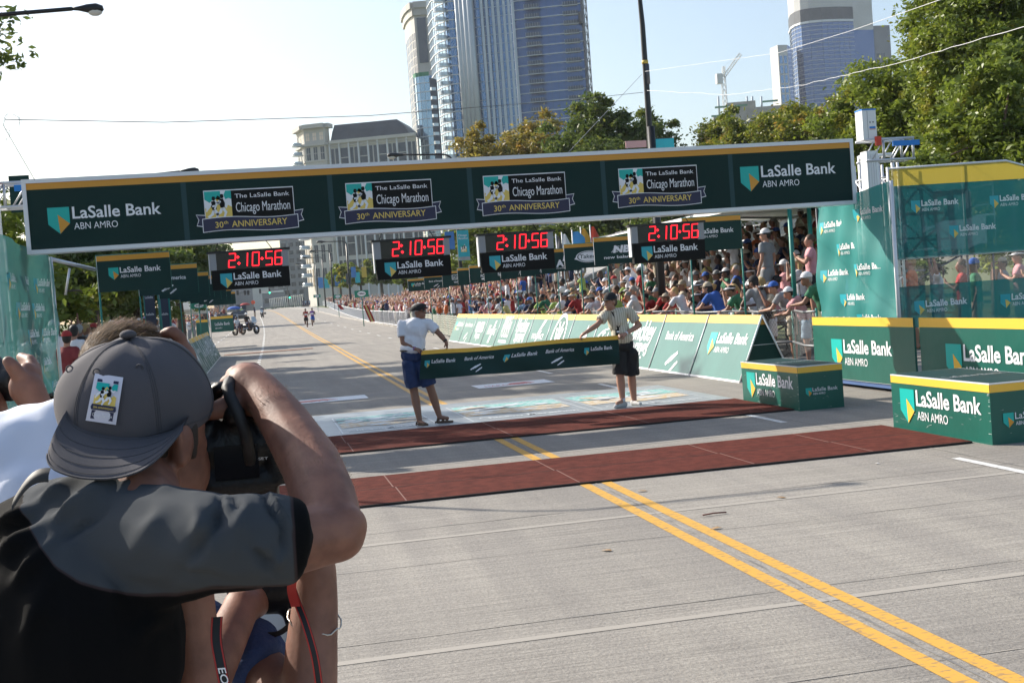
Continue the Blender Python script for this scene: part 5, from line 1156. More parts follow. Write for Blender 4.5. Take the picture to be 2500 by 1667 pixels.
# hair and hats, origin at head centre, facing -Y
def hair_mesh(kind):
    b=MB()
    if kind=='short': P=[('e',(0,.022,.035),(.082,.092,.095),None),('e',(0,.05,-.01),(.072,.062,.075),None)]
    elif kind=='long': P=[('e',(0,.022,.035),(.085,.096,.098),None),('c',(0,.055,-.02),.075,(0,.075,-.20),.055),('c',(.05,.03,-.02),.035,(.06,.03,-.18),.03),('c',(-.05,.03,-.02),.035,(-.06,.03,-.18),.03)]
    elif kind=='tail': P=[('e',(0,.022,.035),(.082,.092,.095),None),('c',(0,.10,.03),.03,(0,.14,-.05),.03),('c',(0,.14,-.05),.03,(0,.12,-.2),.012)]
    elif kind=='bun': P=[('e',(0,.022,.035),(.082,.092,.095),None),('e',(0,.10,.07),(.035,.035,.035),None)]
    return omesh('hair',P,.014,'hair_brown',3)
def cap_mesh(kind):
    b=MB()
    if kind=='cap':
        b.ell((0,.012,.045),(.090,.104,.098),'cloth_white',n=14,k=6,phi1=R(92))
        n=10; top=[];bot=[]
        for i in range(n+1):
            a=R(200+140*i/n); q=(1.0+.78*math.sin(math.pi*i/n)); top.append((.088*math.cos(a),.012+.100*math.sin(a)*1.0,.046)); bot.append((.088*math.cos(a)*1.0,.012+.100*math.sin(a)*q-.0,.036))
        V=top+bot; b.add(V,[(i,i+1,n+2+i,n+1+i) for i in range(n)],'cloth_white',smooth=True); b.add([(x,y,z-.004) for x,y,z in V],[(i,n+1+i,n+2+i,i+1) for i in range(n)],'cloth_white',smooth=True)
    elif kind=='visor':
        b.tube([(.088*math.cos(a),.012+.102*math.sin(a),.055) for a in np.linspace(0,6.283,20)],.014,'cloth_white',6,cap=False)
        n=10; top=[(.088*math.cos(R(200+140*i/n)),.012+.1*math.sin(R(200+140*i/n)),.05) for i in range(n+1)]; bot=[(.09*math.cos(R(200+140*i/n)),.012+.1*math.sin(R(200+140*i/n))*(1+.8*math.sin(math.pi*i/n)),.036) for i in range(n+1)]
        b.add(top+bot,[(i,i+1,n+2+i,n+1+i) for i in range(n)],'cloth_white',smooth=True)
    elif kind=='hat':
        b.ell((0,.012,.055),(.086,.098,.085),'cloth_white',n=14,k=5,phi1=R(90)); b.tube([(0,.012,.052),(0,.012,.060)],.165,'cloth_white',18,el=None)
    elif kind=='flatcap':
        b.ell((0,.0,.06),(.098,.125,.062),'cloth_white',n=14,k=8,rot=rotm(0,R(-10)))
        b.ell((0,-.10,.052),(.062,.05,.012),'cloth_white',n=12,k=5,rot=rotm(0,R(14)))
    return b.mesh(kind)
HM={k:hair_mesh(k) for k in ('short','long','tail','bun')}; CM={k:cap_mesh(k) for k in ('cap','visor','hat','flatcap')}
def base_pose(seat=False,s=1.):
    J=dict(pelvis=(0,0,.95),chest=(0,0,1.32),neck=(0,.01,1.47),head=(0,-.012,1.62),shl=(.175,0,1.42),shr=(-.175,0,1.42),hipl=(.09,0,.92),hipr=(-.09,0,.92),knl=(.10,-.02,.49),knr=(-.10,-.01,.49),anl=(.11,.0,.09),anr=(-.11,.02,.09),
       ell=(.24,.03,1.16),elr=(-.24,.03,1.16),wrl=(.25,-.05,.93),wrr=(-.25,-.05,.93))
    if seat:
        for k in ('pelvis','chest','neck','head','shl','shr','ell','elr','wrl','wrr','hipl','hipr'): x,y,z=J[k]; J[k]=(x,y,z-.42)
        J['knl']=(.13,-.42,.47); J['knr']=(-.13,-.42,.47); J['anl']=(.13,-.40,.09); J['anr']=(-.13,-.44,.09)
    return J
def poses():
    D={}
    J=base_pose(True); J.update(ell=(.24,-.12,.80),elr=(-.24,-.12,.80),wrl=(.05,-.30,.95),wrr=(-.05,-.30,.95),hdl=(-.2,-.3,.8),hdr=(.2,-.3,.8),yaw=R(25)); D['clapping, seated']=J
    J=base_pose(True); J.update(ell=(.25,-.10,.72),elr=(-.25,-.10,.72),wrl=(.12,-.34,.62),wrr=(-.12,-.34,.62),yaw=R(-15),tilt=R(6)); D['seated, hands on knees']=J
    J=base_pose(True); J.update(ell=(.25,-.16,.86),elr=(-.25,-.16,.86),wrl=(.08,-.22,1.12),wrr=(-.08,-.22,1.12),hdl=(-.3,-.2,.9),hdr=(.3,-.2,.9)); D['seated, hands raised to the face']=J
    J=base_pose(); J.update(ell=(.28,-.12,1.20),elr=(-.28,-.12,1.20),wrl=(.06,-.28,1.32),wrr=(-.06,-.28,1.32),hdl=(-.2,-.3,.8),hdr=(.2,-.3,.8),yaw=R(10)); D['standing and clapping']=J
    J=base_pose(); J.update(ell=(.32,-.02,1.60),elr=(-.30,-.10,1.52),wrl=(.36,-.06,1.85),wrr=(-.24,-.16,1.78),hdl=(0,0,1),hdr=(0,0,1),yaw=R(-10)); D['standing with both arms up']=J
    J=base_pose(); 
    J.update(chest=(0,-.14,1.28),neck=(0,-.25,1.40),head=(0,-.33,1.53),shl=(.175,-.22,1.36),shr=(-.175,-.22,1.36),ell=(.26,-.38,1.12),elr=(-.26,-.38,1.12),wrl=(.10,-.55,1.10),wrr=(-.10,-.55,1.10),yaw=R(20)); D['leaning on the barrier']=J
    J=base_pose(); J.update(ell=(.25,-.14,1.25),elr=(-.25,-.14,1.25),wrl=(.08,-.24,1.58),wrr=(-.08,-.24,1.58),hdl=(-.4,-.3,.7),hdr=(.4,-.3,.7)); D['standing with a camera held up']=J
    J=base_pose(); J.update(yaw=R(30)); D['standing with arms down']=J
    return D
PM={}
for nm_,J in poses().items():
    sk,sh,pt,so_,hR=human(J,shorts=('seated' in nm_ and .9) or .75)
    PM[nm_]=dict(body=omesh('body',sk+so_,.024,'skin_fair',2),shirt=omesh('shirt',sh,.026,'cloth_white',3),pants=omesh('shorts',pt,.028,'cloth_grey',3),head=J['head'],yaw=J.get('yaw',0),tilt=J.get('tilt',0))
rc=random.Random(77)
SH=['white']*7+['grey','grey','black','black','navy','navy','red','red','blue','blue','green','yellow','pink','orange','beige','light blue','maroon','lime']
HW=['none']*9+['cap white','cap red','cap blue','cap black','cap grey','cap beige','visor white','visor white','hat white','hat beige']
USED={}
def spectator(x,y,z,face,pose,place,group,shirt=None,hw=None,hair=None,skin=None,pants=None,s=None,label=None,hk=None):
    shirt=shirt or rc.choice(SH); hw=hw or rc.choice(HW); pants=pants or rc.choice(['navy','beige','grey','black','light blue','white']); skin=skin or rc.choice('aaaaabbbc')
    hc=hair or ('hair_black' if skin=='c' else rc.choice(['hair_brown','hair_brown','hair_black','hair_blond','hair_grey'])); hk=hk or rc.choice(['short','short','short','long','tail','bun'] if pose else ['short'])
    s=s or rc.uniform(.92,1.05); rz=math.atan2(face[0],-face[1])
    hd={'none':'','cap':' and %s cap','visor':' and %s visor','hat':' and %s sun hat'}[hw.split()[0]]
    if hd: hd=hd%hw.split()[1]
    else: hd={'short':'','long':', long %s hair','tail':', %s ponytail','bun':', %s bun'}[hk]; hd=hd%hc.split('_')[1] if hd else hd
    lab=label or 'person in %s shirt%s, %s, %s'%(shirt,hd,pose,place)
    t=thing('person',lab,'person',(x,y,z),rz,group); t.scale=(s,)*3
    USED.setdefault(lab,[]).append(t)
    P=PM[pose]; put('body',P['body'],t,m=SK[skin]); put('shirt',P['shirt'],t,m=cl(shirt)); put('shorts',P['pants'],t,m=cl(pants))
    rot=(P['tilt'],0,P['yaw']); put('hair',HM[hk],t,P['head'],rot,MATS[hc])
    if hw!='none': k,c=hw.split(); put(k,CM[k],t,P['head'],rot,cl(c))
    if 'camera' in pose or 'face' in pose:
        hx,hy,hz=P['head']; b=CAMM; put('held_camera',b,t,(hx,hy-.16,hz-.0))
    return t
b=MB(); b.box((-.055,-.02,-.035),(.055,.02,.035),'black_plastic'); b.tube([(0,-.02,0),(0,-.05,0)],.024,'black_plastic',10); CAMM=b.mesh('held_camera')
def near_sign(y):
    L_=[(21.8,'at the near end of the stand'),(24.5,'behind the rightmost clock'),(27.8,'below the slanted initials sign'),(30.5,'below the white oval sign'),(33.2,'below the letter A sign'),(38.5,'below the third clock'),(44,'under the two-line name sign'),(49,'under the stacked capitals sign'),(1e9,'under the farthest signs')]
    return next(t for v,t in L_ if y<v)
ordn=['first','second','third','fourth','fifth','sixth','seventh','eighth','ninth','tenth']
cnt=0
# bleacher rows
for k,X in enumerate(rows):
    y=23.2+rc.random()*.4; ymax=42 if k<4 else 37-2*(k-4)
    while y<ymax:
        if rc.random()<(.97 if y<30 else .72):
            stand=k<3 and rc.random()<.10
            pose=rc.choice(['standing and clapping','standing with arms down','standing with a camera held up','standing with both arms up'][:4] if stand else ['clapping, seated','clapping, seated','seated, hands on knees','seated, hands raised to the face'])
            z=fl_(X); xx=X+(.12 if stand else .42)
            spectator(xx,y+rc.uniform(-.08,.08),z,(-1,rc.uniform(.1,1.1)),pose,'row %s %s'%(ordn[k],near_sign(y)),'spectators on the bleachers'); cnt+=1
        y+=rc.uniform(.60,.78) if y<31 else rc.uniform(.75,1.2)
# people leaning on the fence behind the slanted boards
y=20.3
while y<52:
    if not 43.8<y<45: spectator(9.45+rc.uniform(0,.12),y,.10,(-1,rc.uniform(.2,1.2)),rc.choice(['leaning on the barrier']*5+['standing and clapping','standing with a camera held up']),'at the fence '+near_sign(y),'spectators leaning on the right fence',s=rc.uniform(.84,.98)); cnt+=1
    y+=rc.uniform(.55,.80) if y<36 else rc.uniform(.6,1.3)
# scattered people on the path between the stands
for i in range(34):
    y=rc.uniform(41.5,60); x=rc.uniform(9.9,13.5)
    spectator(x,y,.11,(-1,rc.uniform(-.2,1.2)),rc.choice(['standing with arms down','standing and clapping','standing with a camera held up','standing with both arms up']),'on the path '+near_sign(y),'spectators on the path'); cnt+=1
# specific people in the photograph
spectator(10.35,41.0,.3,(-.9,.5),'standing with a camera held up','','spectators on the path',shirt='white',pants='black',hw='none',skin='c',s=1.08,label='large person in white shirt and black trousers filming above the middle boards',hk='short')
spectator(11.6,34.5,1.0,(-1,.6),'standing with a camera held up','','spectators on the path',shirt='beige',pants='black',hw='none',hair='hair_blond',hk='bun',s=1.0,label='blond person in beige top photographing from the stair rail')
spectator(11.6,31.5,1.05,(-1,.8),'standing with arms down','','spectators on the path',shirt='black',pants='white',hw='cap black',s=1.03,label='person in black shirt and white shorts standing below the oval sign')
spectator(11.8,29.0,1.1,(-1,.8),'standing and clapping','','spectators on the path',shirt='white',pants='beige',hw='cap black',s=1.0,label='person in white sleeveless top and dark cap clapping on the stairs')
spectator(9.75,19.9,.11,(-1,.55),'leaning on the barrier','','people at the chain-link fence',shirt='green',pants='white',hw='cap white',skin='b',hair='hair_grey',s=1.0,label='person in dark green polo, white shorts and pale cap leaning on the chain fence',hk='short')
spectator(10.45,19.5,.11,(-1,-.35),'clapping, seated' if 0 else 'standing and clapping','','people at the chain-link fence',shirt='white',pants='beige',hw='none',skin='b',hair='hair_black',s=1.02,label='dark haired person in white shirt and badge beside the teal mesh',hk='short')
spectator(10.2,20.6,.11,(-1,.2),'standing and clapping','','people at the chain-link fence',shirt='navy',pants='beige',hw='none',skin='a',hair='hair_black',s=.9,label='shorter dark haired person with a hand at the mouth near the teal mesh',hk='short')
spectator(10.6,22.2,.75,(-1,.4),'standing and clapping','','people at the chain-link fence',shirt='pink',pants='black',hw='none',skin='a',hair='hair_brown',s=1.0,label='person in pale pink shirt standing and clapping high at the near stair rail',hk='bun')
spectator(10.3,23.6,.9,(-.6,.8),'standing with arms down','','people at the chain-link fence',shirt='grey',pants='grey',hw='cap white',skin='a',s=1.04,label='tall person in grey shirt and white cap, back turned, by the canopy post',hk='short')
spectator(9.35,21.6,.11,(-.3,1),'leaning on the barrier','','people at the chain-link fence',shirt='grey',pants='black',hw='cap black',skin='c',s=1.0,label='event worker in grey shirt and black cap right behind the nearest pole',hk='short')
spectator(9.7,22.6,.11,(-.5,.9),'standing with arms down','','people at the chain-link fence',shirt='maroon',pants='black',hw='none',skin='a',hair='hair_blond',hk='long',s=.93,label='person with long blond hair and maroon shirt right of the nearest pole')
for i,(x,y,sh_,hw_,pz) in enumerate(((11.0,20.2,'black','none','standing with arms down'),(11.5,21.5,'navy','cap grey','standing and clapping'),(10.9,21.2,'blue','none','standing with both arms up'),(12.2,19.6,'red','none','standing and clapping'),(12.9,20.6,'white','cap blue','standing with arms down'),(13.6,20.0,'pink','visor white','standing and clapping'),(14.2,21.4,'grey','hat beige','standing with arms down'),(11.8,22.6,'green','none','standing and clapping'),(12.6,22.0,'orange','none','standing with a camera held up'),(13.4,22.4,'white','none','standing with both arms up'),(12.0,18.9,'green','cap blue','standing with arms down'),(13.2,18.8,'lime','none','standing and clapping'))):
    spectator(x,y,.11,(-1,.6),pz,'behind the dark mesh screen','people behind the mesh screen',shirt=sh_,hw=hw_)
# left side
for i in range(46):
    y=rc.uniform(20.5,62); x=-3.35-.012*(y-20)-abs(rc.gauss(0,.9))
    spectator(x,y,.11,(1,rc.uniform(.0,1.0)),rc.choice(['standing with arms down','leaning on the barrier','standing and clapping','standing with a camera held up','standing with both arms up']),'left of the road '+('by the nearest sign' if y<26 else 'by the second sign' if y<32 else 'by the third sign' if y<40 else 'beyond the fourth sign' if y<50 else 'by the farthest signs'),'spectators on the left side')
for x,y,sh_,hw_,l in ((-2.95,20.4,'maroon','cap red','person in red cap and dark red shirt between left mesh and grey cap'),(-3.2,20.9,'white','cap white','person in white cap just left of the red cap'),(-3.1,22.3,'white','none','person in white shirt with dark hair above the red cap'),(-3.6,22.8,'black','none','dark haired person in black top behind the left mesh'),(-3.7,24,'blue','cap blue','person in blue shirt and blue cap far left under the sign')): spectator(x,y,.05,(.6,1),'standing with arms down','','spectators on the left side',shirt=sh_,hw=hw_,label=l)
# far crowd: nearest ones are people of their own
nfar=0
for i in range(400):
    if nfar>=46: break
    y=58+14*rc.random()**1.3; x=FX(y)+.45+rc.random()**1.5*6.5; z=max(.11,(x-FX(y)-1.8)*.42)
    spectator(x,y,z,(-1,rc.uniform(0,1)),rc.choice(['standing with both arms up','standing and clapping','standing with arms down']),rc.choice(['low in','halfway up','high in'][:1]) +' the far crowd' if z<.8 else ('halfway up the far crowd' if z<1.8 else 'high in the far crowd'),'spectators at the near end of the far crowd'); nfar+=1
for o in [q for L_ in USED.values() for q in L_]:
    w=o['label'].split()[:16]
    if w[-1] in ('the','at','of','in','by'): w=w[:-1]
    o['label']=' '.join(w)
USED2={}
for o in [q for L_ in USED.values() for q in L_]: USED2.setdefault(o['label'],[]).append(o)
USED=USED2
# labels that still coincide: tell the look-alikes apart by order
for lab,L_ in USED.items():
    if len(L_)>1:
        def pxx(o): v=np.array(o.location)-CAM; return (v@_Rr)/(v@_F)
        L_.sort(key=pxx); 
        for i,o in enumerate(L_):
            w=lab.split(); o['label']=' '.join([(['leftmost','second'][i] if i<2 and i<len(L_)-1 else ('rightmost' if i==len(L_)-1 else ordn[min(i,9)]))]+w[:15])
for o in bpy.data.objects:
    l=o.get('label')
    if l and o.parent is None and len(l.split())>16: o['label']=' '.join(l.split()[:16])
# ------------------------------------------------------------------ far crowd as one mass
def crowd_mass():
    r=random.Random(5); b=MB()
    cols=['cloth_white']*5+['cloth_red']*2+['cloth_pink']+['cloth_black','cloth_black','cloth_navy','cloth_navy','cloth_grey','cloth_light_blue','cloth_green','cloth_yellow','cloth_beige','cloth_orange','cloth_maroon']
    heads=['hair_brown','hair_black','hair_brown','hair_blond','cloth_white','cloth_red','cloth_blue','cloth_beige']
    def man(x,y,z):
        s=r.uniform(.9,1.08); c=r.choice(cols); w=.19*s
        b.ell((x,y,z+1.18*s),(w,.13,.33*s),c,n=7,k=5); b.ell((x,y,z+.55*s),(.15,.12,.5*s),r.choice(['cloth_navy','cloth_grey','cloth_beige']),n=6,k=4)
        b.ell((x,y,z+1.62*s),(.075,.09,.11),'skin_fair' if r.random()<.8 else 'skin_brown',n=7,k=5); b.ell((x+.02,y+.01,z+1.67*s),(.085,.10,.085),r.choice(heads),n=7,k=4,phi1=R(100))
        q=r.random()
        for sg in (-1,1):
            if q<.3: b.tube([(x+sg*w,y,z+1.4*s),(x+sg*.3,y-.1,z+1.65*s),(x+sg*.22,y-.12,z+1.95*s)],[.05,.04,.03],'skin_fair',5)
            elif q<.45: b.tube([(x+sg*w,y,z+1.4*s),(x+sg*.25-.15,y-.2,z+1.25*s),(x-.45,y-.2,z+1.35*s+sg*.1)],[.05,.045,.05],r.choice(['cloth_white','cloth_red','skin_fair']),5)
            else: b.tube([(x+sg*w,y,z+1.4*s),(x+sg*.27,y-.05,z+1.12*s),(x+sg*.1-.15,y-.15,z+1.2*s)],[.05,.04,.03],'skin_fair',5)
    for i in range(760):
        y=60+52*r.random(); x=FX(y)+.45+7.2*r.random()**1.15; z=gz(y)+max(.11,(x-FX(y)-1.8)*.42); man(x,y,z)
    for i in range(420):
        y=108+215*r.random()**1.2; x=FX(y)+.5+3.4*r.random(); man(x,y,gz(y)+.11+max(0,(x-FX(y)-1.6)*.2))
    for i in range(120):
        y=60+140*r.random(); x=-4.4-3.2*r.random(); man(x,y,gz(y)+.11)
    o=b.build('crowd',label='dense far crowd in red and white packed along both kerbs of the distant road',cat='crowd'); o['kind']='stuff'
crowd_mass()
# ================================================================== people in the open road
from mathutils import noise as mnoise
def vnormals(v,f):
    n=np.zeros_like(v); F_=np.array([q if len(q)==4 else (*q,q[-1]) for q in f]); e1=v[F_[:,2]]-v[F_[:,0]]; e2=v[F_[:,3]]-v[F_[:,1]]; fn=np.cross(e1,e2)
    for k in range(4): np.add.at(n,F_[:,k],fn)
    l=np.linalg.norm(n,axis=1)[:,None]; l[l==0]=1; return n/l
def crease(v,f,scale,amp,stretch=(1,1,1),ridge=True,mask=None,seed=0):
    n=vnormals(v,f); d=np.empty(len(v)); st=np.array(stretch)
    for i,p in enumerate(v*st*scale):
        q=mnoise.fractal((p[0]+seed,p[1],p[2]),1.,2.,3); d[i]=(1-abs(q)*2.2) if ridge else q
    if mask is not None: d*=mask(v)
    return v+n*(d*amp)[:,None]
def cloth_obj(name,prims,vox,m,parent,sm=4,cr=None,mats=None,fmat=None):
    v,f=organic(prims,vox,sm)
    if cr: v=crease(v,f,**cr)
    b=MB(); b.add(v,f,m,smooth=True)
    if fmat: b.mi(mats); c=v[[q[0] for q in f]]; s_=fmat(c); b.m=[1 if q else 0 for q in s_]
    return b.build(name,parent)
mat('polo_white',(.72,.73,.78),.8,bump=(60,.2)); mat('shorts_navy',(.022,.045,.13),.85,noise=(9,.25)); mat('shorts_black',(.012,.012,.013),.8); mat('leather',(.10,.06,.04),.7); mat('shoe_grey',(.40,.39,.38),.6); mat('shoe_gold',(.45,.30,.10),.6); mat('lens_dark',(.01,.01,.012),.15); mat('watch',(.03,.03,.03),.3); mat('band_purple',(.25,.12,.35),.5); mat('belt',(.03,.025,.02),.5)
def striped():
    m=bpy.data.materials.new('shirt_striped'); m.use_nodes=True; n=m.node_tree; N=n.nodes; L=n.links; b=N['Principled BSDF']; b.inputs['Roughness'].default_value=.85; tc=N.new('ShaderNodeTexCoord'); w=N.new('ShaderNodeTexWave'); w.inputs['Scale'].default_value=9; w.inputs['Distortion'].default_value=.6; L.new(tc.outputs['Object'],w.inputs[0])
    r=N.new('ShaderNodeValToRGB'); e=r.color_ramp.elements; e[0].position=.12; e[0].color=(.38,.32,.23,1); e[1].position=.24; e[1].color=(.62,.56,.44,1); L.new(w.outputs[0],r.inputs[0]); L.new(r.outputs[0],b.inputs[0]); MATS['shirt_striped']=m
striped()
def q(x,y,Y): return tuple(PY(x,y,Y))
def face_bits(root,f,R_,glasses=True,hairc='hair_brown',s=1.):
    b=MB()
    if glasses:
        for sg in (-1,1):
            c=f(sg*.036,-.088,.012); b.ell(c,(.026*s,.010*s,.018*s),'lens_dark',n=10,k=6,rot=R_); b.tube([f(sg*.06,-.075,.014),f(sg*.078,.0,.01)],.003*s,'lens_dark',4)
        b.tube([f(-.012,-.096,.014),f(.012,-.096,.014)],.003*s,'lens_dark',4); b.build('sunglasses',root)
def hands_cfg(): pass
# ---- man in the white polo
Ym=17.3
J=dict(head=q(1022,762,Ym),neck=q(1017,782,Ym),chest=q(1013,808,Ym),pelvis=q(1008,862,Ym),shl=q(1047,790,Ym-.05),shr=q(979,793,Ym+.02),ell=q(1073,815,Ym-.12),wrl=q(1089,834,Ym-.16),elr=q(984,836,Ym-.05),wrr=q(1014,852,Ym-.16),
 hipl=q(1028,885,Ym),hipr=q(998,887,Ym),knl=q(1052,950,Ym-.03),knr=q(1011,955,Ym+.03),anl=q(1072,1013,Ym-.02),anr=q(1024,1024,Ym-.05),ftl=(.9,-.45,0),ftr=(.35,-.9,0),yaw=R(62),tilt=R(-4),hdl=(.12,0,-1),hnl=(-1,0,0),hdr=(1,0,-.25),hnr=(0,.3,-1),curl=.8)
def man(J,name_label,shirt,pants,sleeve,hair,shoes_m,cfg,belly=1.1,skin='skin_tan',sw=1.):
    t=thing('person',name_label,'person',(J['pelvis'][0],J['pelvis'][1],0)); off=-np.array(t.location)
    JJ={k:(tuple(np.array(v)+off) if (isinstance(v,tuple) and k[:2] not in ('hd','hn','ft','ca')) else v) for k,v in J.items()}
    sk,sh,pt,so_,hR=human(JJ,shorts=cfg.get('shorts',.86),sleeve=sleeve,hands='full',belly=belly)
    cloth_obj('body',sk,.0095,skin,t,3); cloth_obj('shirt',sh,.012,shirt,t,4,cr=dict(scale=7,amp=.011,stretch=(1,1,.5)),)
    cloth_obj('shorts',pt,.013,pants,t,4,cr=dict(scale=8,amp=.012,stretch=(1,1,.4)))
    c=JJ['head']; f=lambda x,y,z:tuple(V3(c)+hR@V3((x,y,z)))
    me=HM['short']; put('hair',me,t,c,(JJ.get('tilt',0),0,JJ.get('yaw',0)),MATS[hair]); 
    return t,JJ,f,hR
t,JJ,f,hR=man(J,'man in white polo and navy shorts holding the left end of the finish tape','polo_white','shorts_navy',.62,'hair_grey','leather',dict(shorts=.78),belly=1.32)
put('cap',CM['flatcap'],t,JJ['head'],(JJ['tilt'],0,JJ['yaw']),cl('black')); face_bits(t,f,hR)
b=MB()
for a,dr in (('anl',(.9,-.45)),('anr',(.35,-.9))):
    an=V3(JJ[a]); d=V3((dr[0],dr[1],0)).normalized(); sd=V3((-d.y,d.x,0)); g=0.012-0
    z0_=.006
    bb=MB(); pts=[an-d*.06,an+d*.05,an+d*.17,an+d*.20]; wv=[.035,.042,.045,.02]
    V=[];
    for p_,w_ in zip(pts,wv):
        for s_ in (-1,1):
            for z_ in (z0_,z0_+.028): V.append((p_.x+sd.x*w_*s_,p_.y+sd.y*w_*s_,z_))
    F_=[]
    for i in range(3):
        o=4*i; F_+=[(o,o+4,o+6,o+2),(o+1,o+3,o+7,o+5),(o,o+1,o+5,o+4),(o+2,o+6,o+7,o+3)]
    F_+=[(0,2,3,1),(12,13,15,14)]; bb.add(V,F_,'leather')
    for k in (-.02,.05,.11): 
        c0=an+d*k; bb.tube([(c0.x-sd.x*.045,c0.y-sd.y*.045,z0_+.03),(c0.x,c0.y,z0_+.085-(.03 if k>0 else 0)-(k*.25)),(c0.x+sd.x*.045,c0.y+sd.y*.045,z0_+.03)],.012,'leather',6)
    bb.build('sandal',t)
b=MB(); w=V3(JJ['wrl']); e=V3(JJ['ell']); d=(w-e).normalized(); b.tube([w-d*.03,w-d*.008],.033,'watch',12); b.build('watch',t)
b=MB(); w=V3(JJ['wrr']); e=V3(JJ['elr']); d=(w-e).normalized(); b.tube([w-d*.02,w-d*.008],.032,'band_purple',12); b.build('wristband',t)
b=MB(); c=V3(JJ['neck']); b.tube([(c.x+.075*math.cos(a),c.y+.07*math.sin(a),c.z-.012-.03*max(0,-math.sin(a-.3))) for a in np.linspace(0,6.283,18)],.014,'polo_white',6); b.build('collar',t)
b=MB(); c=V3(JJ['pelvis']); b.tube([(c.x+.172*math.cos(a),c.y+.138*math.sin(a),c.z+.045) for a in np.linspace(0,6.283,24)],.014,'belt',6); b.build('belt',t)
# ---- man in the striped shirt
Yn=17.05
J=dict(head=q(1490,737,Yn),neck=q(1499,758,Yn),chest=q(1507,783,Yn+.02),pelvis=q(1523,838,Yn),shr=q(1483,762,Yn+.05),shl=q(1534,760,Yn-.02),elr=q(1458,793,Yn-.08),wrr=q(1430,812,Yn-.12),ell=q(1561,794,Yn-.02),wrl=q(1527,815,Yn-.17),
 hipr=q(1513,862,Yn),hipl=q(1541,862,Yn),knr=q(1514,914,Yn),knl=q(1542,915,Yn+.05),anr=q(1520,974,Yn),anl=q(1548,975,Yn+.15),ftr=(-.85,-.5,0),ftl=(.25,-.95,0),yaw=R(-68),tilt=R(6),hdr=(-1,0,-.5),hnr=(0,0,-1),hdl=(-1,-.1,-.15),hnl=(0,.6,-1),curl=.9)
t,JJ,f,hR=man(J,'man in pale striped shirt and black shorts holding the right end of the finish tape','shirt_striped','shorts_black',.62,'hair_brown','shoe_grey',dict(shorts=.92),belly=1.25,skin='skin_fair')
put('cap',CM['cap'],t,JJ['head'],(JJ['tilt'],0,JJ['yaw']),cl('black'))
for a,dr in (('anr',(-.85,-.5)),('anl',(.25,-.95))):
    an=V3(JJ[a]); d=V3((dr[0],dr[1],0)).normalized(); z_=.045
    P_=[('c',V3((an.x,an.y,z_))-d*.04,.042,V3((an.x,an.y,z_-.004))+d*.08,.040),('c',V3((an.x,an.y,z_-.004))+d*.08,.040,V3((an.x,an.y,z_-.012))+d*.16,.030),('c',V3((an.x,an.y,z_)),.04,V3((an.x,an.y,z_+.05)),.038)]
    v,ff=organic(P_,.010,2); v[:,2]=np.maximum(v[:,2],.008); b=MB(); b.add(v,ff,'shoe_grey',smooth=True)
    c0=V3((an.x,an.y,.078))+d*.05; b.tube([c0,c0+d*.07-V3((0,0,.015))],.014,'shoe_gold',6); o=b.build('shoe',t)
    b=MB(); b.tube([(an.x,an.y,.09),(an.x,an.y,.15)],.040,cl('white'),10); b.build('sock',t)
b=MB(); c=V3(JJ['neck']); b.tube([(c.x+.068*math.cos(a),c.y+.066*math.sin(a),c.z-.012) for a in np.linspace(0,6.283,18)],.013,'shirt_striped',6); b.build('collar',t)
b=MB(); n_=V3(JJ['neck']); ch=V3(JJ['chest']); b.tube([n_+V3((.06,-.03,.0)),ch+V3((.03,-.125,.02)),ch+V3((-.035,-.135,-.12))],.010,cl('black'),5); b.tube([n_+V3((-.05,-.05,-.01)),ch+V3((-.06,-.12,.03)),ch+V3((-.04,-.135,-.12))],.010,cl('black'),5); b.box(ch+V3((-.075,-.145,-.23)),ch+V3((-.005,-.135,-.12)),'black_print'); b.box(ch+V3((-.065,-.147,-.165)),ch+V3((-.015,-.1455,-.14)),'white_print'); b.build('lanyard',t)
b=MB(); w=V3(JJ['wrl']); e=V3(JJ['ell']); d=(w-e).normalized(); b.tube([w-d*.03,w-d*.008],.031,'alu',12); b.build('watch',t)
# ---- finish tape
top=[(1029,856),(1085,852),(1140,850),(1198,846),(1260,839),(1317,833),(1370,828),(1418,825),(1465,822),(1510,819)]; bot=[(1024,926),(1075,923),(1125,919),(1175,914),(1230,911),(1290,906),(1350,901),(1410,896),(1465,892),(1513,888)]
def tape_fn(u,v,o=0.):
    k=u*(len(top)-1); i=min(int(k),len(top)-2); a=k-i
    tx=top[i][0]*(1-a)+top[i+1][0]*a; ty=top[i][1]*(1-a)+top[i+1][1]*a; bx=bot[i][0]*(1-a)+bot[i+1][0]*a; by=bot[i][1]*(1-a)+bot[i+1][1]*a
    Y=17.12-.22*u; wv=.03*math.sin(7*u+2)*(1-v)+.018*math.sin(16*u+5*v)*(1-v)
    p=PY(bx+(tx-bx)*v,by+(ty-by)*v,Y+wv-o); return tuple(p)
t=thing('finish_tape','dark green finish tape with yellow top edge stretched between the two men','finish tape',(0,0,0))
b=MB(); b.grid(lambda u,v:tape_fn(u,v),60,10,'green_deep'); b.build('cloth',t)
b=MB(); b.grid(lambda u,v:tape_fn(u,.86+.145*v,.004),60,2,'yellow'); b.build('yellow_edge',t)
c=MB(); Wt=2.96; Ht=.38
for k,x in enumerate((.06,1.20,2.34)): lasalle(c,None,x,.24-.012*k,.46,0,teal='teal_blue',tri='gold2',bold=.012)
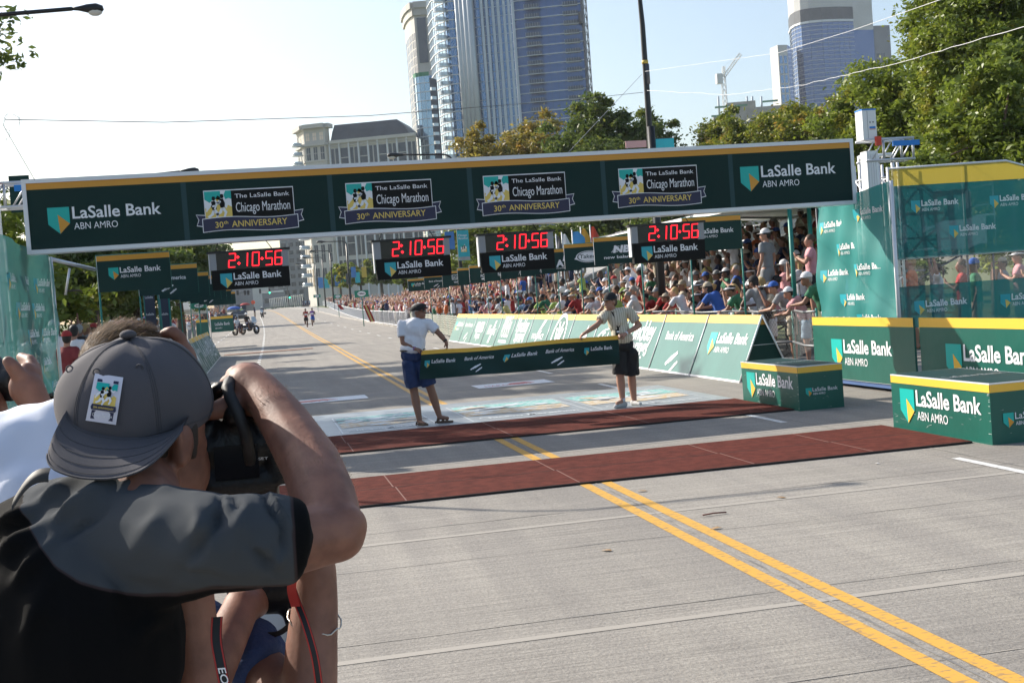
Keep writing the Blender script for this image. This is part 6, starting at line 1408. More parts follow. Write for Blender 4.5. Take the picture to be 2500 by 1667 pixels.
# no second line on the tape logos: keep shield and name only
c2=MB()
for k,x in enumerate((.06,1.22,2.38)): shield(c2,None,x,.245,.078,0,'teal_blue','gold2'); c2.text('LaSalle Bank',x+.105,.205,.36,.05,'white_print',None,.0,.012)
for x in (.66,1.80): boa(c2,None,x,.215,.42,0)
V=[tape_fn(min(1,x/Wt),min(1,max(0,y/Ht)),.006+z_) for x,y,z_ in c2.v]; b=MB(); b.v=V; b.f=c2.f; b.m=c2.m; b.sm=c2.sm; b.mats=c2.mats; b.build('printed_logos',t)
# ---- runners
def runner(label,px,py,H_px,shirt,shorts,lean,phase):
    g=G(px,py); 
    for k in range(400): 
        pass
    Y=phase[0]; p=PY(px,py,Y); x,z=p[0],gz(Y)
    J=dict(pelvis=(0,0,.96),chest=(0,-.04,1.30),neck=(0,-.06,1.45),head=(0,-.08,1.60),shl=(.165,-.05,1.40),shr=(-.165,-.05,1.40),hipl=(.08,0,.93),hipr=(-.08,0,.93))
    a=1 if lean else -1
    fl,bk_=('l','r') if a>0 else ('r','l'); s=lambda k:(.08 if k=='l' else -.08)
    J['kn'+fl]=(s(fl),-.22,.56); J['an'+fl]=(s(fl)*.6,-.10,.13); J['kn'+bk_]=(s(bk_),.05,.50); J['an'+bk_]=(s(bk_),.38,.42)
    A=lambda k:(.24 if k=='l' else -.24)
    J['el'+fl]=(A(fl),.14,1.17); J['wr'+fl]=(A(fl)*.9,-.06,1.08); J['el'+bk_]=(A(bk_),-.05,1.15); J['wr'+bk_]=(A(bk_)*.45,-.26,1.26)
    sk,sh,pt,so_,hR=human(J,shorts=.55,sleeve=0,belly=.85)
    t=thing('person',label,'person',(x,Y,z),0,'leading runners'); t.scale=(1.0,1.0,1.0)
    cloth_obj('body',sk,.016,'skin_brown',t,2); cloth_obj('singlet',sh,.018,shirt,t,3); cloth_obj('shorts',pt,.018,shorts,t,3); cloth_obj('shoes',so_,.016,cl('white'),t,2)
    put('hair',HM['short'],t,J['head'],(0,0,0),MATS['hair_black']); b=MB(); b.box((-.09,-.165,1.14),(.09,-.155,1.28),'white_print'); b.build('race_bib',t)
runner('leading runner in a red singlet and black shorts on the left of the pair',749,803,48,cl('red'),cl('black'),True,(104.5,))
runner('second runner in purple and white kit on the right of the pair',765,799,46,mat('kit_purple',(.22,.10,.35),.7),cl('blue'),False,(107.5,))
# ---- motorcycles, trike, officials
def torus(b,c,R_,r,m,ax=0,n=18):
    pts=[]
    for i in range(n+1):
        a=6.2832*i/n; pts.append((c[0]+(R_*math.cos(a) if ax else 0),c[1]+(0 if ax else R_*math.cos(a)),c[2]+R_*math.sin(a)))
    b.tube(pts,r,m,6,cap=False)
mat('bike_dark',(.03,.035,.05),.3); mat('tyre',(.015,.015,.015),.9); mat('chrome',(.7,.7,.72),.2,.9); mat('helmet',(.7,.7,.7),.3)
def wheel(t,c,R_=.31):
    b=MB(); torus(b,c,R_-.05,.06,'tyre'); o=b.build('wheel',t); b=MB(); b.tube([(c[0]-.03,c[1],c[2]),(c[0]+.03,c[1],c[2])],R_-.1,'chrome',14); w=b.build('rim',o); return o
def rider(label,x,y,z,shirt,group='people on the press motorcycles',helmet=True,rz=0,pants='navy',arms=True):
    P='seated, hands on knees'; t=thing('person',label,'person',(x,y,z),rz,group); put('body',PM[P]['body'],t,m=SK['b']); put('jacket',PM[P]['shirt'],t,m=cl(shirt)); put('trousers',PM[P]['pants'],t,m=cl(pants)); h=PM[P]['head']
    b=MB(); b.ell((h[0],h[1]+.01,h[2]+.03),(.105,.125,.115),'helmet' if helmet else 'hair_black',n=12,k=7,phi1=R(115)); b.build('helmet' if helmet else 'hair',t)
def motorcycle(label,x,y,rz,trike=False,group='motorcycles ahead of the runners'):
    t=thing('motorcycle',label,'motorcycle',(x,y,gz(y)),rz,group); wheel(t,(0,-.75,.31)); 
    if trike: wheel(t,(-.62,.8,.28)); wheel(t,(.0,.75,.31))
    else: wheel(t,(0,.75,.31))
    v,f_=organic([('c',(0,-.45,.62),.14,(0,.45,.6),.17),('e',(0,-.3,.75),(.17,.26,.14),None),('c',(0,.3,.5),.15,(0,.85,.62),.12),('e',(0,0,.42),(.16,.3,.2),None)],.03,2); b=MB(); b.add(v,f_,'bike_dark',smooth=True); b.build('body',t)
    b=MB(); b.tube([(0,-.72,.35),(0,-.55,.85)],.04,'chrome',6); b.tube([(-.36,-.38,.98),(-.2,-.5,.92),(.2,-.5,.92),(.36,-.38,.98)],.022,'chrome',6); b.build('fork_and_handlebar',t)
    b=MB(); b.add([(-.22,-.6,.8),(.22,-.6,.8),(.17,-.48,1.22),(-.17,-.48,1.22)],[(0,1,2,3)],'rail_glass'); b.ell((0,-.66,.8),(.12,.1,.1),'helmet',n=8,k=5); b.build('windscreen',t)
    b=MB()
    for sg in (-1,1): b.box((sg*.22,.45,.45),(sg*.40,.95,.78),'bike_dark')
    b.build('pannier',t)
    if trike: b=MB(); b.box((-1.0,.2,.30),(-.35,1.05,.42),'chrome'); b.box((-.95,.8,.42),(-.4,1.0,.95),'bike_dark'); b.tube([(-.35,-.3,.45),(-.65,.2,.35)],.03,'chrome',5); b.tube([(-.9,.2,.4),(-.9,.2,.75),(-.4,.2,.75),(-.4,.2,.4)],.02,'chrome',5); b.build('sidecar',t)
    return t
P1=PY(600,806,100); TR=R(38); tt=motorcycle('press motorcycle with sidecar driving down the left lane ahead of the runners',P1[0]+.3,100,TR,True); tt.scale=(1.15,)*3
def tl(x,y): return (P1[0]+.3+1.15*(x*math.cos(TR)-y*math.sin(TR)),100+1.15*(x*math.sin(TR)+y*math.cos(TR)))
for (x,y,z,l_,c_,h_) in ((0,.25,.40,'rider in black jacket and white helmet on the sidecar motorcycle','black',True),(-.7,.45,.15,'passenger with white shirt sitting in the sidecar','white',False),(-.62,1.0,.5,'camera operator in dark top at the back of the sidecar','navy',False)):
    X,Y=tl(x,y); rider(l_,X,Y,gz(Y)+z,c_,helmet=h_,rz=TR)
P2=PY(636,773,186); motorcycle('dark police motorcycle farther down the left lane',P2[0]+.3,186,R(-10)); rider('officer riding the farther dark motorcycle',P2[0]+.3,186.2,gz(186)+.32,'black')
P3=PY(610,778,200); motorcycle('farthest motorcycle behind the standing official',P3[0]-1.2,200,R(15)); rider('rider in pale jacket on the farthest motorcycle',P3[0]-1.2,200.2,gz(200)+.32,'lime')
g=PY(623,777,178); spectator(g[0],178,gz(178),(1,-.3),'standing with arms down','','officials on the road',shirt='navy',pants='beige',hw='none',s=1.0,label='official in navy top and pale trousers standing by the left lane')
for k,(x,sh_) in enumerate(((741,'navy'),(747,'light blue'),(752,'navy'),(757,'light blue'))): g=PY(x,749,310); spectator(g[0],310+k*.6,gz(310),(0,-1),'standing with arms down','','officials on the road',shirt=sh_,pants='navy',hw='none',s=1.05,label=['leftmost officer','second officer','third officer','rightmost officer'][k]+' standing at the far bend of the road')
# boards, tents and vehicles on the far left
t=thing('sponsor_board','green bank board standing across the far left lane beside the press vehicles','sponsor board',(0,0,0)); p=PY(512,774,96); e=PY(568,768,96); f0=PY(512,812,96); b=MB(); T=frame((p[0],96,f0[2]),(1,0,0),(0,0,1)); w_=e[0]-p[0]; h_=p[2]-f0[2]; b.box((0,0,-.05),(w_,h_,0),'green',T); b.rect(0,h_*.84,w_,h_,'yellow',T,.01); b.text('LaSalle Bank',.2*w_,.42*h_,.65*w_,.2*h_,'white_print',T,.012,.01); b.text('ABN AMRO',.2*w_,.2*h_,.3*w_,.1*h_,'white_print',T,.012,0); b.build('panel',t)
t=thing('sponsor_board','short green board with yellow top just left of the far bank board','sponsor board',(0,0,0)); p=PY(478,782,90); f0=PY(478,820,90); e=PY(508,780,90); b=MB(); T=frame((p[0],90,f0[2]),(1,0,0),(0,0,1)); w_=e[0]-p[0]; h_=p[2]-f0[2]; b.box((0,0,-.05),(w_,h_,0),'green',T); b.rect(0,h_*.84,w_,h_,'yellow',T,.01); b.build('panel',t)
def tent(label,x,y,D,w_=3,h_=2.2):
    p=PY(x,y,D); t=thing('tent',label,'tent',(p[0],D,gz(D)),0,'white tents on the left'); b=MB(); a=w_/2; b.add([(-a,-a,h_),(a,-a,h_),(a,a,h_),(-a,a,h_),(0,0,h_+1.1)],[(0,1,4),(1,2,4),(2,3,4),(3,0,4)],'canvas'); b.add([(-a,-a,h_-.25),(a,-a,h_-.25),(a,-a,h_),(-a,-a,h_),(a,a,h_-.25),(a,a,h_)],[(0,1,2,3),(1,4,5,2)],'canvas'); b.build('roof',t); b=MB()
    for sx in (-a,a):
        for sy in (-a,a): b.tube([(sx,sy,0),(sx,sy,h_)],.03,'alu',6)
    b.build('legs',t)
tent('white pop-up tent behind the left crowd near the 50m sign',440,760,70); mat('car_silver',(.35,.36,.38),.3,.5); mat('car_dark',(.04,.045,.05),.3,.3); mat('car_glass',(.03,.04,.05),.1)
def vehicle(label,x,y,D,paint,L_=4.6,van=False,rz=0.):
    p=PY(x,y,D); t=thing('parked_car' if not van else 'van',label,'car' if not van else 'van',(p[0],D,gz(D)),rz,'vehicles parked beyond the left boards')
    H_=1.9 if van else 1.45; w=.9
    prof=[(-L_/2,.35),(-L_/2,.85),(-L_/2+.9,.98),(-L_/2+1.5,H_),(L_/2-.5 if van else L_/2-1.2,H_),(L_/2-.1,1.0),(L_/2,.9),(L_/2,.35)]
    b=MB(); n=len(prof); V=[(-w,y_,z_) for y_,z_ in prof]+[(w,y_,z_) for y_,z_ in prof]; b.add(V,[tuple(range(n)),tuple(range(2*n-1,n-1,-1))]+[(i,n+i,n+(i+1)%n,(i+1)%n) for i in range(n)],paint); b.build('body',t)
    b=MB(); b.add([(-w*.85,-L_/2+.93,1.0),(w*.85,-L_/2+.93,1.0),(w*.8,-L_/2+1.42,H_-.08),(-w*.8,-L_/2+1.42,H_-.08)],[(0,1,2,3)],'car_glass',Matrix.Translation((0,-.02,.01))); 
    for sg in (-1,1): b.add([(sg*(w+.005),-L_/2+1.2,1.0),(sg*(w+.005),L_/2-.9,1.0),(sg*(w+.005),L_/2-1.3,H_-.12),(sg*(w+.005),-L_/2+1.6,H_-.12)],[(0,1,2,3)],'car_glass')
    b.build('windows',t)
    for sx in (-w,w):
        for yy in (-L_/2+.85,L_/2-.85): wheel(t,(sx,yy,.32))
vehicle('dark grey van parked beyond the far left board',536,772,150,'car_dark',4.6,False); vehicle('dark car behind the far left boards, nearest the road',585,768,170,'car_dark'); vehicle('silver car half hidden by the motorcycle sidecar',560,772,135,'car_silver'); vehicle('dark van far left beyond the signs',590,760,230,'car_dark',5,True)
for k,(x,y,D,c_) in enumerate(((572,765,148,'blue'),(600,762,205,'red'),(480,770,100,'grey'))):
    p=PY(x,y,D); t=thing('umbrella',['purple blue umbrella beyond the far left board','small red umbrella down the left side','grey umbrella among the left crowd'][k],'umbrella',(p[0],D,gz(D)),0,'umbrellas on the left'); b=MB(); b.ell((0,0,1.9),(.8,.8,.35),cl(c_),n=10,k=5,phi1=R(90)); b.build('canopy',t); b=MB(); b.tube([(0,0,0),(0,0,2.2)],.02,'steel_dark',5); b.build('pole',t)
t=thing('spectator_tower','dark scaffold tower with repeated logos behind the left poles','scaffold tower',(0,0,0)); p=PY(350,700,34); b=MB()
for dx in (0,.36,.62): b.tube([(p[0]+dx,34,0),(p[0]+dx,34,2.6)],.03,'pole_green',6)
b.build('poles',t); b=MB(); T=frame((p[0],33.97,1.0),(1,0,0),(0,0,1)); b.box((0,0,-.02),(.26,1.5,0),mat('slate_cloth',(.05,.06,.09),.8),T); b.box((.37,0,-.02),(.6,1.5,0),'slate_cloth',T)
for z_ in (1.35,.9,.4): b.text('LaSalle',.02,z_,.2,.06,'white_print',T,.01); b.text('LaSalle',.38,z_-.02,.2,.06,'white_print',T,.01)
b.build('banners',t)
# flags draped on the right fence
def drape(label,x0_,y0_,x1_,y1_,Y,cols):
    p=PY(x0_,y0_,Y); e=PY(x1_,y1_,Y); t=thing('flag',label,'flag',(0,0,0),0,'flags hung on the right fence'); 
    for i,c_ in enumerate(cols):
        b=MB(); a0,a1=i/len(cols),(i+1)/len(cols); b.grid(lambda u,v:(p[0]+(e[0]-p[0])*(a0+(a1-a0)*u)+.12*(1-v)*0+(1-v)*(.35),Y-.02*math.sin(9*u+12*v),e[2]+(p[2]-e[2])*v),6,6,cl(c_)); b.build('stripe',t)
drape('red, yellow and black flag hung on the fence right of the runners',886,746,902,786,75,['red','yellow','red']); drape('small red cloth hung on the far barrier',822,744,832,756,118,['red','red'])
# ================================================================== photographers in the foreground
mat('cap_grey',(.078,.073,.082),.9,bump=(900,.12)); mat('seam_grey',(.07,.068,.075),.9); mat('tee_black',(.010,.010,.011),.9); mat('tee_white',(.70,.73,.82),.85); mat('denim_navy',(.03,.05,.13),.9,bump=(120,.3)); mat('cam_black',(.006,.006,.0065),.45,bump=(150,.12)); mat('strap_black',(.014,.014,.015),.6); mat('strap_red',(.45,.03,.02),.6); mat('hair_dark',(.035,.022,.014),.7); mat('patch_white',(.66,.64,.72),.7); mat('panel_white',(.62,.68,.72),.5)
def skinmat(name,c,c2):
    m=bpy.data.materials.new(name); m.use_nodes=True; n=m.node_tree; N=n.nodes; L=n.links; b=N['Principled BSDF']; b.inputs['Roughness'].default_value=.58; b.inputs['Subsurface Weight'].default_value=.25; b.inputs['Subsurface Radius'].default_value=(.02,.008,.004); b.inputs['Subsurface Scale'].default_value=.5
    tc=N.new('ShaderNodeTexCoord'); t=N.new('ShaderNodeTexNoise'); t.inputs['Scale'].default_value=22; t.inputs['Detail'].default_value=7; L.new(tc.outputs['Object'],t.inputs[0]); r=N.new('ShaderNodeValToRGB'); e=r.color_ramp.elements; e[0].position=.35; e[0].color=(*c2,1); e[1].position=.65; e[1].color=(*c,1); L.new(t.outputs[0],r.inputs[0]); L.new(r.outputs[0],b.inputs['Base Color'])
    t2=N.new('ShaderNodeTexNoise'); t2.inputs['Scale'].default_value=160; t2.inputs['Detail'].default_value=4; L.new(tc.outputs['Object'],t2.inputs[0]); bp=N.new('ShaderNodeBump'); bp.inputs['Strength'].default_value=.14; bp.inputs['Distance'].default_value=.003; L.new(t2.outputs[0],bp.inputs['Height']); L.new(bp.outputs[0],b.inputs['Normal']); MATS[name]=m
skinmat('skin_near',(.28,.125,.08),(.17,.07,.045)); skinmat('skin_near2',(.25,.115,.075),(.17,.073,.048))
d_=lambda x,y,D: tuple(PD(x,y,D))
def dv(x,y,D): return V3(PD(x,y,D))
FW=V3(_F); RT=V3(_Rr); UPc=V3((0,0,1))
# ---- A: photographer in the backwards cap
tA=thing('person','photographer in backwards grey cap and grey-black shirt, seen from behind, elbow raised','person',(PD(300,1400,1.6)[0],PD(300,1400,1.6)[1],0)); oA=V3(tA.location)
def loc(prims):
    out=[]
    for p in prims: out.append((p[0],V3(p[1])-oA,p[2],V3(p[3])-oA,p[4]) if p[0] in 'ck' else (p[0],V3(p[1])-oA,p[2],p[3] if len(p)>3 else None))
    return out
HC=dv(352,1064,1.76)                       # head centre
hyaw=math.atan2(FW.x,FW.y); RH=Matrix.Rotation(-YAW-R(28),3,'Z')   # head axes: x right, y facing away and turned right
f=lambda x,y,z: HC+RH@V3((x,y,z))
sk=[('e',f(0,0,.015),(.078,.098,.090),RH),('e',f(.0,.035,-.055),(.062,.070,.072),RH),('c',f(0,.02,-.10),.030,f(.0,.075,-.098),.024),('c',f(0,.10,.012),.011,f(0,.122,-.025),.015),('c',f(-.04,.085,.03),.012,f(.04,.085,.03),.012),('c',f(.04,.06,-.02),.018,f(.035,.05,-.03),.016),
 ('c',f(0,-.03,-.06),.062,dv(335,1270,1.62),.068)]
for x,y,D,r_ in ((0,0,0,0),): pass
sk+=[('e',f(.082,-.012,-.012),(.011,.021,.033),RH@Matrix.Rotation(R(-12),3,'X')),('c',f(.090,-.028,.008),.007,f(.089,-.022,-.035),.007)]
E_=dv(822,1302,1.60); Wr=dv(640,958,1.84); Sh=dv(560,1330,1.54); F1=dv(760,1135,1.72)
sk+=[('c',Sh,.044,dv(690,1325,1.56),.046),('c',dv(690,1325,1.56),.046,E_,.038),('c',E_,.039,dv(790,1215,1.66),.045),('c',dv(790,1215,1.66),.045,F1,.043),('c',F1,.043,dv(695,1030,1.79),.037),('c',dv(695,1030,1.79),.037,Wr,.031),('c',E_+V3((0,0,-.004)),.034,dv(843,1285,1.60),.030)]
# right hand over the camera grip
sk+=[('c',Wr,.031,dv(606,938,1.86),.034),('c',dv(628,985,1.86),.026,dv(596,975,1.86),.028),('c',dv(606,938,1.87),.03,dv(585,925,1.88),.022),
 ('c',dv(592,921,1.87),.0165,dv(556,935,1.89),.014),('c',dv(556,935,1.89),.014,dv(548,960,1.92),.0125),('c',dv(548,960,1.92),.0125,dv(552,985,1.94),.011),
 ('c',dv(600,905,1.88),.0150,dv(570,915,1.92),.014),('c',dv(570,915,1.92),.014,dv(566,950,1.96),.012),
 ('c',dv(618,905,1.89),.0145,dv(600,905,1.94),.0135),('c',dv(600,905,1.94),.0135,dv(598,950,1.98),.012),('c',dv(634,915,1.89),.013,dv(622,918,1.95),.012),('c',dv(622,918,1.95),.012,dv(622,960,1.98),.011),
 ('c',dv(612,985,1.85),.021,dv(568,985,1.83),.0175),('c',dv(568,985,1.83),.0175,dv(528,1003,1.82),.0145),('c',dv(528,1003,1.82),.0145,dv(508,1006,1.82),.012)]
# left forearm going down under the camera
sk+=[('c',dv(450,1430,1.72),.04,dv(490,1690,1.70),.034),('c',dv(490,1690,1.70),.036,dv(590,1480,1.86),.028),('c',dv(590,1480,1.86),.03,dv(625,1462,1.92),.028),('c',dv(625,1462,1.92),.016,dv(650,1440,1.95),.013)]
v,ff=organic(loc(sk),.0048,5); b=MB(); b.add(v,ff,'skin_near',smooth=True); b.build('body',tA)
# shirt: one surface, grey yoke and sleeve, black body
pr=lambda px,D: px*D/FPX
def cz(x0,y0,D0,r0,x1,y1,D1,r1,k='c'): return (k,dv(x0,y0,D0),pr(r0,D0),dv(x1,y1,D1),pr(r1,D1))
RT_=Matrix.Rotation(-YAW-R(8),3,'Z')
sh=[cz(350,1312,1.60,138,530,1322,1.52,120),cz(530,1322,1.52,120,650,1316,1.53,112),cz(600,1316,1.525,114,728,1322,1.555,100,'k'),cz(640,1316,1.53,116,712,1322,1.55,108,'k'),
 cz(150,1302,1.66,142,350,1312,1.60,138),cz(-60,1430,1.80,150,150,1302,1.66,142),('e',dv(190,1560,1.62),(pr(268,1.62),.125,pr(330,1.62)),RT_),('e',dv(150,1790,1.66),(pr(275,1.66),.12,pr(300,1.66)),RT_),
 cz(300,1400,1.60,110,480,1388,1.56,78),cz(-40,1600,1.74,140,150,1500,1.64,150),cz(340,1440,1.60,100,350,1600,1.62,96),cz(500,1375,1.55,80,620,1375,1.56,66)]
v,ff=organic(loc(sh),.0055,9)
n_=vnormals(v,ff)
vw=v+np.array(oA)-CAM; Dd=vw@_F; pa=vw@_Rr/Dd*FPX; pb=vw@_U/Dd*FPX; PXX=1250+pa*_eh[0]+pb*_eu[0]; PYY=833.5+pa*_eh[1]+pb*_eu[1]; front=np.clip(-(n_@_F)+.35,0,1)
A_=np.zeros(len(v))
def seg(x0,y0,x1,y1,w,a):
    d=np.array((x1-x0,y1-y0),float); l=np.linalg.norm(d); d/=l; rx=PXX-(x0+x1)/2; ry=PYY-(y0+y1)/2; t_=rx*d[0]+ry*d[1]; k_=rx*d[1]-ry*d[0]; w_=w*(1+.25*np.sin(t_/17.)); return a*np.exp(-(k_/w_)**2)*np.exp(-(t_/(l*.55))**2)
for q_ in ((105,1218,180,1170,13,.011),(140,1270,225,1206,14,.012),(225,1206,280,1160,13,.011),(236,1206,330,1154,12,.010),(300,1190,362,1158,11,.010),(380,1195,430,1182,11,.008),(165,1310,250,1240,13,-.009),(538,1200,528,1280,12,-.012),(528,1275,460,1365,16,-.011),(560,1200,590,1240,9,-.008),(634,1195,690,1278,9,-.010),(690,1275,692,1345,9,-.009),(655,1200,705,1280,7,.007),(615,1335,672,1392,11,-.008),(665,1395,690,1350,9,.007),(0,1282,75,1245,15,.013),(0,1362,90,1292,16,.013),(0,1325,80,1270,12,-.010),(40,1420,110,1340,16,.010),(420,1400,560,1425,18,-.006),(480,1240,500,1330,22,.007),(600,1225,570,1330,18,.006),(400,1240,330,1340,26,.006),(60,1560,110,1440,26,.008),(330,1560,420,1470,26,.008),(250,1420,300,1470,20,.005)): A_+=seg(*q_)
no=np.array([mnoise.fractal((p[0]*7,p[1]*7,p[2]*5),1.,2.,2) for p in v]); v=v+n_*((A_*1.35*front)+no*.0035)[:,None]
b=MB(); b.add(v,ff,'tee_black',smooth=True); side=(v+np.array(oA))@_Rr; hgt=(v+np.array(oA))[:,2]
ref=[(53,1218),(62,1250),(80,1300),(99,1335),(135,1385),(193,1422),(270,1445),(351,1455),(440,1450),(526,1440),(600,1435),(672,1430),(760,1428)]
ylx=np.interp(PXX,[p[0] for p in ref],[p[1] for p in ref],left=900); dd_=np.minimum((ylx-PYY),(718-PXX+.06*(PYY-1320))*1.0)
o=b.build('shirt',tA); at=o.data.attributes.new('panel','FLOAT','POINT'); at.data.foreach_set('value',dd_)
m=bpy.data.materials.new('two_tone_tee'); m.use_nodes=True; n=m.node_tree; N=n.nodes; L=n.links; bs=N['Principled BSDF']; bs.inputs['Roughness'].default_value=.92; bs.inputs['Specular IOR Level'].default_value=.12
a_=N.new('ShaderNodeAttribute'); a_.attribute_name='panel'; r=N.new('ShaderNodeValToRGB'); e=r.color_ramp.elements; r.color_ramp.interpolation='LINEAR'; e[0].position=.49; e[0].color=(.004,.004,.0045,1); e[1].position=.50; e[1].color=(.045,.03,.03,1); x=e.new(.508); x.color=(.045,.035,.035,1); x=e.new(.518); x.color=(.058,.064,.071,1)
mr=N.new('ShaderNodeMapRange'); mr.inputs[1].default_value=-200; mr.inputs[2].default_value=200; L.new(a_.outputs['Fac'],mr.inputs[0]); L.new(mr.outputs[0],r.inputs[0])
tc=N.new('ShaderNodeTexCoord'); t2=N.new('ShaderNodeTexNoise'); t2.inputs['Scale'].default_value=700; L.new(tc.outputs['Object'],t2.inputs[0]); bp=N.new('ShaderNodeBump'); bp.inputs['Strength'].default_value=.10; bp.inputs['Distance'].default_value=.001; L.new(t2.outputs[0],bp.inputs['Height']); L.new(bp.outputs[0],bs.inputs['Normal']); L.new(r.outputs[0],bs.inputs['Base Color']); o.data.materials[0]=m
b=MB(); b.grid(lambda u,v_:dv(*[(a*(1-u)+c*u) for a,c in zip((28,1236,1.548),(118,1166,1.545))])-oA+V3((0,0,.017*v_-.006))+FW*(-.004*math.sin(3.1*v_)+.012*v_)+V3((0,0,.012*math.sin(3.1*u))),10,4,'strap_black'); b.build('neck_strap',tA)
# hair behind the ear
v,ff=organic(loc([('e',f(0,-.012,.012),(.083,.094,.082),RH),('c',f(.078,.014,.01),.010,f(.077,.012,-.03),.008),('e',f(0,-.06,-.045),(.064,.04,.05),RH)]),.006,2); b=MB(); b.add(v,ff,'hair_dark',smooth=True); b.build('hair',tA)
# cap worn backwards
CC=dv(332,986,1.76); RC=Matrix.Rotation(-YAW-R(24),3,'Z')@Matrix.Rotation(R(7),3,'X')@Matrix.Rotation(R(4),3,'Y'); rc_=(.1015,.118,.094)
def capp(az,el,o=0.):
    """az 0 = right, 90 = front of the head, el up"""
    a,e=R(az),R(el); flat=1-.04*math.sin(2*e); p=V3((rc_[0]*math.cos(e)**.82*math.cos(a),rc_[1]*math.cos(e)**.82*math.sin(a),rc_[2]*math.sin(e)**1.0)) if e>=0 else V3((rc_[0]*math.cos(a)*math.cos(e),rc_[1]*math.sin(a)*math.cos(e),rc_[2]*math.sin(e)*1.0))
    nn=V3((p.x/rc_[0]**2,p.y/rc_[1]**2,p.z/rc_[2]**2)).normalized(); w=.0016*math.sin(3*a+5*e)+.0012*math.sin(7*a-3*e); return CC-oA+RC@(p+nn*(o+w))

b=MB(); b.grid(lambda u,v_:capp(360*u,-22+112*v_),72,30,'cap_grey'); 
for k in range(6):
    az=30+60*k; b.tube([capp(az,e,.0004) for e in range(-20,89,6)],.0005,'seam_grey',5)
    b.tube([capp(az+1.6,e,.0003) for e in range(-20,86,6)],.00035,'seam_grey',4); b.tube([capp(az-1.6,e,.0003) for e in range(-20,86,6)],.00035,'seam_grey',4)
b.ell(capp(0,90,.004),(.012,.012,.007),'cap_grey',n=12,k=6)
b.tube([capp(a,-14,.0006) for a in range(0,361,8)],.0007,'seam_grey',4)
for az in (238,282,322): 
    c=capp(az,44,.0006); b.tube([c+V3((.0045*math.cos(a),0,.0045*math.sin(a))) for a in np.linspace(0,6.283,12)],.0011,'seam_grey',5)
capo=b.build('cap',tA)
# brim hanging over the nape
# patch sewn on the crown
def onc(px,py,o=.0015):
    d=V3(ray(px,py)).normalized(); o_=V3(CAM)-CC; Ri=RC.transposed(); d2=Ri@d; o2=Ri@o_; s_=[1/x for x in (rc_[0]+o,rc_[1]+o,rc_[2]+o)]
    D2=V3([a*c for a,c in zip(d2,s_)]); O2=V3([a*c for a,c in zip(o2,s_)]); A=D2.dot(D2); B=D2.dot(O2); C_=O2.dot(O2)-1; t_=(-B-math.sqrt(max(0,B*B-A*C_)))/A; return V3(CAM)+d*t_-oA
BI=[(163,1000),(172,1025),(205,1048),(262,1064),(330,1068),(395,1060),(440,1040),(462,1015)]; BO=[(122,1100,1.63),(118,1132,1.61),(158,1158,1.59),(236,1172,1.578),(325,1162,1.578),(382,1128,1.59),(420,1085,1.625),(448,1050,1.66)]
def lerpP(L_,u): k=u*(len(L_)-1); i=min(int(k),len(L_)-2); a=k-i; return [x*(1-a)+y*a for x,y in zip(L_[i],L_[i+1])]
def sm(L_,u,h=.07): return [sum(c)/5 for c in zip(*[lerpP(L_,min(1,max(0,u+d*h))) for d in (-1,-.5,0,.5,1)])] if .01<u<.99 else lerpP(L_,u)
def brim(u,v_):
    a=onc(*sm(BI,u),.0005); c=dv(*sm(BO,u))-oA; return a*(1-v_)+c*v_-FW*(.012*math.sin(math.pi*min(1,v_*.8)))
b=MB(); b.grid(brim,48,12,'cap_grey'); b.grid(lambda u,v_:brim(1-u,v_)+FW*.0035,48,12,'cap_grey')
for q_ in (.06,.30,.5,.7,.88,.99): b.tube([brim(u,q_)-FW*.0008 for u in np.linspace(.02,.98,40)],.00035 if q_<.95 else .0016,'seam_grey',4)
b.build('cap_brim',capo)
TL,TR,BR,BL=(232,911),(301,921),(283,1037),(209,1026)
def pt(u,v_,o=.0025): x=(BL[0]*(1-u)+BR[0]*u)*(1-v_)+(TL[0]*(1-u)+TR[0]*u)*v_; y=(BL[1]*(1-u)+BR[1]*u)*(1-v_)+(TL[1]*(1-u)+TR[1]*u)*v_; return onc(x,y,o)
b=MB(); b.grid(lambda u,v_:pt(u,v_,.004),8,10,'patch_white'); c2=MB(); z0_=.0
c2.rect(.13,.27,.87,.90,'white_print'); c2.rect(.13,.84,.87,.90,'navy_print',z=.0005); c2.rect(.13,.06,.87,.24,'navy_print',z=.0005); c2.text('Chicago Marathon',.17,.12,.66,.07,'white_print',None,.001,.0)
runner_art(c2,None,.13,.36,.74,.47,.0006)
c2.poly([(.10,.37),(.90,.37),(.93,.29),(.90,.25),(.10,.25),(.07,.30)],'navy_print',z=.006); c2.text('30th ANNIVERSARY',.16,.285,.68,.045,'gold2',None,.0065,.004)
sub=[]; V=[pt(x,y,.0045+z*.35) for x,y,z in c2.v]; 
b0=len(b.v); mp=[b.mi(m) for m in c2.mats]; b.v.extend(tuple(p) for p in V); b.f.extend(tuple(b0+i for i in q_) for q_ in c2.f); b.m.extend(mp[i] for i in c2.m); b.sm.extend(c2.sm); b.build('cap_patch',capo)
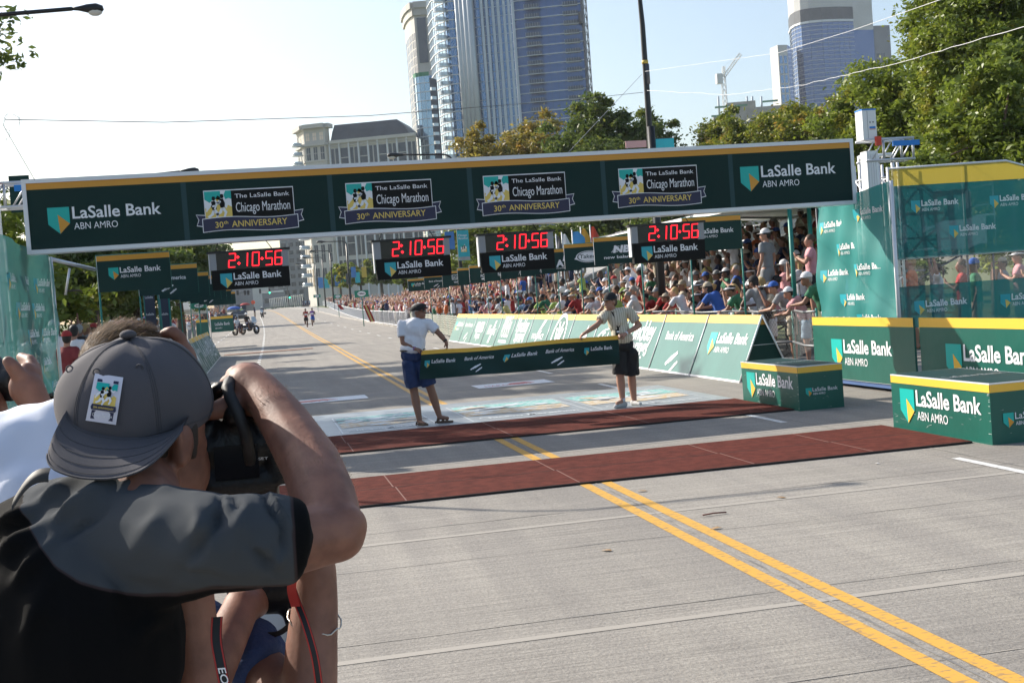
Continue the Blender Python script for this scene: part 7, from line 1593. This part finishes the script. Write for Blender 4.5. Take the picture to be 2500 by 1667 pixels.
# ---- camera held by A
tK=thing('camera','black professional camera with a long lens held up by the photographer in the cap','camera',d_(582,1088,1.86)); oK=V3(tK.location)
RK=Matrix.Rotation(-YAW+R(9),3,'Z').to_4x4(); RK.translation=V3((0,0,0))
v,ff=organic([('e',(0,0,0),(.072,.034,.055),None),('k',(-.058,0,-.055),.030,(-.058,0,.040),.030),('k',(.060,0,-.060),.034,(.060,0,.038),.034),('c',(0,0,.03),.034,(0,.01,.058),.028),('k',(-.05,0,-.055),.032,(.055,0,-.055),.032),('k',(-.05,0,0),.033,(.05,0,0),.033),('c',(.0,-.035,.052),.018,(0,-.03,.05),.018)],.004,3); b=MB(); b.add(v,ff,'cam_black',RK,smooth=True); b.build('camera_body',tK)
b=MB(); b.box((-.034,-.040,-.045),(.030,-.033,.005),'lens_dark',RK)
b.tube([(-.05,0,.045),(-.05,0,.056)],.014,'cam_black',12,RK); b.text('SET',.03,-.02,.014,.004,'white_print',RK@Matrix(((1,0,0,0),(0,0,-1,-.0375),(0,1,0,0),(0,0,0,1))),0,0); b.build('back_screen',tK)
b=MB(); b.tube([(0,.03,0),(0,.06,0),(0,.10,0),(0,.17,0),(0,.19,0)],[.040,.042,.045,.045,.055],'cam_black',20,RK); b.tube([(0,.18,0),(0,.23,0)],.058,'cam_black',20,RK); b.build('lens',tK)
b=MB(); b.tube([dv(563,930,1.84)-oK,dv(556,950,1.82)-oK,dv(563,972,1.81)-oK,dv(580,1005,1.80)-oK,dv(600,1060,1.81)-oK,dv(612,1130,1.83)-oK],.010,'strap_black',6); b.tube([dv(556,938,1.845)-oK,dv(535,947,1.85)-oK,dv(515,968,1.86)-oK,dv(507,990,1.87)-oK],[.006,.011,.012,.010],'cam_black',8); b.build('wrist_strap',tK)
b=MB(); hr=random.Random(8); mat('arm_hair',(.26,.15,.09),.6)
pa_=[Vector(x) for x in (dv(655,975,1.82),dv(700,1040,1.79),F1,dv(795,1215,1.66))]; ra_=[.033,.037,.043,.045]
for k in range(1500):
    u=hr.random()*2.999; i=int(u); a=u-i; c=pa_[i]*(1-a)+pa_[i+1]*a; r_=ra_[i]*(1-a)+ra_[i+1]*a; ax=(pa_[i+1]-pa_[i]).normalized(); w1=ax.cross(FW).normalized(); w2=ax.cross(w1); th=hr.uniform(0,6.283); n0=w1*math.cos(th)+w2*math.sin(th); p0=c+n0*(r_-.001)-oA; d=(n0*.5-ax*.7+Vector((hr.uniform(-.3,.3),hr.uniform(-.3,.3),hr.uniform(-.3,.3)))).normalized()*hr.uniform(.003,.007); sd=d.cross(n0).normalized()*.00025
    b.add([p0-sd,p0+sd,p0+d],[(0,1,2)],'arm_hair')
b.build('arm_hair',tA)
# ---- B: person in white shirt behind, brown hair, compact camera
tB=thing('person','photographer in white shirt with short brown hair behind the grey cap','person',(PD(230,1200,2.4)[0],PD(230,1200,2.4)[1],0)); oB=V3(tB.location)
def locB(prims,o): return [(p[0],V3(p[1])-o,p[2],V3(p[3])-o,p[4]) if p[0] in 'ck' else (p[0],V3(p[1])-o,p[2],p[3] if len(p)>3 else None) for p in prims]
v,ff=organic(locB([('e',dv(312,905,2.38),(.082,.10,.10),None),('c',dv(300,960,2.38),.06,dv(270,1060,2.36),.07),('c',dv(470,1240,2.3),.05,dv(480,1000,2.35),.036),('c',dv(480,1000,2.35),.034,dv(452,905,2.38),.028),
  ('c',dv(452,905,2.38),.028,dv(447,868,2.38),.026),('c',dv(446,862,2.38),.016,dv(441,826,2.37),.013),('c',dv(441,826,2.37),.013,dv(420,808,2.36),.012),('c',dv(420,808,2.36),.012,dv(400,814,2.37),.0105),
  ('c',dv(440,872,2.38),.015,dv(430,838,2.41),.012),('c',dv(430,838,2.41),.012,dv(409,828,2.43),.011),('c',dv(434,885,2.38),.014,dv(420,858,2.42),.012),('c',dv(420,858,2.42),.012,dv(404,850,2.43),.010),('c',dv(452,890,2.35),.016,dv(430,878,2.33),.013),('c',dv(430,878,2.33),.012,dv(408,868,2.33),.010)],oB),.006,4); b=MB(); b.add(v,ff,'skin_near2',smooth=True); b.build('body',tB)
v,ff=organic(locB([('e',dv(150,1230,2.25),(.19,.13,.20),None),('c',dv(235,1060,2.3),.085,dv(120,1090,2.25),.09),('c',dv(120,1090,2.25),.09,dv(40,1180,2.22),.10),('e',dv(150,1420,2.2),(.2,.14,.25),None),('c',dv(300,1120,2.3),.09,dv(450,1240,2.3),.075),('k',dv(440,1230,2.3),.07,dv(488,1195,2.32),.06)],oB),.010,5)
v=crease(v,ff,6,.012,(1,1,.6)); b=MB(); b.add(v,ff,'tee_white',smooth=True); b.build('shirt',tB)
HB=dv(305,893,2.38)-oB; 
v,ff=organic([('e',HB,(.088,.105,.088),None)],.008,2); b=MB(); b.add(v,ff,'hair_brown',smooth=True)
hr=random.Random(3); mat('hair_lit',(.16,.09,.04),.75,spec=.2); mat('hair_mid',(.07,.04,.02),.8,spec=.2)
for k in range(5200):
    a=hr.uniform(0,6.283); e=math.asin(hr.uniform(-.15,1)); n0=V3((math.cos(e)*math.cos(a),math.cos(e)*math.sin(a),math.sin(e))); p=HB+V3((n0.x*.087,n0.y*.104,n0.z*.087)); dd=(n0*.28+V3((hr.uniform(-.25,.25)+.6,hr.uniform(-.3,.3)+.2,hr.uniform(-.2,.15)-.35*n0.x))).normalized()*hr.uniform(.012,.022); sd=dd.cross(n0).normalized()*.0009
    b.add([p-sd,p+sd,p+dd+sd*.2,p+dd-sd*.2],[(0,1,2,3)],'hair_lit' if hr.random()<.3 else 'hair_mid')
b.build('hair',tB)
b=MB(); c=dv(388,826,2.40); T=Matrix.Translation(c)@Matrix.Rotation(-YAW,4,'Z'); b.box((-.03,-.01,-.024),(.022,.02,.005),'black_plastic',T); b.tube([(-.03,0,.004),(-.0,0,.009),(.018,0,.003),(.024,0,-.018)],.007,'car_silver',8,T); b.tube([(0,.02,-.01),(0,.05,-.01)],.018,'black_plastic',12,T); b.build('camera',label='small dark compact camera held up behind the grey cap',cat='camera')
# ---- C: hand and camera at the left edge
tC=thing('person','photographer at the left edge, only a raised hand and blurred face visible','person',(PD(-60,1200,2.72)[0],PD(-60,1200,2.72)[1],0)); oC=V3(tC.location)
v,ff=organic(locB([('c',dv(150,1120,2.69),.036,dv(96,1000,2.67),.030),('c',dv(96,1000,2.67),.031,dv(64,945,2.67),.038),('c',dv(76,930,2.68),.022,dv(66,905,2.68),.02),
 ('c',dv(48,918,2.65),.018,dv(30,893,2.64),.016),('c',dv(30,893,2.64),.016,dv(20,882,2.64),.0135),
 ('c',dv(84,912,2.69),.016,dv(74,880,2.72),.014),('c',dv(74,880,2.72),.014,dv(52,872,2.76),.012),('c',dv(70,902,2.71),.015,dv(60,892,2.75),.013),('c',dv(88,930,2.71),.016,dv(86,895,2.76),.013),('c',dv(86,895,2.76),.013,dv(64,885,2.80),.011),('c',dv(90,950,2.71),.015,dv(92,915,2.77),.012),
 ('e',dv(-70,1030,2.72),(.08,.10,.12),None),('c',dv(-50,1050,2.72),.06,dv(-70,1180,2.72),.07)],oC),.0055,4); b=MB(); b.add(v,ff,'skin_near2',smooth=True); b.build('body',tC)
v,ff=organic(locB([('e',dv(-90,1300,2.72),(.2,.13,.22),None),('e',dv(-90,1560,2.72),(.2,.14,.3),None),('c',dv(-60,1200,2.72),.09,dv(60,1270,2.71),.07),('k',dv(50,1260,2.71),.068,dv(130,1170,2.69),.05)],oC),.012,4); b=MB(); b.add(v,ff,cl('maroon'),smooth=True); b.build('shirt',tC)
b=MB(); T=Matrix.Translation(dv(8,930,2.75))@Matrix.Rotation(-YAW-R(8),4,'Z'); v,ff=organic([('k',(-.07,0,-.04),.036,(-.07,0,.032),.036),('k',(.028,0,-.045),.026,(.028,0,.026),.028),('k',(-.06,0,0),.036,(.03,0,0),.034),('c',(-.02,0,.035),.03,(-.02,0,.042),.022),('k',(-.02,.02,0),.038,(-.02,.14,0),.038)],.005,3); b.add(v,ff,'cam_black',T,smooth=True); b.build('camera',label='black camera in the hand at the left picture edge',cat='camera')
# ---- D: crouching photographer below
tD=thing('person','photographer in navy shirt crouching low, bracelet on a raised forearm','person',(PD(640,1650,1.85)[0],PD(640,1650,1.85)[1],0)); oD=V3(tD.location)
v,ff=organic(locB([('c',dv(772,1385,1.80),.030,dv(770,1470,1.80),.034),('c',dv(770,1470,1.80),.034,dv(762,1560,1.79),.038),('c',dv(762,1560,1.79),.038,dv(752,1740,1.76),.043),('c',dv(752,1740,1.76),.043,dv(700,1700,1.80),.043),('c',dv(700,1700,1.80),.043,dv(620,1625,1.87),.042),('c',dv(772,1385,1.80),.028,dv(764,1330,1.84),.034),
 ('c',dv(760,1325,1.86),.014,dv(735,1310,1.90),.012),('c',dv(765,1315,1.87),.014,dv(745,1295,1.92),.012),('c',dv(770,1330,1.88),.014,dv(745,1330,1.92),.012),('c',dv(752,1345,1.85),.014,dv(730,1345,1.88),.012)],oD),.0055,4); b=MB(); b.add(v,ff,'skin_near2',smooth=True); b.build('body',tD)
v,ff=organic(locB([('c',dv(470,1590,1.95),.055,dv(585,1580,1.90),.050),('k',dv(570,1572,1.90),.050,dv(652,1640,1.85),.052),('e',dv(470,1760,1.95),(.11,.11,.2),None)],oD),.006,4); v=crease(v,ff,8,.010,(1,1,.7)); b=MB(); b.add(v,ff,'denim_navy',smooth=True); b.build('shirt',tD)
b=MB(); c=dv(768,1510,1.795)-oD; u_=RT; w_=(FW*.9+V3((0,0,.35))).normalized(); b.tube([c+u_*(.0382*math.cos(a))+w_*(.0382*math.sin(a))+V3((0,0,-.010*math.cos(a)+.002*math.sin(9*a))) for a in np.linspace(0,6.283,40)],.0013,mat('silver',(.55,.52,.46),.3,.9),5); b.build('bracelet',tD)
b=MB(); c=dv(672,1440,1.93); b.tube([c-RT*.06+V3((0,0,-.008)),c+RT*.02,c+RT*.05],[.030,.034,.036],'cam_black',16); v,ff=organic([('k',(-.07,0,0),.036,(.045,0,0),.038),('k',(-.03,.02,-.01),.03,(-.03,.09,-.02),.03),('c',(.03,-.01,-.03),.02,(.03,-.01,-.05),.018)],.006,3); b.add(v,ff,'cam_black',Matrix.Translation(c)@Matrix.Rotation(-YAW,4,'Z'),smooth=True); b.build('camera',label='black lens held low below the raised elbow',cat='camera lens')
# straps hanging
b=MB(); 
def ribbon(b,P,w,m,side=RT):
    V=[];k=len(P)
    for p in P: V+=[p-side*w,p+side*w]
    b.add(V,[(2*i,2*i+1,2*i+3,2*i+2) for i in range(k-1)],m,smooth=True)
def rib_pts(L_): 
    P=[dv(*p) for p in L_]; out=[]
    for i in range(len(P)-1):
        a=P[max(i-1,0)];b_=P[i];c=P[i+1];d=P[min(i+2,len(P)-1)]
        for k in range(8): t_=k/8; out.append(.5*((2*b_)+(c-a)*t_+(2*a-5*b_+4*c-d)*t_*t_+(3*b_-a-3*c+d)*t_**3))
    return out+[P[-1]]
P=rib_pts([(704,1405,1.62),(722,1460,1.60),(745,1520,1.58),(768,1600,1.57),(780,1680,1.57)]); ribbon(b,P,.0052,'strap_black'); ribbon(b,[p-FW*.001-RT*.004 for p in P],.0009,'strap_red'); ribbon(b,[p-FW*.001+RT*.004 for p in P],.0009,'strap_red')
P=rib_pts([(716,1402,1.60),(712,1440,1.60),(722,1480,1.59)]); ribbon(b,P,.006,'strap_red'); b.build('camera_strap',label='black camera strap with thin red edges hanging from the elbow',cat='strap')
b=MB(); P=rib_pts([(530,1505,1.60),(528,1560,1.59),(538,1620,1.58),(552,1690,1.57)]); ribbon(b,P,.0075,'strap_black'); ribbon(b,[p-FW*.001-RT*.006 for p in P],.001,'strap_red'); ribbon(b,[p-FW*.001+RT*.006 for p in P],.001,'strap_red'); o=dv(543,1650,1.575); b.text('EOS',0,0,.03,.010,'white_print',Matrix(((0,0,0,0),)*3+((0,0,0,1),)) if False else frame(tuple(o-RT*.004-FW*.004+V3((0,0,.012))),(.16,-.03,-.98),tuple(RT)),0,.01); b.build('camera_strap',label='black and white strap hanging beside the crouching person in navy',cat='strap')
b=MB(); P=rib_pts([(742,1380,1.88),(738,1450,1.86),(718,1510,1.85),(680,1545,1.85),(625,1548,1.86)]); b.tube(P,.0045,'strap_black',6); b.build('cable',label='thin black cord looping below the raised elbow',cat='cord')
t=thing('barricade','pale metal barricade panel below the photographers, beside the navy shirt','barricade',(PD(640,1560,2.15)[0],PD(640,1560,2.15)[1],0),-YAW-R(0)); b=MB(); b.box((-.30,0,.25),(.045,.03,1.24),'panel_white'); b.box((.052,-.02,.0),(.085,.04,1.23),'alu'); b.box((-.02,-.006,.25),(.0,-.001,1.20),'alu'); b.build('panel',t)
# left barrier stripe seen between the mesh and the cap
t=thing('sponsor_board','board with yellow top edge behind the photographers, below the left mesh','sponsor board',(0,0,0)); p0=G(92,990,1.02); p1=G(292,940,1.02); b=MB(); ux,uy,nx,ny,l=nrm(p0,p1); e0=along(p0,p1,-.6); e1=along(p0,p1,1.15); vbox(b,e0,e1,.1,1.02,0,'green_deep',.03); vbox(b,e0,e1,.90,1.021,.004,'yellow',.034); b.build('panel',t)
